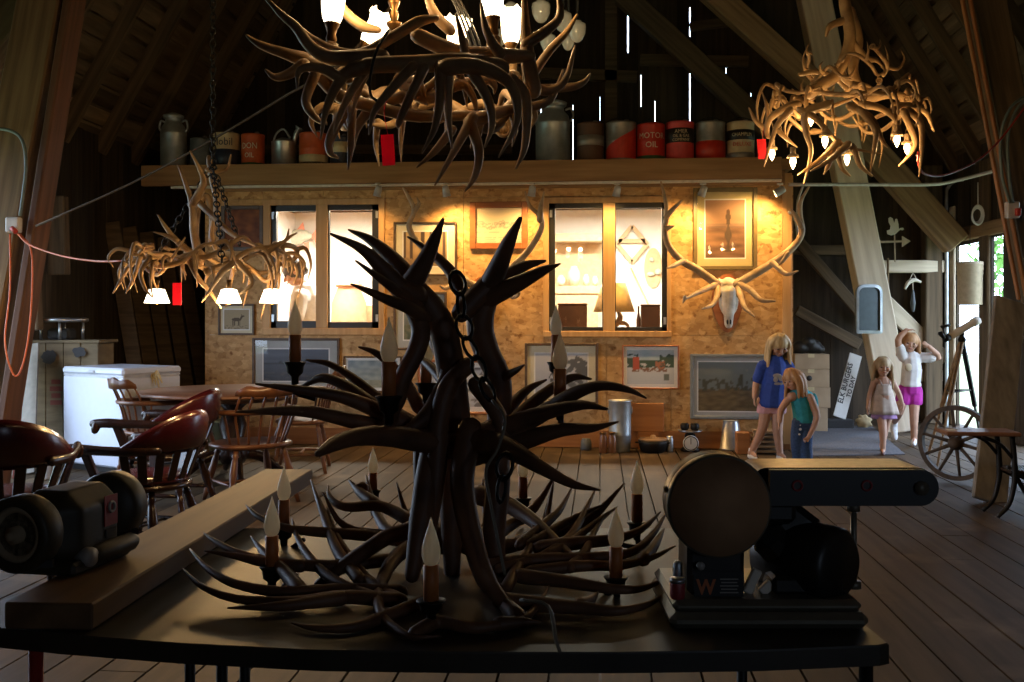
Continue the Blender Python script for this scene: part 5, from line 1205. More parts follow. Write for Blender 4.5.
mm = frame_M(P(57, 392, 8.7) - CF * .018, CU, -CR); q = MB()
for i, (a_, w_) in enumerate(((-.09, .05), (-.03, .04), (.03, .055), (.09, .04))): q.prism([(a_ - .02, -w_), (a_ + .02, -w_), (a_ + .02, w_), (a_ - .02, w_)], .002, mm)
build('stencil_mark', q, M['stencil_red'], cr)
sn = P(62, 320, 8.9); st = thing('round_stand', 'low round topped metal stand on top of the wooden crate', 'stand', V((sn.x, sn.y, kz + .025)))
b = MB(); b.lathe([(0, -.02), (.2, -.02), (.22, -.01), (.22, .012), (.2, .02), (0, .02)], sn, None, 28); build('top', b, M['steel'], st)
for k in range(4):
    a = k * PI / 2 + .4; u = V((math.cos(a), math.sin(a), 0)) * .17; b = MB(); b.cyl(V((sn.x, sn.y, kz + .025)) + u, sn + u - V((0, 0, .015)), .014, 10); build('leg', b, M['steel'], st)
b = MB(); b.box(V((sn.x, sn.y, kz + .075)), (.2, .16, .1), rotc, .02); one('dark_canister', b, M['stencil_dark'], 'dark squat tin under the round metal stand on the crate', 'tin', V((sn.x, sn.y, kz + .025)))
b = MB(); g0 = G(46, 7.9); b.lathe([(.06, 0), (.065, .01), (.065, .2), (.03, .26), (.02, .28)], g0, None, 16); t = thing('jug', 'pale jug with a green cap on the floor before the wooden crate', 'jug', g0); build('body', b, M['enamel_trim'], t)
mat_plain('cap_green', (.02, .3, .12), .4); b = MB(); b.lathe([(.026, .275), (.026, .31), (.02, .315), (0, .315)], g0, None, 14); build('cap', b, M['cap_green'], t)
b = MB(); q0 = G(20, 8.1); b.beam(q0, P(25, 345, 8.5), .24, .02, CF, .003); one('whitish_board', b, M['pale_board'], 'narrow pale panel leaning at the left end of the crate', 'panel', q0)
b = MB(); q0 = G(15, 7.9); b.cyl(q0, P(23, 350, 8.35), .02, 10); one('red_pole', b, M['stencil_red'], 'dark red pole leaning in front of the narrow pale panel', 'pole', q0)
labs = ['dark board leaning in the left corner, nearest the crate', 'dark board leaning second from the crate in the left corner', 'dark board leaning in the left corner, third from the crate', 'dark board leaning in the left corner, fourth from the crate', 'dark board leaning in the left corner, nearest the partition']
for k in range(5):
    q1 = PX(112 + 17 * k, 222 + 5 * k, XL + .06); q0 = V((q1.x + .32, q1.y + .12, 0)); b = MB(); b.beam(q0, q1, .16, .03, CF, .004); one('leaning_board', b, M['timber_dark'], labs[k], 'board', q0, 'boards leaning in the left corner')
# ---- along the foot of the partition
def onfloor(px, py): return PZ(px, py, 0)
c0 = onfloor(620, 451); k = (c0 - CAM).dot(CF) / FPX
t = thing('metal_bin', 'tall galvanised bin standing against the partition under the sleigh print', 'bin', c0)
b = MB(); r = 11 * k; hh = 51 * k; b.lathe([(r * .93, 0), (r * .95, .01), (r * 1.0, hh * .3), (r * 1.03, hh * .32), (r * 1.0, hh * .34), (r * 1.02, hh * .97), (r * 1.08, hh), (r * .98, hh), (r * .9, .03), (0, .03)], c0, None, 28); build('body', b, M['galvanised'], t)
for sg in (-1, 1):
    b = MB(); b.torus(c0 + V((sg * r * 1.06, 0, hh * .8)), .03, .006, Matrix.Rotation(PI / 2, 3, 'Y'), 14, 6); build('handle', b, M['galvanised'], t)
mat_plain('jar_brown', (.2, .08, .03), .25)
for px, lab in ((603, 'brown jar left of the pair beside the galvanised bin'), (612, 'brown jar right of the pair, touching the galvanised bin')):
    q0 = onfloor(px, 453); b = MB(); b.lathe([(.035, 0), (.04, .01), (.04, .14), (.03, .165), (.03, .18)], q0, None, 16); t = thing('jar', lab, 'jar', q0); build('body', b, M['jar_brown'], t); b = MB(); b.lathe([(.033, .178), (.033, .196), (0, .198)], q0, None, 14); build('lid', b, M['brass'], t)
q0 = onfloor(653, 452); t = thing('iron_pot', 'black iron pot with a wooden lid on the floor left of the kitchen scale', 'pot', q0)
b = MB(); b.lathe([(.09, 0), (.12, .015), (.135, .08), (.14, .115), (.125, .112), (0, .1)], q0, None, 24); build('body', b, M['iron'], t); b = MB(); b.lathe([(.138, .113), (.138, .13), (.03, .138), (.025, .16), (0, .162)], q0, None, 24); build('lid', b, M['pine'], t)
for sg in (-1, 1): b = MB(); b.torus(q0 + V((sg * .14, 0, .09)), .025, .006, None, 12, 6); build('handle', b, M['iron'], t)
q0 = onfloor(690, 451); t = thing('kitchen_scale', 'old kitchen scale with a round white dial on the floor', 'scale', q0)
b = MB(); b.lathe([(.09, 0), (.09, .02), (.065, .04), (.05, .16), (.03, .17)], q0, None, 20); build('body', b, M['iron'], t)
b = MB(); dc = q0 + V((0, -.07, .085)); b.lathe([(.072, 0), (.075, .02), (.068, .024)], dc, Matrix.Rotation(PI / 2, 3, 'X'), 24); di = build('dial', b, M['mat_white'], t, label='round white dial')
b = MB(); b.box(dc + V((.0, -.027, .02)), (.006, .003, .06)); b.torus(dc + V((0, -.026, 0)), .064, .004, Matrix.Rotation(PI / 2, 3, 'X'), 24, 6); build('needle', b, M['black_sash'], di)
b = MB(); b.lathe([(.02, .17), (.1, .185), (.12, .2), (.11, .198), (0, .188)], q0, None, 24); build('pan', b, M['steel'], t)
for dx, dz, lab in ((-.05, 0, 'black round tin on the scale pan, left of two'), (.045, 0, 'black round tin on the scale pan, right of two')):
    p = q0 + V((dx, 0, .199)); b = MB(); b.lathe([(.03, 0), (.042, .02), (.042, .055), (.036, .06), (.036, .065), (0, .068)], p, None, 18); one('round_tin', b, M['iron'], lab, 'tin', p)
q0 = onfloor(673, 452); b = MB(); b.lathe([(.032, 0), (.034, .01), (.034, .12), (.028, .135), (.03, .15), (0, .152)], q0 + V((-.03, 0, 0)), None, 16); one('metal_jar', b, M['steel'], 'small silver jar squeezed between the iron pot and the scale', 'jar', q0)
q0 = onfloor(586, 450); b = MB(); b.lathe([(.05, 0), (.055, .02), (.05, .09), (.04, .1), (.042, .11), (0, .11)], q0, None, 16); one('dark_crock', b, M['can_grey'], 'small dark crock on the floor left of the brown jars', 'crock', q0)
a = PY(632, 403, WY - .06); c_ = PY(664, 429, WY - .06); b = MB(); b.box(((a.x + c_.x) / 2, WY - .045, (.17 + a.z) / 2 + .0), (c_.x - a.x, .03, a.z - .17), None, .004); b.box(((a.x + c_.x) / 2, WY - .045, .085), (.2, .028, .17)); one('orange_panel', b, M['pine_red'], 'orange brown wooden panel on the partition behind the iron pot', 'panel', ((a.x + c_.x) / 2, WY - .045, .0))
q0 = onfloor(730.5, 449); k = (q0 - CAM).dot(CF) / FPX; t = thing('pail', 'shiny metal pail standing upside down on the floor left of the children', 'pail', q0)
b = MB(); b.lathe([(12.5 * k, 0), (12.8 * k, .012), (12.2 * k, .016), (8.8 * k, 29 * k), (8.4 * k, 29.6 * k), (0, 29.2 * k)], q0, None, 28); build('body', b, M['steel'], t); b = MB(); b.torus(q0 + V((0, 0, 29 * k)), 8.7 * k, .006, None, 24, 6); build('rim', b, M['mat_cream'], t)
q0 = PY(764, 440, 9.55); q0.z = 0; t = thing('slatted_crate', 'low slatted wooden crate on the floor behind the girl in the blue shirt', 'crate', q0)
for k in range(5): b = MB(); b.box(q0 + V((.02, 0, .03 + .045 * k)), (.26, .2, .022), None, .003); build('slat', b, M['timber'], t)
for sx in (-1, 1): b = MB(); b.box(q0 + V((.02 + sx * .12, -.11, .115)), (.03, .02, .23)); build('corner_post', b, M['timber'], t)
b = MB(); b.box(q0 + V((-.2, 0, .1)), (.12, .16, .2), None, .006); one('wood_block', b, M['pine_red'], 'orange wooden block on the floor left of the slatted crate', 'block', q0 + V((-.2, 0, 0)))
# ---- behind the children
mat_noise('cardboard', (.3, .21, .13), (.42, .31, .2), (5, 5, 5), .8, bump=.03)
bx = P(808, 420, 11.3); bz = 0.0
for k, (h, w, lab, mark) in enumerate(((.27, .36, 'plain cardboard box at the bottom of the stack behind the children', 0), (.23, .4, 'cardboard box printed with two dark bars, third from the top of the stack', 2), (.2, .4, 'cardboard box with a round dark mark, second from the top of the stack', 1), (.17, .38, 'cardboard box at the top of the stack, under a black bag', 0))):
    c_ = V((bx.x, bx.y, bz)); t = thing('cardboard_box', lab, 'box', c_); b = MB(); b.box(c_ + V((.01 * (k % 2), 0, h / 2)), (w, .34, h - .002), None, .004); build('body', b, M['cardboard'], t)
    b = MB(); b.box(c_ + V((0, -.171, h - .02)), (.07, .003, .04)); build('tape', b, M['straw'], t)
    if mark == 1: b = MB(); b.lathe([(.03, 0), (.03, .002)], c_ + V((-.02, -.171, h * .5)), Matrix.Rotation(PI / 2, 3, 'X'), 16); build('mark', b, M['stencil_dark'], t)
    if mark == 2:
        for zz, ww in ((.62, .12), (.45, .08)): b = MB(); b.box(c_ + V((-.03, -.172, h * zz)), (ww, .002, .028)); build('mark', b, M['stencil_dark'], t)
    bz += h
b = MB(); 
for i, (x, y, z, r) in enumerate(((-.08, 0, .07, .1), (.05, .02, .08, .11), (.0, -.03, .13, .08), (.12, 0, .05, .07), (-.14, .01, .04, .06))): b.ell((bx.x + x, bx.y + y, bz + z), (r, r * .8, r * .75))
one('plastic_bag', remesh(b, .012, 3), M['can_black'], 'crumpled black bag on top of the cardboard boxes', 'bag', V((bx.x, bx.y, bz)))
# sign
sd = 11.5; A, B, C_, D = P(848.5, 354, sd + .25), P(863, 355.5, sd + .25), P(844.5, 419, sd), P(834, 416, sd)
up_ = ((A + B) / 2 - (C_ + D) / 2); hgt = up_.length; up_.normalize(); rt = ((B - A) + (C_ - D)).normalized(); rt = (rt - up_ * rt.dot(up_)).normalized(); sw = .145; cen = (A + B + C_ + D) / 4
mm = frame_M(cen, rt, up_); nrm = mm.to_3x3() @ V((0, 0, 1))
t = thing('menu_sign', 'white board hand lettered ELK BURGERS TODAY leaning behind the children', 'sign', cen - up_ * hgt / 2)
b = MB(); b.prism([(-sw / 2, -hgt / 2), (sw / 2, -hgt / 2), (sw / 2, hgt / 2), (-sw / 2, hgt / 2)], .018, mm); build('board', b, M['mat_white'], t)
for s, off, along, sz in (('ELK BURGERS', -.033, .02, .084), ('TO DAY', .04, .0, .072)):
    m2 = frame_M(cen + nrm * .0105 + rt * off + up_ * along, up_, -rt); build('lettering', text_mb(s, sz, m2, .0008, bold=.0016), M['stencil_dark'], t)
bp = (C_ + D) / 2; b = MB(); b.box((bp.x, bp.y + .02, (bp.z - .02) / 2), (.3, .2, max(.02, bp.z - .02)), None, .01); one('dark_box', b, M['stencil_dark'], 'low dark box on the floor under the lettered sign', 'box', (bp.x, bp.y + .02, 0))
q0 = onfloor(864, 428); b = MB()
for i in range(7):
    a = i * 2 * PI / 7 + .3; b.tube([q0 + V((0, 0, .07)), q0 + V((math.cos(a) * .06, .03 * math.sin(a), .08 + .05 * math.sin(a))), q0 + V((math.cos(a) * .1, .05 * math.sin(a), .07 + .08 * math.sin(a)))], [.04, .032, .012], 8, 3)
b.ell(q0 + V((0, 0, .05)), (.08, .06, .05)); one('cloth_bundle', remesh(b, .01, 3), M['straw'], 'crumpled cream bundle on the floor beside the lettered sign', 'bundle', q0)
mat_noise('rug', (.08, .085, .1), (.15, .155, .18), (60, 60, 60), .95, bump=.4)
b = MB(); p4 = [onfloor(797, 457), onfloor(905, 455), onfloor(872, 427), onfloor(792, 427)]; b.add([p + V((0, 0, .012)) for p in p4] + [p + V((0, 0, .001)) for p in p4], [(0, 1, 2, 3), (7, 6, 5, 4), (0, 4, 5, 1), (1, 5, 6, 2), (2, 6, 7, 3), (3, 7, 4, 0)])
one('rug', b, M['rug'], 'grey blue rug on the plank floor under the children', 'rug', sum(p4, V((0, 0, 0))) / 4)
# mirror on the pale post
md = pd - .22; cen = P(868, 309, md); k = md / FPX; mr = thing('metal_mirror', 'grey metal framed mirror with rounded top corners hung on the pale post', 'mirror', cen)
def rrect(w, h, rt_, rb, n=6):
    pts = []
    for cx, cy, r, a0 in ((w / 2 - rt_, h / 2 - rt_, rt_, 0), (-w / 2 + rt_, h / 2 - rt_, rt_, PI / 2), (-w / 2 + rb, -h / 2 + rb, rb, PI), (w / 2 - rb, -h / 2 + rb, rb, 1.5 * PI)):
        pts += [(cx + r * math.cos(a0 + PI / 2 * i / n), cy + r * math.sin(a0 + PI / 2 * i / n)) for i in range(n + 1)]
    return pts
mm = frame_M(cen, (CR + CU * .0).normalized(), CU); o_, i_ = rrect(26 * k, 49 * k, 8 * k, 2 * k), rrect(21 * k, 43 * k, 6 * k, 1.2 * k); n = len(o_)
b = MB(); vs = [mm @ V((x, y, z)) for z in (0, .05) for x, y in o_] + [mm @ V((x, y, z)) for z in (.012, .055) for x, y in i_]
b.add(vs, [(i, (i + 1) % n, n + (i + 1) % n, n + i) for i in range(n)] + [(n + i, n + (i + 1) % n, 3 * n + (i + 1) % n, 3 * n + i) for i in range(n)] + [(3 * n + i, 3 * n + (i + 1) % n, 2 * n + (i + 1) % n, 2 * n + i) for i in range(n)] + [tuple(range(n))]); build('frame', b, M['galvanised'], mr)
mat_plain('mirror_glass', (.05, .062, .064), .3, .6)
b = MB(); b.prism([(x * .99, y * .99) for x, y in i_], .006, mm @ Matrix.Translation((0, 0, .016))); build('glass', b, M['mirror_glass'], mr)
# weather vane on the rail
wd_ = 11.85; rz_ = P(895, 259.5, 12.0).z + .075; v0 = P(895, 260, wd_ + .12); v0.z = P(895, 259, 12).z
mat_plain('vane_white', (.75, .68, .56), .5, var=.03); mat_plain('vane_tan', (.5, .37, .25), .5)
wv = thing('weather_vane', 'weather vane with a white flying duck and an arrow on the pale rail', 'weather vane', P(895, 259.5, wd_ + .1))
k = wd_ / FPX; o2 = P(894, 226, wd_)
b = MB(); b.cyl(P(895, 262, wd_ + .06), P(894.5, 232, wd_), .008, 8); build('pole', b, M['vane_tan'], wv)
duck = [(-7.0, -8.5), (-3, -10), (1, -9), (4, -6), (6.5, -4), (9, -4.5), (10.5, -3.3), (9.3, -1.8), (7, -2), (5, -3.2), (4.6, 1.5), (3.2, 7.5), (1.6, 7.5), (.3, 2.5), (-1.5, 8), (-4, 9.4), (-5.8, 8), (-5.6, 4), (-3.6, 0), (-4.2, -3.6), (-7.5, -4.8)]
b = MB(); b.prism([(x * k * .95, y * k * .95) for x, y in duck], .012, frame_M(o2, CR, CU)); build('duck', b, M['vane_white'], wv)
o3 = P(889, 242, wd_ - .01); b = MB(); b.prism([(-20, -4.5), (-10, -4.5), (-8, -1), (13, -.2), (13, -5), (21.5, 0.8), (13, 6), (13, 1.6), (-8, 1), (-10, 3), (-20, 3), (-16, -.8)][::1] and [(x * k, y * k) for x, y in [(-20, -4.5), (-10, -4.0), (-8, -1), (13, -.2), (13, -5), (21.5, .8), (13, 6), (13, 1.6), (-8, 1), (-10, 3), (-20, 3), (-16, -.8)]], .012, frame_M(o3, CR, CU)); build('arrow', b, M['vane_tan'], wv)
b = MB(); b.cyl(PZ(888, 430, 0) * 0 + P(888, 350, 11.9), P(888, 258, 11.9), .012, 8); p0 = P(888, 350, 11.9); b = MB(); b.tube([V((p0.x, p0.y, 0)), P(888, 258, 11.9)], .013, 8, 1); one('wooden_staff', b, M['timber'], 'thin upright wooden staff in front of the pale rail under the weather vane', 'staff', V((p0.x, p0.y, 0)))
hn = P(913, 274, 11.9); t = thing('hanging_ornament', 'white crescent antler ornament with a drop hanging from the pale rail', 'ornament', hn)
b = MB(); b.tube([P(905, 289, 11.85), P(908, 283, 11.85), P(914, 280, 11.85), P(921, 282, 11.85)], [.015, .025, .025, .014], 8, 4); build('crescent', b, M['vane_white'], t)
b = MB(); b.tube([P(909, 282, 11.86), P(913, 273, 11.88), P(917, 281, 11.86)], .004, 6, 2); b.tube([P(913, 280, 11.86), P(913, 292, 11.86)], .004, 6, 1); build('string', b, M['vane_white'], t)
b = MB(); b.tube([P(913, 290, 11.85), P(913, 296, 11.85), P(913, 303, 11.85), P(913, 308, 11.85), P(913, 312, 11.85)], [.012, .02, .034, .025, .012], 10, 3); build('drop', b, M['can_grey'], t)
# doorway things
mat_plain('tan_plastic', (.45, .36, .24), .6)
bc = P(970, 305, 10.9); k = 10.9 / FPX; t = thing('hanging_bucket', 'tan ribbed bucket hanging in the bright doorway', 'bucket', bc)
b = MB(); b.lathe([(11.2 * k, 0), (11.6 * k, .01), (11.8 * k, 30 * k), (12.4 * k, 31 * k), (12.0 * k, 34 * k), (12.6 * k, 35 * k), (12.2 * k, 39 * k), (12.8 * k, 40 * k), (12.6 * k, 43 * k), (0, 43 * k)], bc, None, 28); build('body', b, M['tan_plastic'], t)
b = MB(); zt = DZ1 + .1; b.tube([bc + V((-.1, 0, 43 * k)), bc + V((0, 0, 43 * k + .1)), bc + V((.1, 0, 43 * k))], .004, 6, 4); b.tube([bc + V((0, 0, 43 * k + .1)), V((bc.x, bc.y, zt + .5))], .004, 6, 1); build('bail_handle', b, M['iron'], t)
cl = P(978, 215, 10.7); b = MB(); 
for i in range(4): b.torus(cl + V((0, .012 * i, 0)), .1 - .006 * i, .014, Matrix.Rotation(PI / 2 + .1 * i, 3, 'X'), 24, 8, .6)
b.tube([cl + V((0, 0, .1)), cl + V((0, 0, .35))], .006, 6, 1); one('cord_coil', b, M['mat_white'], 'coil of white cord hanging above the doorway', 'coil', cl + V((0, 0, .35)))
mat_plain('pvc', (.52, .48, .46), .4)
b = MB(); b.tube([PY(789, 184.5, 9.6), P(860, 184.5, 9.75), P(930, 184.5, 9.9), P(958, 180, 9.9), P(990, 172, 9.7), P(1010, 166, 9.4)], .017, 8, 4); one('white_conduit', b, M['pvc'], 'long pale conduit pipe running right from the partition corner', 'pipe', PY(789, 184.5, 9.6))
b = MB(); b.tube([P(968, 179, 11.6), P(955, 181, 11.6), P(948, 188, 11.6), P(946.5, 200, 11.6), P(946.5, 300, 11.6), P(946.5, 410, 11.6), V((P(946.5, 410, 11.6).x, P(946.5, 410, 11.6).y, 0))], .022, 8, 4); one('vertical_conduit', b, M['galvanised'], 'grey conduit running down the corner beside the doorway', 'pipe', V((P(946.5, 410, 11.6).x, P(946.5, 410, 11.6).y, 0)))
b = MB(); b.tube([P(803, 186, 9.7), P(798, 200, 9.75), P(797, 215, 9.8)], .012, 7, 3); b.tube([PY(789, 212, 9.75), P(796, 222, 9.8), P(798, 240, 9.8)], .014, 7, 3)
one('bent_pipe', b, M['pvc'], 'short bent pipe beside the right end of the partition', 'pipe', PY(789, 212, 9.75))
# telescope
tp = P(962, 336, 8.55); f1 = onfloor(926, 463); f2 = onfloor(936, 474); f3 = onfloor(985, 462)
te = thing('telescope', 'telescope on a wooden tripod in front of the bright doorway', 'telescope', V((tp.x, tp.y, 0)))
b = MB(); b.lathe([(.03, -.05), (.035, -.03), (.02, 0), (.02, .04), (.03, .05)], tp, None, 14); build('mount', b, M['iron'], te)
for f_ in (f1, f2, f3):
    b = MB(); q = tp + (f_ - tp) * .02; 
    for s in (-.012, .012): b.beam(tp + V((s, 0, -.03)), tp.lerp(f_, .55) + V((s * .8, 0, 0)), .014, .02)
    b.beam(tp.lerp(f_, .45), f_, .016, .02); build('leg', b, M['timber' if f_ is not f3 else 'iron'], te)
b = MB(); b.tube([tp.lerp(f1, .42), tp.lerp(f2, .42)], .007, 6, 1); b.tube([tp.lerp(f2, .42), tp.lerp(f3, .42)], .007, 6, 1); b.tube([tp.lerp(f3, .42), tp.lerp(f1, .42)], .007, 6, 1); build('brace', b, M['iron'], te)
a, c_ = P(949, 337, 8.5), P(978, 320, 8.6); b = MB(); b.tube([a, a.lerp(c_, .8), a.lerp(c_, .82), c_], [.032, .032, .038, .038], 14, 1); build('tube', b, M['vane_white'], te)
b = MB(); b.tube([a, P(944, 340, 8.48)], [.03, .022], 12, 1); b.tube([P(945, 339, 8.48), P(940, 333, 8.45)], [.014, .02], 10, 1); b.tube([P(941, 327, 8.5), P(950, 325, 8.5)], .012, 8, 1); b.tube([P(943, 327, 8.5), P(945, 338, 8.48)], .008, 6, 1); build('eyepiece', b, M['iron'], te)
# wagon wheel, leaning plank, bench, rocking chair
mat_noise('old_wheel', (.04, .028, .02), (.1, .07, .05), (12, 12, 12), .7, bump=.3)
wcn = P(956, 446, 7.7); Rw = 37.5 * 7.7 / FPX; wcn.z = Rw + .02; wa = math.radians(46)
wn_ = (-CF * math.cos(wa) - CR * math.sin(wa)); wu = CU; wr_ = wn_.cross(wu); rotw = Matrix((wr_, wu, wn_)).transposed()
ww = thing('wagon_wheel', 'old wooden wagon wheel standing on the floor below the telescope', 'wheel', V((wcn.x, wcn.y, 0)))
b = MB(); n = 40
pr_ = [(Rw, -.025), (Rw, .025), (Rw - .035, .025), (Rw - .035, -.025)]; vs = [wcn + rotw @ V((r * math.cos(2 * PI * i / n), r * math.sin(2 * PI * i / n), z)) for i in range(n) for r, z in pr_]
b.add(vs, [(i * 4 + j, ((i + 1) % n) * 4 + j, ((i + 1) % n) * 4 + (j + 1) % 4, i * 4 + (j + 1) % 4) for i in range(n) for j in range(4)], False); build('rim', b, M['old_wheel'], ww)
b = MB(); b.lathe([(.03, -.08), (.045, -.05), (.06, 0), (.045, .05), (.03, .08)], wcn, rotw, 16); build('hub', b, M['old_wheel'], ww)
for i in range(10):
    a = 2 * PI * i / 10 + .2; u = rotw @ V((math.cos(a), math.sin(a), 0)); b = MB(); b.tube([wcn + u * .04, wcn + u * Rw * .5, wcn + u * (Rw - .02)], [.016, .013, .011], 8, 1); build('spoke', b, M['old_wheel'], ww)
q0 = onfloor(989, 502); q1 = P(1010, 300, 7.5); b = MB(); mat_noise('plank_grey', (.15, .13, .11), (.3, .27, .23), (14, 14, 2), .8, bump=.2)
b.beam(q0 + V((0, 0, .0)), q1, .24, .04, -CF, .006); one('leaning_plank', b, M['plank_grey'], 'broad weathered grey plank leaning upright at the right edge behind the bench', 'plank', q0)
dd_ = 6.4; bt = P(977, 432, dd_); rb = Matrix.Rotation(TH - .12, 3, 'Z')
be = thing('school_desk', 'old desk with a shiny wooden top and curved dark iron legs beside the wagon wheel', 'desk', V((P(1006, 432, dd_).x, P(1006, 432, dd_).y, 0)))
b = MB(); b.box(bt, (.45, .26, .026), rb, .006); build('desk_top', b, M['table_wood'], be)
for sy in (-.1, .1):
    o_ = lambda x, y: P(x, y, dd_) + CF * sy
    b = MB(); b.tube([o_(1004, 434), o_(1006, 450), o_(1007, 470), o_(1006, 484), o_(1001, 502), V((o_(990, 515).x, o_(990, 515).y, .016))], [.016, .018, .02, .018, .015, .014], 8, 4); b.tube([o_(975, 435), o_(992, 442), o_(1005, 456)], .012, 8, 4); build('leg', b, M['iron'], be)
    b = MB(); b.tube([o_(1007, 470), o_(1024, 480), o_(1036, 500), V((o_(1048, 515).x, o_(1048, 515).y, .016))], [.018, .016, .014, .014], 8, 4); build('leg', b, M['iron'], be)
b = MB(); b.box(P(1034, 470, dd_), (.38, .26, .024), rb, .008); build('seat', b, M['chair_dark'], be)
b = MB(); b.tube([P(1008, 468, dd_), P(1030, 474, dd_)], .014, 8, 1); build('seat_rail', b, M['iron'], be)
cc = P(951, 430, dd_); cc.z = bt.z + .0145; b = MB(); b.box(cc, (.05, .07, .003), rb); one('paper_card', b, M['mat_white'], 'small white card lying on the left end of the desk top', 'card', cc)
# cords, cables and boxes
mat_plain('cord_red', (.42, .03, .015), .5); mat_plain('cord_orange', (.6, .12, .03), .5); mat_plain('cable_grey', (.12, .16, .15), .5); mat_plain('rope', (.06, .035, .016), .8)
b = MB(); b.tube([P(18, 234, 6.6), P(30, 245, 6.5), P(62, 256, 6.2), P(95, 261, 5.8), P(122, 261, 5.4)], .006, 7, 5); one('extension_cord', b, M['cord_orange'], 'orange cord swinging from the left post to the left chandelier', 'cord', P(18, 234, 6.6))
b = MB(); b.tube([P(10, 234, 6.6), P(10, 290, 6.55), P(5, 340, 6.5), P(12, 372, 6.5), P(20, 372, 6.5), P(28, 340, 6.5), P(32, 290, 6.5), P(31, 250, 6.55), P(20, 234, 6.6)], .006, 7, 5); one('looped_cord', b, M['cord_orange'], 'orange cord looped down the left post', 'cord', P(10, 234, 6.6))
b = MB(); b.tube([P(-20, 128, 6.62), P(8, 130, 6.6), P(22, 140, 6.58), P(26, 165, 6.58), P(23, 195, 6.6), P(20, 216, 6.6)], .011, 8, 5); one('electric_cable', b, M['cable_grey'], 'grey cable curving down the left post to the outlet box', 'cable', P(8, 130, 6.6))
t = thing('outlet_box', 'metal outlet box with a red plug on the left post', 'outlet', P(14, 225, 6.62)); b = MB(); b.box(P(14, 225, 6.62), (.09, .06, .1), rotc, .008); build('box', b, M['pvc'], t); b = MB(); b.tube([P(12, 228, 6.58), P(16, 232, 6.56)], .016, 8, 1); build('plug', b, M['cord_red'], t)
b = MB(); b.tube([P(36, 226, 6.4), P(130, 184, 6.1), P(210, 141, 5.8), P(290, 93, 5.4), P(345, 60, 5.0), P(420, -30, 4.6)], .007, 7, 3); one('support_rope', b, M['rope'], 'taut rope slanting from the left post up towards the roof', 'rope', P(36, 226, 6.4))
b = MB(); b.tube([P(918, 152, 5.7), P(919, 165, 5.75), P(925, 174, 5.9), P(945, 175, 6.4), P(975, 162, 7.2), P(1000, 140, 7.6), P(1030, 100, 7.8)], .007, 7, 5); one('extension_cord', b, M['cord_red'], 'red cord swinging from the right chandelier to the right post', 'cord', P(918, 152, 5.7))
t = thing('outlet_box', 'metal outlet box with a red plug on the right post', 'outlet', P(1012, 210, 7.9)); b = MB(); b.box(P(1012, 210, 7.9), (.1, .06, .13), rotc, .008); build('box', b, M['pvc'], t); b = MB(); b.box(P(1018, 212, 7.86), (.04, .04, .06), rotc, .006); build('plug', b, M['cord_red'], t)
for x, lab in ((0, 'grey cable bowing down the right post, left of two'), (7, 'grey cable bowing down the right post, right of two')):
    b = MB(); b.tube([P(1034 + x, 92, 7.9), P(1012 + x, 106, 7.85), P(1001 + x, 135, 7.85), P(1002 + x, 175, 7.85), P(1010 + x * .4, 203, 7.87)], .012, 8, 5); one('electric_cable', b, M['cable_grey'], lab, 'cable', P(1012 + x, 106, 7.85))
# ================================================================ the workbench in the foreground and its machines
mat_noise('bench_top', (.012, .01, .007), (.05, .041, .027), (4, 4, 4), .5, bump=.15, detail=8, spec=.5)
TZ = .77
def onb(px, py, z=TZ): return PZ(px, py, z)
poly = [onb(-60, 622), onb(60, 634), onb(180, 643), onb(320, 650), (onb(470, 652)), onb(620, 652), onb(760, 650), onb(880, 645), onb(889, 643), onb(747, 528), onb(190, 528), onb(188, 532)]
bc_ = sum(poly, V((0, 0, 0))) / len(poly); wbt = thing('workbench', 'dark workbench with a bowed front edge in the foreground', 'workbench', V((bc_.x, bc_.y, 0)))
b = MB(); n = len(poly); th_ = .032
b.add([V((p.x, p.y, TZ - th_)) for p in poly] + [V((p.x, p.y, TZ - .003)) for p in poly] + [V((p.x + (bc_.x - p.x) * .004, p.y + (bc_.y - p.y) * .004, TZ)) for p in poly], [tuple(range(n))[::-1], tuple(range(2 * n, 3 * n))] + [(k * n + i, k * n + (i + 1) % n, (k + 1) * n + (i + 1) % n, (k + 1) * n + i) for k in range(2) for i in range(n)]); build('tabletop', b, M['bench_top'], wbt)
for px, d, mt in ((36, 1.72, 'cord_red'), (866, 1.66, 'iron'), (190, 2.25, 'iron'), (742, 2.22, 'iron'), (222, 2.05, 'iron'), (245, 2.2, 'iron')):
    p = P(px, 318, d); b = MB(); b.cyl((p.x, p.y, 0), (p.x, p.y, TZ - th_), .012, 10); b.cyl((p.x, p.y, 0), (p.x, p.y, .02), .022, 10); build('leg', b, M[mt], wbt)
# plank along the left
mat_noise('plank_wood', (.1, .052, .021), (.21, .12, .052), (1.2, 14, 14), .65, bump=.2)
pa, pb_ = onb(48, 603, .815), onb(289, 469, .815); dd = (pb_ - pa); L = dd.length; dd.normalize(); sd_ = dd.cross(CU)
mb = MB(); mb.box((L / 2, 0, -.0215), (L, .145, .043), None, .003); o = build('plank', mb, M['plank_wood']); mm = Matrix((dd, -sd_, CU)).transposed().to_4x4(); mm.translation = pa; o.matrix_world = mm
tag(o, 'thick rough plank lying along the left side of the workbench', 'plank')
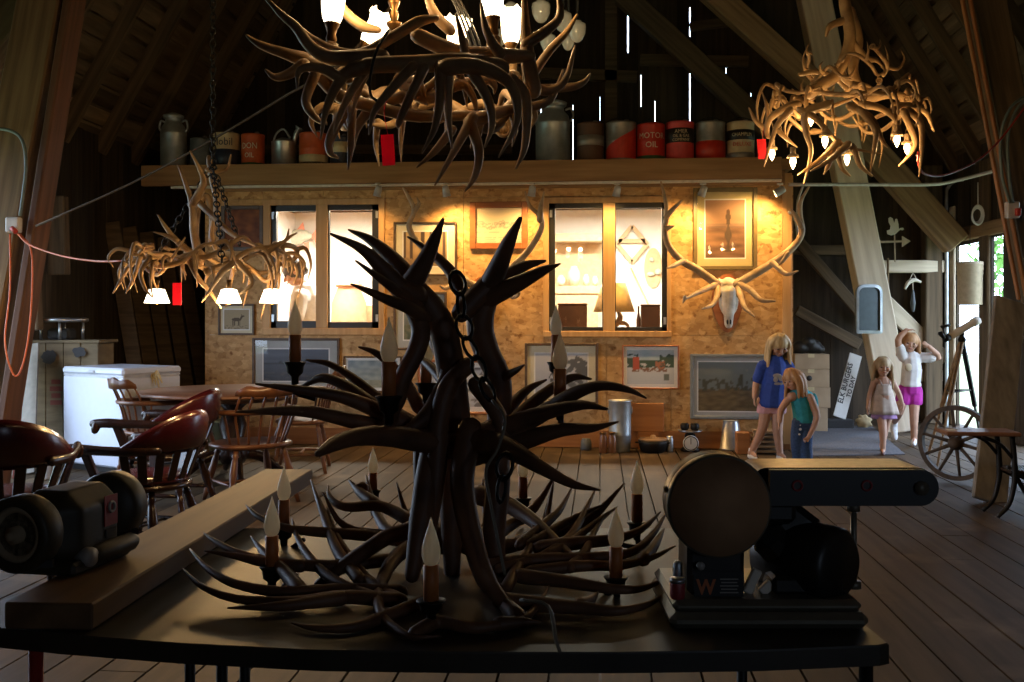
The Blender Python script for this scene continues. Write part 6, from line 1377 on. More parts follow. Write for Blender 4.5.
# bench grinder on the plank
mat_noise('grinder_paint', (.022, .018, .01), (.05, .04, .022), (9, 9, 9), .5, bump=.1); mat_plain('grit', (.3, .23, .14), .8); mat_plain('label_red', (.3, .03, .03), .5)
mat_plain('label_grey', (.3, .28, .25), .5)
gz = .816; n0 = P(22, 545, 1.72); f0 = P(112, 511, 1.98); n0.z = f0.z = gz + .084; ax = (f0 - n0).normalized(); mid = (n0 + f0) / 2; gs = CU.cross(ax).normalized(); rg = axis_mat(ax)
gr_ = thing('bench_grinder', 'dark old bench grinder on the near end of the plank', 'grinder', V((mid.x, mid.y, gz)))
b = MB(); rgx = Matrix((ax, gs, CU)).transposed(); b.box(mid + V((0, 0, -.01)), (.17, .125, .14), rgx, .03); b = remesh(b, .006, 8); build('motor_housing', b, M['grinder_paint'], gr_)
b = MB(); b.box(mid + V((0, 0, -.072)), (.18, .14, .024), rgx, .006); build('base', b, M['grinder_paint'], gr_)
for c_, sg, nm in ((n0, -1, 'wheel'), (f0, 1, 'wheel')):
    g = MB(); g.lathe([(.025, -.04), (.042, -.036), (.062, -.026), (.066, -.018), (.066, .018), (.061, .023), (.05, .024), (.05, .01), (.025, .01)], c_, axis_mat(ax * sg), 32); gd = build('wheel_guard', g, M['grinder_paint'], gr_)
    g = MB(); g.lathe([(.047, -.01), (.049, .0), (.049, .014), (.046, .017), (.039, .017), (.037, .01), (.015, .01), (.015, .024), (.007, .026), (.007, .034), (0, .034)], c_, axis_mat(ax * sg), 32); build('grinding_wheel', g, M['grit'], gd, label='tan grinding wheel')
    g = MB(); g.beam(c_ + ax * sg * .005 - CU * .05 + gs * -.05 * 1, mid + ax * sg * .05 - CU * .06, .02, .012); build('tool_rest', g, M['iron'], gd)
g = MB(); g.tube([mid - ax * .1 + CU * .0, n0 + ax * .03], .03, 14, 1); g.tube([mid + ax * .1, f0 - ax * .03], .03, 14, 1); build('shaft_cover', g, M['grinder_paint'], gr_)
sdn = -gs if (-gs).dot(CAM - mid) > 0 else gs
lm = frame_M(mid + sdn * .064 + CU * .012 + ax * .03, ax if ax.dot(CR) > 0 else -ax, CU)
if (lm.to_3x3() @ V((0, 0, 1))).dot(sdn) < 0: lm = frame_M(mid + sdn * .064 + CU * .012 + ax * .03, -ax, CU)
g = MB(); g.prism([(-.02, -.028), (.02, -.028), (.02, .028), (-.02, .028)], .002, lm); build('name_plate', g, M['label_red'], gr_, label='red name plate')
g = MB(); g.torus(lm @ V((0, .006, .002)), .009, .003, lm.to_3x3(), 16, 6); build('plate_mark', g, M['label_grey'], gr_)
g = MB(); g.prism([(-.016, -.05), (.016, -.05), (.016, -.034), (-.016, -.034)], .002, lm); build('name_plate', g, M['stencil_dark'], gr_)
g = MB(); kc_ = mid + sdn * .07 - CU * .058 - ax * .045; g.lathe([(.016, -.02), (.018, 0), (.016, .008), (0, .01)], kc_, axis_mat(sdn), 16); build('switch_knob', g, M['label_grey'], gr_)
g = MB(); g.tube([mid + sdn * .066 - CU * .06 - ax * .02, mid + sdn * .066 - CU * .06 + ax * .09], .018, 10, 1, round_ends=True); build('water_tray', g, M['grinder_paint'], gr_)
# belt and disc sander
mat_noise('sander_paint', (.008, .008, .007), (.02, .018, .014), (6, 6, 6), .4, bump=.05); mat_noise('sand_disc', (.2, .1, .045), (.46, .27, .14), (5, 5, 5), .85, bump=.2, lo=.35, hi=.65); mat_noise('sand_belt', (.3, .2, .11), (.45, .32, .2), (60, 60, 60), .3, bump=.1)
mat_plain('label_orange', (.45, .12, .03), .5); mat_plain('base_grey', (.14, .125, .09), .4, .3)
sd0 = 1.62
def S(px, py, d=sd0): return P(px, py, d)
rs_ = Matrix((CR, CF, CU)).transposed()
bs = onb(768, 632); sa = thing('belt_sander', 'black belt and disc sander on the right end of the workbench', 'sander', bs)
x0, x1 = onb(669, 628).dot(CR), onb(867, 628).dot(CR); y0, y1 = onb(768, 631).dot(CF), onb(768, 631).dot(CF) + .24
def F3(x, y, z): return CR * x + CF * y + V((0, 0, z))
b = MB(); b.box(F3((x0 + x1) / 2, (y0 + y1) / 2, TZ + .014), (x1 - x0, y1 - y0, .026), rs_, .01); b.box(F3((x0 + x1) / 2, (y0 + y1) / 2 + .005, TZ + .034), (x1 - x0 - .014, y1 - y0 - .02, .02), rs_, .008); build('base_plate', b, M['base_grey'], sa)
bt_ = TZ + .044
xa, xb = S(690, 560).dot(CR), S(748, 560).dot(CR); zt = S(700, 535).z
b = MB(); b.box(F3((xa + xb) / 2, sd0 + .07, (bt_ + zt) / 2), (xb - xa, .1, zt - bt_), rs_, .008); build('column', b, M['sander_paint'], sa)
dc = S(718, 505, sd0 - .0); Rd = 50 * sd0 / FPX
b = MB(); b.lathe([(Rd, -.016), (Rd * 1.03, -.01), (Rd * 1.03, .012), (Rd * .99, .014)], dc, axis_mat(-CF), 48); dk_ = build('disc_rim', b, M['base_grey'], sa)
b = MB(); b.lathe([(Rd * .985, .0), (Rd * .985, .0155), (0, .016)], dc, axis_mat(-CF), 48); build('sanding_disc', b, M['sand_disc'], sa, label='worn brown sanding disc')
b = MB(); b.lathe([(Rd * .7, 0), (Rd * .95, .01), (Rd * 1.0, .05), (Rd * .6, .09)], dc + CF * .012, axis_mat(CF), 32); build('disc_guard', b, M['sander_paint'], sa)
# belt unit
za, zb3 = S(800, 470, 1.66).z, S(800, 506, 1.66).z; rl_ = (za - zb3) / 2; zc = (za + zb3) / 2; xl, xr = S(770, 488, 1.66).dot(CR), S(921, 488, 1.66).dot(CR)
b = MB(); pts = [(xl, -rl_), (xr, -rl_)] + [(xr + rl_ * math.cos(a), rl_ * math.sin(a)) for a in [-PI / 2 + PI * i / 12 for i in range(1, 12)]] + [(xr, rl_), (xl, rl_)]
b.prism([(x, z) for x, z in pts], .012, frame_M(F3(0, 1.666, zc), CR, CU)); b.prism(pts, .012, frame_M(F3(0, 1.79, zc), CR, CU)); hs = build('belt_housing', b, M['sander_paint'], sa)
b = MB(); s_ = .96; n = 14; ring = []
for i in range(n + 1): a = PI / 2 - PI * i / n; ring.append((xr + rl_ * s_ * math.cos(a), rl_ * s_ * math.sin(a)))
for i in range(n + 1): a = -PI / 2 - PI * i / n; ring.append((xl + rl_ * s_ * math.cos(a), rl_ * s_ * math.sin(a)))
m_ = len(ring); b.add([F3(x, 1.675, zc + z + .003) for x, z in ring] + [F3(x, 1.782, zc + z + .003) for x, z in ring], [(i, (i + 1) % m_, m_ + (i + 1) % m_, m_ + i) for i in range(m_)], True); build('sanding_belt', b, M['sand_belt'], sa, label='brown sanding belt')
b = MB(); b.cyl(F3(xr, 1.655, zc), F3(xr, 1.66, zc), .012, 14); build('roller_bolt', b, M['base_grey'], sa)
b = MB(); b.box(F3(xl + .02, 1.72, zc - rl_ - .015), (.06, .09, .04), rs_, .01); b.tube([F3(xl - .0, 1.72, zc - .02), F3(xa + .05, 1.7, zt - .02)], .035, 12, 1); build('bracket', b, M['sander_paint'], sa)
mm = frame_M(F3((xl + xr) / 2 - .02, 1.6585, zc), CR, CU)
for dx in (-.06, .055):
    g = MB(); g.torus(mm @ V((dx, .004, 0)), .008, .0018, mm.to_3x3(), 14, 5); build('emblem', g, M['label_red'], hs)
b = MB(); pc = S(853.5, 508, 1.69); b.cyl((pc.x, pc.y, bt_), (pc.x, pc.y, zc - rl_), .0055, 10); b.cyl((pc.x, pc.y, bt_), (pc.x, pc.y, bt_ + .012), .013, 10); b.cyl((pc.x, pc.y, zc - rl_ - .014), (pc.x, pc.y, zc - rl_), .011, 10); build('support_post', b, M['base_grey'], sa)
mc = S(806, 558, 1.7); b = MB(); b.lathe([(.0, -.07), (.05, -.07), (.062, -.06), (.064, 0), (.062, .07), (.05, .08), (0, .08)], mc, axis_mat((CF * .8 - CR * .6).normalized()), 28); build('motor', b, M['sander_paint'], sa)
b = MB(); b.box(F3(mc.dot(CR) - .01, 1.71, bt_ + .015), (.12, .13, .03), rs_, .006); build('motor_mount', b, M['sander_paint'], sa)
b = MB(); b.beam(S(778, 514, 1.7), S(812, 540, 1.7), .07, .03, -CF, .012); b.beam(S(760, 530, 1.68), S(790, 560, 1.7), .06, .05, -CF, .02); build('belt_guard', b, M['sander_paint'], sa)
b = MB(); b.tube([S(822, 585, 1.72), S(836, 590, 1.72), S(846, 600, 1.72), S(850, 608, 1.72)], .005, 7, 4); build('power_cord', b, M['iron'], sa)
lc_ = S(721, 593, sd0 + .0); mm = frame_M(F3(lc_.dot(CR), sd0 + .0185, lc_.z), CR, CU); lw, lh = 50 * sd0 / FPX, 38 * sd0 / FPX
b = MB(); b.prism([(-lw / 2, -lh / 2), (lw / 2, -lh / 2), (lw / 2, lh / 2), (-lw / 2, lh / 2)], .002, mm); lp_ = build('label_plate', b, M['stencil_dark'], sa)
build('lettering', text_mb('W', .034, mm @ Matrix.Translation((-.021, .004, .0015)), .0005, xs=.85, bold=.0011), M['label_orange'], lp_, label='orange letter W')
b = MB()
for r_ in range(5): b.box(mm @ V((.017, .018 - .0055 * r_, .0015)), (.03 - .004 * (r_ % 2), .001, .0018), rs_)
b.box(mm @ V((-.021, -.021, .0015)), (.034, .001, .0015), rs_); b.box(mm @ V((-.021, -.025, .0015)), (.03, .001, .0015), rs_); build('label_print', b, M['label_grey'], lp_)
b = MB(); k_ = S(700, 565, sd0 + .015); b.lathe([(.006, 0), (.007, .008), (.004, .01), (0, .01)], k_, axis_mat(-CF), 12); build('switch', b, M['label_grey'], sa)
b = MB(); b.tube([S(668, 489, 1.63), S(664, 490, 1.63)], .005, 8, 1); build('bolt', b, M['base_grey'], sa); b = MB(); b.tube([S(686, 536, 1.63), S(690, 538, 1.63)], .005, 8, 1); build('bolt', b, M['base_grey'], sa)
q = onb(679, 610); b = MB(); q.z = bt_; q = F3(x0 + .016, y0 + .03, bt_); b.lathe([(.011, 0), (.012, .003), (.012, .026), (.01, .03), (0, .031)], q, None, 16); t = thing('small_tin', 'tiny round tin with a red side on the sander base', 'tin', q); build('body', b, M['label_red'], t); b = MB(); b.lathe([(.0125, .026), (.0125, .033), (0, .034)], q, None, 16); build('lid', b, M['steel'], t)
q = F3(x0 + .024, y0 + .075, bt_); b = MB(); b.lathe([(.008, 0), (.008, .045), (.005, .05), (0, .05)], q, None, 12); one('spray_tube', b, M['galvanised'], 'slim pale tube standing behind the tiny tin on the sander base', 'tube', q)
for i, (px, py, lab) in enumerate(((754, 572, 'pale wooden wedge against the sander motor, upper of two'), (768, 585, 'pale wooden wedge on the sander base, lower of two'))):
    q = S(px, py, 1.66); zz = bt_ + .0; b = MB(); b.beam(V((q.x, q.y, zz)) - CR * .012, V((q.x, q.y, q.z)) + CR * .006 + V((0, 0, .004)), .016, .012, -CF, .002); one('wood_wedge', b, M['vane_white'], lab, 'wedge', V((q.x, q.y, zz)))
# ================================================================ people
mat_noise('skin', (.42, .235, .16), (.52, .3, .21), (14, 14, 14), .55, bump=0)
mat_noise('hair_blond', (.38, .25, .11), (.66, .49, .26), (40, 40, 6), .5, bump=.3)
mat_noise('hair_strawberry', (.3, .14, .06), (.5, .28, .12), (40, 40, 6), .5, bump=.3)
mat_noise('hair_light', (.26, .17, .09), (.46, .33, .18), (40, 40, 6), .5, bump=.3)
mat_plain('hair_dark', (.05, .035, .025), .6)
mat_noise('cloth_blue', (.02, .05, .26), (.03, .075, .36), (30, 30, 30), .85, bump=.1)
mat_noise('cloth_teal', (.02, .22, .27), (.035, .3, .36), (30, 30, 30), .85, bump=.1)
mat_noise('denim', (.02, .045, .11), (.04, .08, .19), (60, 60, 60), .85, bump=.15)
mat_noise('cloth_cream', (.5, .41, .36), (.62, .52, .46), (25, 25, 25), .85, bump=.1)
mat_noise('cloth_white', (.58, .56, .56), (.7, .68, .68), (25, 25, 25), .85, bump=.1)
mat_noise('cloth_magenta', (.34, .015, .24), (.45, .025, .32), (30, 30, 30), .8, bump=.1)
mat_plain('cloth_lilac', (.4, .24, .5), .85); mat_plain('cloth_pinkwhite', (.6, .32, .36), .85)
mat_plain('lips', (.4, .12, .1), .5); mat_plain('eye_dark', (.03, .02, .015), .3); mat_plain('shoe_white', (.66, .66, .68), .6); mat_plain('shoe_dark', (.08, .03, .03), .6); mat_plain('sock_white', (.7, .7, .72), .8)
mat_plain('cloth_grey', (.3, .3, .32), .8)
class Fig:
    """a posed figure: joints are points; x is the figure's own right-to-left axis on the picture, y away, z up (pixel units at its distance)"""
    def __init__(s, px, py, d, label, loc):
        s.px, s.py, s.d, s.k = px, py, d, d / FPX
        s.t = thing('person', label, 'person', loc); s.b = MB()
    def p(s, x, y, dz=0.0):    # pixel position, dz = metres nearer (-) or farther (+)
        return P(x, y, s.d) + CF * dz
    def limb(s, pts, rad, mb=None): (mb or s.b).tube(pts, [r * s.k for r in rad], 10, 3, True, round_ends=True)
    def head(s, c, r, fwd, up, mb=None):
        """head of radius r (m): skull, jaw, nose, ears; fwd = where the face looks"""
        b = s.b; fwd = V(fwd).normalized(); up = (V(up) - fwd * V(up).dot(fwd)).normalized(); rt = fwd.cross(up)
        m = Matrix((rt, fwd, up)).transposed(); s.hm, s.hc, s.hr = m, V(c), r
        L = lambda x, y, z: V(c) + m @ V((x * r, y * r, z * r))
        s.L = L
        b.ell(L(0, -.08, .12), (r * .8, r * .93, r * .9), m); b.ell(L(0, .22, -.35), (r * .6, r * .62, r * .68), m); b.ell(L(0, .5, -.72), (r * .3, r * .28, r * .25), m)
        b.tube([L(0, .8, .08), L(0, .95, -.1), L(0, 1.03, -.24)], [r * .08, r * .1, r * .13], 8, 2, round_ends=True)
        b.ell(L(0, .8, -.5), (r * .24, r * .12, r * .1), m)
        for sg in (-1, 1): b.ell(L(sg * .8, -.05, -.08), (r * .1, r * .2, r * .27), m); b.ell(L(sg * .42, .68, -.22), (r * .26, r * .2, r * .24), m)
    def face(s):
        L, r, m = s.L, s.hr, s.hm
        for sg in (-1, 1):
            e = MB(); e.ell(L(sg * .33, .78, .04), (r * .13, r * .07, r * .075), m, 10, 6); build('eye', e, M['eye_dark'], s.t)
            e = MB(); e.tube([L(sg * .18, .84, .2), L(sg * .34, .81, .25), L(sg * .5, .71, .2)], r * .022, 6, 2); build('eyebrow', e, M['hair_light'], s.t)
        e = MB(); e.tube([L(-.2, .84, -.5), L(0, .93, -.52), L(.2, .84, -.5)], [r * .035, r * .065, r * .035], 6, 2); build('mouth', e, M['lips'], s.t)
    def hand(s, w, d, nrm, r, curl=.35, side=1):
        """palm from wrist w along d; nrm = palm side; r = hand length"""
        d = V(d).normalized(); nrm = (V(nrm) - d * V(nrm).dot(d)).normalized(); sd = d.cross(nrm) * side; w = V(w); b = s.b
        m = Matrix((sd, nrm, d)).transposed()
        b.ell(w + d * r * .26, (r * .2, r * .095, r * .31), m)
        for i, (o, ln) in enumerate(((-.145, .4), (-.05, .47), (.05, .45), (.14, .35))):
            q = w + d * r * .46 + sd * r * o; p1 = q + d * r * ln * .45 + nrm * r * ln * .12 + sd * o * r * .25; p2 = p1 + d * r * ln * (.35 - curl * .2) + nrm * r * ln * curl * .7; 
            b.tube([q, p1, p2], [r * .062, r * .055, r * .045], 7, 2, round_ends=True)
        q = w + d * r * .12 + sd * r * -.15; b.tube([q, q + d * r * .2 - sd * r * .13 + nrm * r * .05, q + d * r * .36 - sd * r * .15 + nrm * r * .1], [r * .085, r * .065, r * .05], 7, 2, round_ends=True)
    def foot(s, a, fwd, L):
        fwd = V(fwd); fwd.z = 0; fwd.normalize(); s.b.tube([V(a) - fwd * L * .18 + V((0, 0, -.005)), V(a) + fwd * L * .25 - V((0, 0, .01)), V(a) + fwd * L * .6 - V((0, 0, .02))], [L * .19, L * .19, L * .15], 10, 2, True, .8, round_ends=True)
    def body(s, vox=.0048): return build('body', remesh(s.b, vox, 4), M['skin'], s.t)
    def cloth(s, name, mb, mt, vox=.007, smooth=5, label=None, hem=None):
        o = remesh(mb, vox, smooth)
        if hem is not None:                # cut level at the hem row
            z = P(512, hem, s.d).z
            for i, v in enumerate(o.v):
                if v.z < z: o.v[i] = V((v.x, v.y, z - (z - v.z) * .04))
        return build(name, o, M[mt], s.t, label=label)
def hair_locks(f, locks, cap=1.0, mt='hair_blond', face_open=.35):
    """cap over the skull plus falling locks given as point lists in metres"""
    L, r, m = f.L, f.hr, f.hm; b = MB()
    b.ell(L(0, -.16, .22), (r * .9 * cap, r * 1.0 * cap, r * .96 * cap), m)
    for pts, r0, r1 in locks: b.tube(pts, [r0 + (r1 - r0) * i / (len(pts) - 1) for i in range(len(pts))], 8, 4, True, round_ends=True)
    build('hair', remesh(b, .0065, 3), M[mt], f.t)
def curtain(f, drop, n=11, spread=2.0, back=.0, r1=.17, mt='hair_blond', lean=None):
    """long loose hair: locks from the crown round the back and sides of the head, hanging straight down"""
    L, r = f.L, f.hr; out = []
    for i in range(n):
        a = -spread + 2 * spread * i / (n - 1); q0 = L(math.sin(a) * .35, -.1 - .2 * math.cos(a), .95); q1 = L(math.sin(a) * .93, -.12 - math.cos(a) * .85, .25)
        q2 = L(math.sin(a) * 1.0, -.12 - math.cos(a) * .95, -.45); dz = drop * (1 - .22 * abs(a) / spread); w = V((q2.x - f.hc.x, q2.y - f.hc.y, 0)) * .12
        q3 = q2 + w - V((0, 0, dz * .5)); q4 = q2 + w * 1.6 - V((0, 0, dz)) + CF * back
        out.append(([q0, q1, q2, q3, q4], r * .3, r * r1))
    hair_locks(f, out, mt=mt)
def skirt(f, top, bot, rt_, rb_, mt, name, flare_n=9, ax=(1.0, .72), label=None):
    b = MB(); n = 36; vs = []; a, c = V(top), V(bot); K = 6
    for side in (0, 1):
        for i in range(K + 1):
            t = i / K; r = (rt_ + (rb_ - rt_) * t ** .9) * (1 if side == 0 else .93); o = a.lerp(c, t)
            for j in range(n):
                an = 2 * PI * j / n; w = 1 + .07 * t * math.sin(an * flare_n); vs.append(o + CR * (math.cos(an) * r * w * ax[0]) + CF * (math.sin(an) * r * w * ax[1]))
    q = (K + 1) * n; fs = []
    for sd in (0, 1):
        for i in range(K):
            for j in range(n):
                o = sd * q + i * n; fs.append((o + j, o + (j + 1) % n, o + n + (j + 1) % n, o + n + j))
    for j in range(n):
        fs.append((j, (j + 1) % n, q + (j + 1) % n, q + j)); fs.append((K * n + j, K * n + (j + 1) % n, q + K * n + (j + 1) % n, q + K * n + j))
    b.add(vs, fs, True); return build(name, b, M[mt], f.t, label=label)
def shoe(f, a, fwd, L, mt, name='shoe', h=.05):
    fwd = V(fwd); fwd.z = 0; fwd.normalize(); b = MB(); z = lambda p, k: V((p.x, p.y, k)); a = V(a)
    b.tube([z(a - fwd * L * .2, h * .55), z(a + fwd * L * .2, h * .6), z(a + fwd * L * .55, h * .42), z(a + fwd * L * .72, h * .36)], [L * .2, L * .22, L * .2, L * .13], 12, 3, True, .85, round_ends=True)
    if h > .04: b.tube([a + V((0, 0, h * .2)), a + V((0, 0, h * .9))], [L * .2, L * .17], 12, 1)
    o = remesh(b, .006, 3)
    for i, v in enumerate(o.v):
        if v.z < .004: o.v[i] = V((v.x, v.y, .004))
    return build(name, o, M[mt], f.t)
# ---- girl in the blue shirt, head bowed
d = 8.95; g0 = PZ(766, 459); F_ = Fig(768, 400, d, 'girl with long blond hair in a blue shirt, standing with her head bowed', V((g0.x, g0.y, 0))); p = F_.p; k = F_.k
F_.head(p(778, 345, -.03), 10.2 * k, -CF * .8 + CR * .1 - CU * .55, CU * .9 - CF * .4)
F_.limb([p(777, 352, .02), p(776, 362, .03)], [4.6, 5]); F_.limb([p(776, 365, .02), p(775, 378, .0), p(773, 392, 0), p(772, 403, .01)], [9.5, 11, 9.5, 11])
F_.limb([p(764, 366, .02), p(788, 366, .02)], [5.5, 5.5])
F_.limb([p(763, 366, .02), p(757, 383, .02), p(754, 397, -.02)], [4.6, 3.7, 2.6]); F_.limb([p(789, 366, .02), p(793, 384, .0), p(786, 399, -.07)], [4.6, 3.7, 2.6])
F_.hand(p(754, 397, -.02), p(753, 408, -.04) - p(754, 397, -.02), CR, 11 * k, .35, 1); F_.hand(p(786, 399, -.07), p(781, 407, -.09) - p(786, 399, -.07), -CR, 11 * k, .35, -1)
aL, aR = p(752, 451, .03), p(778.5, 455, -.05); aL.z = aR.z = .06
F_.limb([p(766, 403, 0), p(762, 428, -.02), aL], [7, 5, 3.2]); F_.limb([p(778, 403, 0), p(776, 430, -.05), aR], [7, 5, 3.2]); F_.limb([p(764, 402, .02), p(779, 402, .02)], [7, 7])
fw = -CF * .9 + CR * .2
F_.foot(aL, fw, 15 * k); F_.foot(aR, fw, 15 * k); F_.body(); F_.face()
b = MB(); F_.limb([p(776, 364, .02), p(775, 378, -.0), p(773, 392, 0), p(772, 404, .01)], [10.5, 12.4, 12.4, 14.6], b); F_.limb([p(764, 366, .02), p(788, 366, .02)], [6.4, 6.4], b); F_.limb([p(763, 366, .02), p(758.5, 379, .02)], [6, 5.8], b); F_.limb([p(789, 366, .02), p(792.5, 379, .01)], [6, 5.8], b); F_.cloth('shirt', b, 'cloth_blue', label='blue short sleeved shirt', hem=407)
c_ = p(775, 380, -.105); b = MB()
for i, (x_, w, z, h_) in enumerate(((-1, 4.2, 5, 2.2), (2.4, 2.2, 2.5, 3.4), (-2.4, 2.4, 1, 2.6), (.5, 4.6, -3, 1.6))): b.ell(c_ + V((0, 0, z * k)) + CR * x_ * k, (w * k, .006, h_ * k), Matrix((CR, CF, CU)).transposed())
build('shirt_print', b, M['cloth_grey'], F_.t, label='faded pale print on the chest')
b = MB(); F_.limb([p(772, 402, .01), p(772, 404, .01)], [12.5, 12.5], b); F_.limb([p(767, 402, 0), p(765, 412, 0)], [8.6, 8.6], b); F_.limb([p(778, 402, 0), p(777.5, 412, -.01)], [8.6, 8.6], b); F_.cloth('shorts', b, 'cloth_pinkwhite', label='pink and white shorts', hem=413)
L = F_.L; r = F_.hr
curtain(F_, 20 * k, 11, 1.95, .0)
for a_ in (aL, aR): shoe(F_, a_, fw, 15 * k, 'sock_white', 'shoe')
# ---- girl bending forward in the teal top
d = 8.6; g0 = PZ(803, 462); F_ = Fig(803, 410, d, 'small blond girl in a teal top and jeans bending forward', V((g0.x, g0.y, 0))); p = F_.p; k = F_.k
F_.head(p(790, 379, -.08), 9.6 * k, -CR * .75 - CF * .45 - CU * .35, CU * .85 - CR * .35)
F_.limb([p(794, 386, -.03), p(799, 393, 0)], [4.2, 5]); F_.limb([p(800, 396, 0), p(803, 406, 0), p(805, 416, .01), p(804, 423, .01)], [9, 9.5, 9.5, 10])
F_.limb([p(791, 396, -.04), p(810, 397, .04)], [5, 5])
F_.limb([p(808, 397, -.06), p(814, 416, -.08), p(805, 435, -.12)], [4.2, 3.5, 2.4]); F_.limb([p(790, 396, -.02), p(780, 409, -.04), p(777, 421, -.08)], [4.2, 3.4, 2.4])
F_.hand(p(805, 435, -.12), p(798, 440, -.13) - p(805, 435, -.12), -CF, 10 * k, .5, 1); F_.hand(p(777, 421, -.08), p(774, 429, -.12) - p(777, 421, -.08), CR, 10 * k, .4, 1)
aL, aR = p(799, 459, .02), p(806, 459, -.04); aL.z = aR.z = .05
F_.limb([p(800, 422, 0), p(797, 440, .0), aL], [7.6, 5.5, 3.6]); F_.limb([p(807, 422, 0), p(805, 441, -.02), aR], [7.6, 5.5, 3.6])
fw = -CR * .8 - CF * .5; F_.foot(aL, fw, 13 * k); F_.foot(aR, fw, 13 * k); F_.body(); F_.face()
b = MB(); F_.limb([p(799, 393, 0), p(802, 404, 0), p(804, 416, .01), p(804, 421, .01)], [9.8, 10.6, 10.6, 11.2], b); F_.limb([p(792, 396, -.03), p(809, 396, .03)], [5.6, 5.6], b); F_.cloth('tank_top', b, 'cloth_teal', label='teal sleeveless top', hem=424)
b = MB(); F_.limb([p(804, 420, .01), p(804, 424, .01)], [10.6, 10.6], b); F_.limb([p(800, 422, 0), p(797, 440, .0), aL + V((0, 0, -.01))], [8.2, 6.6, 5.6], b); F_.limb([p(807, 422, 0), p(805, 441, -.02), aR + V((0, 0, -.01))], [8.2, 6.6, 5.6], b); F_.cloth('jeans', b, 'denim', label='blue jeans')
b = MB(); b.ell(p(797, 428, -.1), (.012, .006, .012)); b.ell(p(796, 433, -.1), (.01, .006, .008)); b.ell(p(797, 424, -.1), (.006, .006, .006)); build('pocket_badge', b, M['cloth_white'], F_.t, label='small pale badge on the jeans')
b = MB(); b.ell(p(815, 405, .03), (4.5 * k, 5 * k, 12 * k)); F_.cloth('bag', b, 'cap_green' if 0 else 'cloth_teal', label='rounded teal pack on her back')
L = F_.L; r = F_.hr
curtain(F_, 17 * k, 11, 2.1, .0, .15, 'hair_strawberry')
for a_ in (aL, aR): shoe(F_, a_, fw, 13 * k, 'denim', 'shoe')
# ---- small girl in the cream dress
d = 9.4; g0 = PZ(881, 453); F_ = Fig(884, 400, d, 'small girl with long loose hair in a pale sleeveless dress, walking toward the camera', V((g0.x, g0.y, 0))); p = F_.p; k = F_.k
F_.head(p(883, 367, 0), 8.6 * k, -CF - CR * .12 - CU * .08, CU)
F_.limb([p(884, 373, .02), p(884, 381, .02)], [3.4, 3.8]); F_.limb([p(884, 383, .02), p(884, 395, .01), p(885, 410, .02)], [7.4, 8, 9]); F_.limb([p(876, 382, .02), p(892, 382, .02)], [3.8, 3.8])
F_.limb([p(875, 382, .02), p(870.5, 396, .02), p(867, 408, -.02)], [3.3, 2.7, 1.9]); F_.limb([p(893, 382, .02), p(900, 394, .03), p(902.5, 405, .0)], [3.3, 2.7, 1.9])
F_.hand(p(867, 408, -.02), p(866, 416, -.03) - p(867, 408, -.02), CR, 8.5 * k, .4, 1); F_.hand(p(902.5, 405, .0), p(902, 413, -.02) - p(902.5, 405, 0), -CR, 8.5 * k, .4, -1)
aL, aR = p(879, 451, -.1), p(886, 448, .1); aL.z = aR.z = .04
F_.limb([p(881, 410, .01), p(880, 430, -.07), aL], [5.6, 3.9, 2.5]); F_.limb([p(889, 410, .02), p(886, 430, .03), aR], [5.6, 3.9, 2.5])
fw = -CF - CR * .35; F_.foot(aL, fw, 12 * k); F_.foot(aR, fw, 12 * k); F_.body(.0042); F_.face()
b = MB(); F_.limb([p(884, 385, .02), p(884, 394, .01)], [8, 8.6], b); F_.cloth('bodice', b, 'cloth_cream', label='cream bodice of the dress')
for x in (879.5, 888.5):
    b = MB(); b.tube([p(x, 385, -.06), p(x - .2, 379.5, -.01), p(x, 381, .07)], .006, 6, 3); build('strap', b, M['cloth_cream'], F_.t)
skirt(F_, p(884, 390, .01), p(884.5, 414, .01), 8.6 * k, 14.5 * k, 'cloth_cream', 'dress_skirt', label='flared cream skirt of the dress')
skirt(F_, p(884.5, 408, .01), p(884.5, 418.5, .01), 10.5 * k, 12.6 * k, 'cloth_lilac', 'underskirt', label='lilac underskirt')
L = F_.L; r = F_.hr
curtain(F_, 22 * k, 10, 1.72, .02, .16, 'hair_light')
for a_ in (aL, aR): shoe(F_, a_, fw, 12.5 * k, 'shoe_dark', 'sandal', .032)
# ---- girl with raised arms in pink shorts
d = 10.0; g0 = PZ(911, 445); F_ = Fig(911, 380, d, 'girl in a white shirt and magenta shorts with both arms raised to her head', V((g0.x, g0.y, 0))); p = F_.p; k = F_.k
F_.head(p(910, 343, 0), 8.8 * k, -CF - CR * .25 - CU * .1, CU + CR * .12)
F_.limb([p(911, 350, .02), p(912, 356, .02)], [3.6, 4.2]); F_.limb([p(912, 359, .02), p(912, 370, .01), p(911, 383, .01), p(911, 391, .02)], [8, 9, 8.6, 9.4]); F_.limb([p(904, 357, .02), p(921, 358, .02)], [4.6, 4.6])
F_.limb([p(903, 356, .01), p(896.5, 340, -.04), p(904, 330, -.06)], [3.8, 3.2, 2.3]); F_.hand(p(904, 330, -.06), p(913, 329, -.08) - p(904, 330, -.06), -CU, 10 * k, .35, 1)
F_.limb([p(922, 357, .01), p(936, 357, -.06), p(925, 346.5, -.1)], [3.8, 3.2, 2.3]); F_.hand(p(925, 346.5, -.1), p(917, 341, -.11) - p(925, 346.5, -.1), CF, 10 * k, .35, -1)
aR = p(912.5, 440, -.04); aR.z = .06; aL = p(906, 425, .3)
F_.limb([p(915, 390, .01), p(912, 416, -.05), aR], [6.6, 4.4, 2.9]); F_.limb([p(906, 390, .02), p(899, 412, .0), aL], [6.6, 4.4, 2.9])
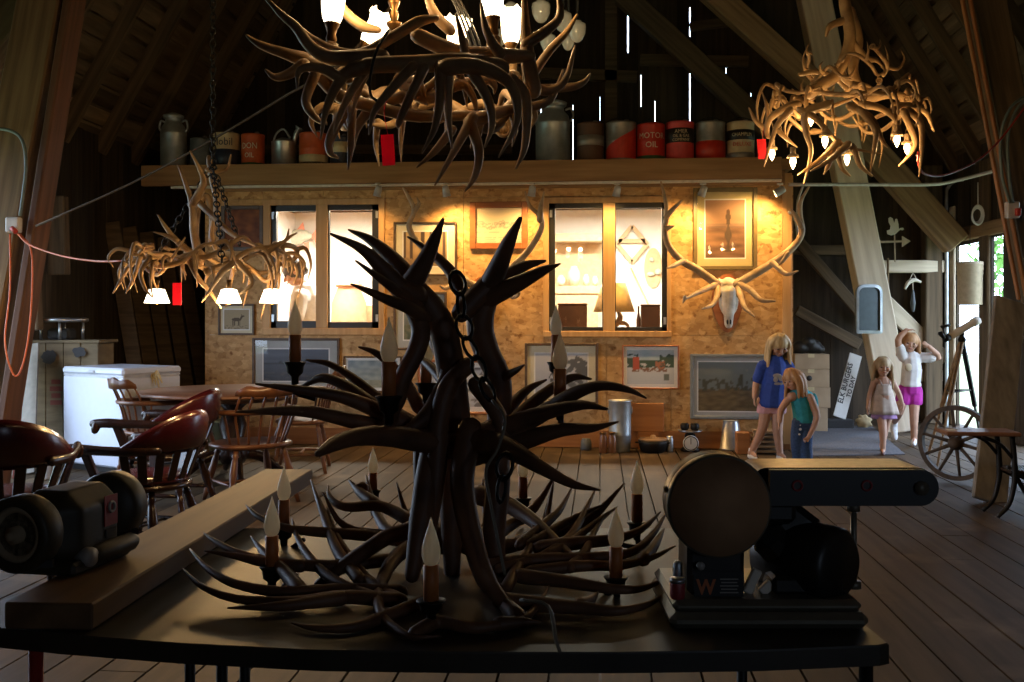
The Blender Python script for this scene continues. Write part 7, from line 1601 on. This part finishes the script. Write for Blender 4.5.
fw = -CF * .9 - CR * .4; F_.foot(aR, fw, 14 * k); F_.b.tube([aL, aL + V((0, 0, -.05)) + CF * .03, aL - V((0, 0, .09)) - CF * .0], [3 * k, 3 * k, 2.4 * k], 8, 2, round_ends=True); F_.body(); F_.face()
b = MB(); F_.limb([p(912, 359, .02), p(912, 370, .01), p(911, 381, .01), p(911, 385, .01)], [8.8, 10, 9.8, 10.6], b); F_.limb([p(904, 357, .02), p(921, 358, .02)], [5.4, 5.4], b); F_.limb([p(903, 357, .01), p(899.5, 348, -.02)], [5.2, 5], b); F_.limb([p(921, 357.5, .01), p(930, 357.5, -.04)], [5.2, 5], b); F_.cloth('shirt', b, 'cloth_white', label='white short sleeved shirt', hem=387)
b = MB(); b.ell(p(905, 367, -.085), (.035, .012, .04)); build('shirt_print', b, M['tan_plastic'], F_.t, label='tan print on the shirt')
b = MB(); F_.limb([p(911, 384, .01), p(911, 391, .02)], [10.2, 10.6], b); F_.limb([p(915, 390, .01), p(914, 402, -.01)], [8, 8.2], b); F_.limb([p(906, 390, .02), p(903.5, 402, .01)], [8, 8.2], b); F_.cloth('shorts', b, 'cloth_magenta', label='magenta shorts', hem=404.5)
L = F_.L; r = F_.hr
curtain(F_, 12 * k, 9, 1.5, .02, .2, 'hair_strawberry')
shoe(F_, aR, fw, 15 * k, 'shoe_white', 'shoe', .07)
b = MB(); q = aL - V((0, 0, .06)); b.tube([q + V((0, 0, .05)), q + V((0, 0, -.0)) + CF * .02, q - V((0, 0, .1)) - CF * .01], [3.4 * k, 3.8 * k, 3 * k], 10, 3, round_ends=True); F_.cloth('shoe', b, 'shoe_white', .006, 2)
# ---- man in the lit room, in profile behind the left window
d = 10.75; g0 = P(299, 318, d); F_ = Fig(299, 300, d, 'man with dark hair in a white shirt bending over his work behind the left window', V((g0.x, g0.y, 0))); p = F_.p; k = F_.k
F_.head(p(294, 273, 0), 11.5 * k, -CR * .85 - CF * .25 - CU * .5, CU * .9 - CR * .45)
F_.limb([p(300, 283, .01), p(305, 292, .02)], [6, 7]); F_.limb([p(306, 300, .02), p(308, 322, .02), p(309, 345, .0), p(308, 362, .02)], [15, 15, 13, 14]); F_.limb([p(303, 298, -.2), p(308, 298, .2)], [8, 8])
F_.limb([p(303, 299, -.2), p(301, 322, -.24), p(286, 330, -.2)], [7, 5.2, 3.6]); F_.limb([p(308, 299, .2), p(303, 324, .2), p(288, 331, .14)], [7, 5.2, 3.6])
F_.hand(p(286, 330, -.2), -CR - CU * .1, -CU, 16 * k, .4, 1); F_.hand(p(288, 331, .14), -CR - CU * .1, -CU, 16 * k, .4, -1)
for sy in (-.1, .1):
    a_ = V((g0.x, g0.y, .08)) + CF * sy + CR * .06; F_.limb([p(308, 362, sy), p(303, 395, sy), a_], [10, 7, 4.6]); F_.foot(a_, -CR, .25)
F_.body(.007); F_.face()
b = MB(); F_.limb([p(305, 297, .02), p(308, 322, .02), p(309, 345, .0), p(308, 356, .02)], [15.5, 16.5, 15, 15.5], b); F_.limb([p(303, 298, -.2), p(308, 298, .2)], [9, 9], b); F_.limb([p(303, 299, -.2), p(301.5, 316, -.235)], [8.6, 8], b); F_.limb([p(308, 299, .2), p(304, 316, .2)], [8.6, 8], b); F_.cloth('shirt', b, 'cloth_white', .012, 4, 'white short sleeved shirt')
b = MB(); F_.limb([p(308, 354, .02), p(308, 364, .02)], [15, 15], b)
for sy in (-.1, .1): F_.limb([p(308, 362, sy), p(303, 395, sy), V((g0.x, g0.y, .1)) + CF * sy + CR * .06], [11, 8.6, 7], b)
F_.cloth('trousers', b, 'denim', .012, 4)
hair_locks(F_, [([F_.L(x, -.85, .3), F_.L(x, -.95, -.3)], F_.hr * .34, F_.hr * .25) for x in (-.5, 0, .5)], 1.03, 'hair_dark')
wbk = PY(282, 334, 10.35); b = MB(); b.box((wbk.x - .08, 10.45, .9), (.56, .5, .04), None, .005); t = thing('work_table', 'work table in front of the man behind the left window', 'table', (wbk.x - .08, 10.45, 0)); build('tabletop', b, M['room_wood'], t)
for sx in (-1, 1):
    for sy in (-1, 1): b = MB(); b.box((wbk.x - .08 + sx * .24, 10.45 + sy * .2, .44), (.05, .05, .88)); build('leg', b, M['room_wood'], t)
# tree beyond the doorway
mat_noise('leaf', (.06, .16, .02), (.16, .34, .06), (3, 3, 3), .8, bump=0); tr = thing('tree', 'sunlit green tree seen through the narrow gap of the doorway', 'tree', (11.5, 27, -.3))
rr = random.Random(4); b = MB(); b.tube([(11.5, 27, -.3), (11.6, 27, 1.5), (11.4, 27, 3.5)], [.25, .2, .12], 10, 3); build('trunk', b, M['timber_dark'], tr)
b = MB()
for i in range(420):
    u = V((rr.gauss(0, 1), rr.gauss(0, 1), rr.gauss(0, .8))).normalized() * rr.uniform(.9, 2.0); c_ = V((11.5, 27, 3.0)) + u; q = V((rr.uniform(-1, 1), rr.uniform(-1, 1), rr.uniform(-1, 1))).normalized(); w = q.orthogonal().normalized(); s_ = rr.uniform(.12, .28)
    b.add([c_ - q * s_, c_ + w * s_ * .5, c_ + q * s_, c_ - w * s_ * .5], [(0, 1, 2, 3)])
build('crown', b, M['leaf'], tr)
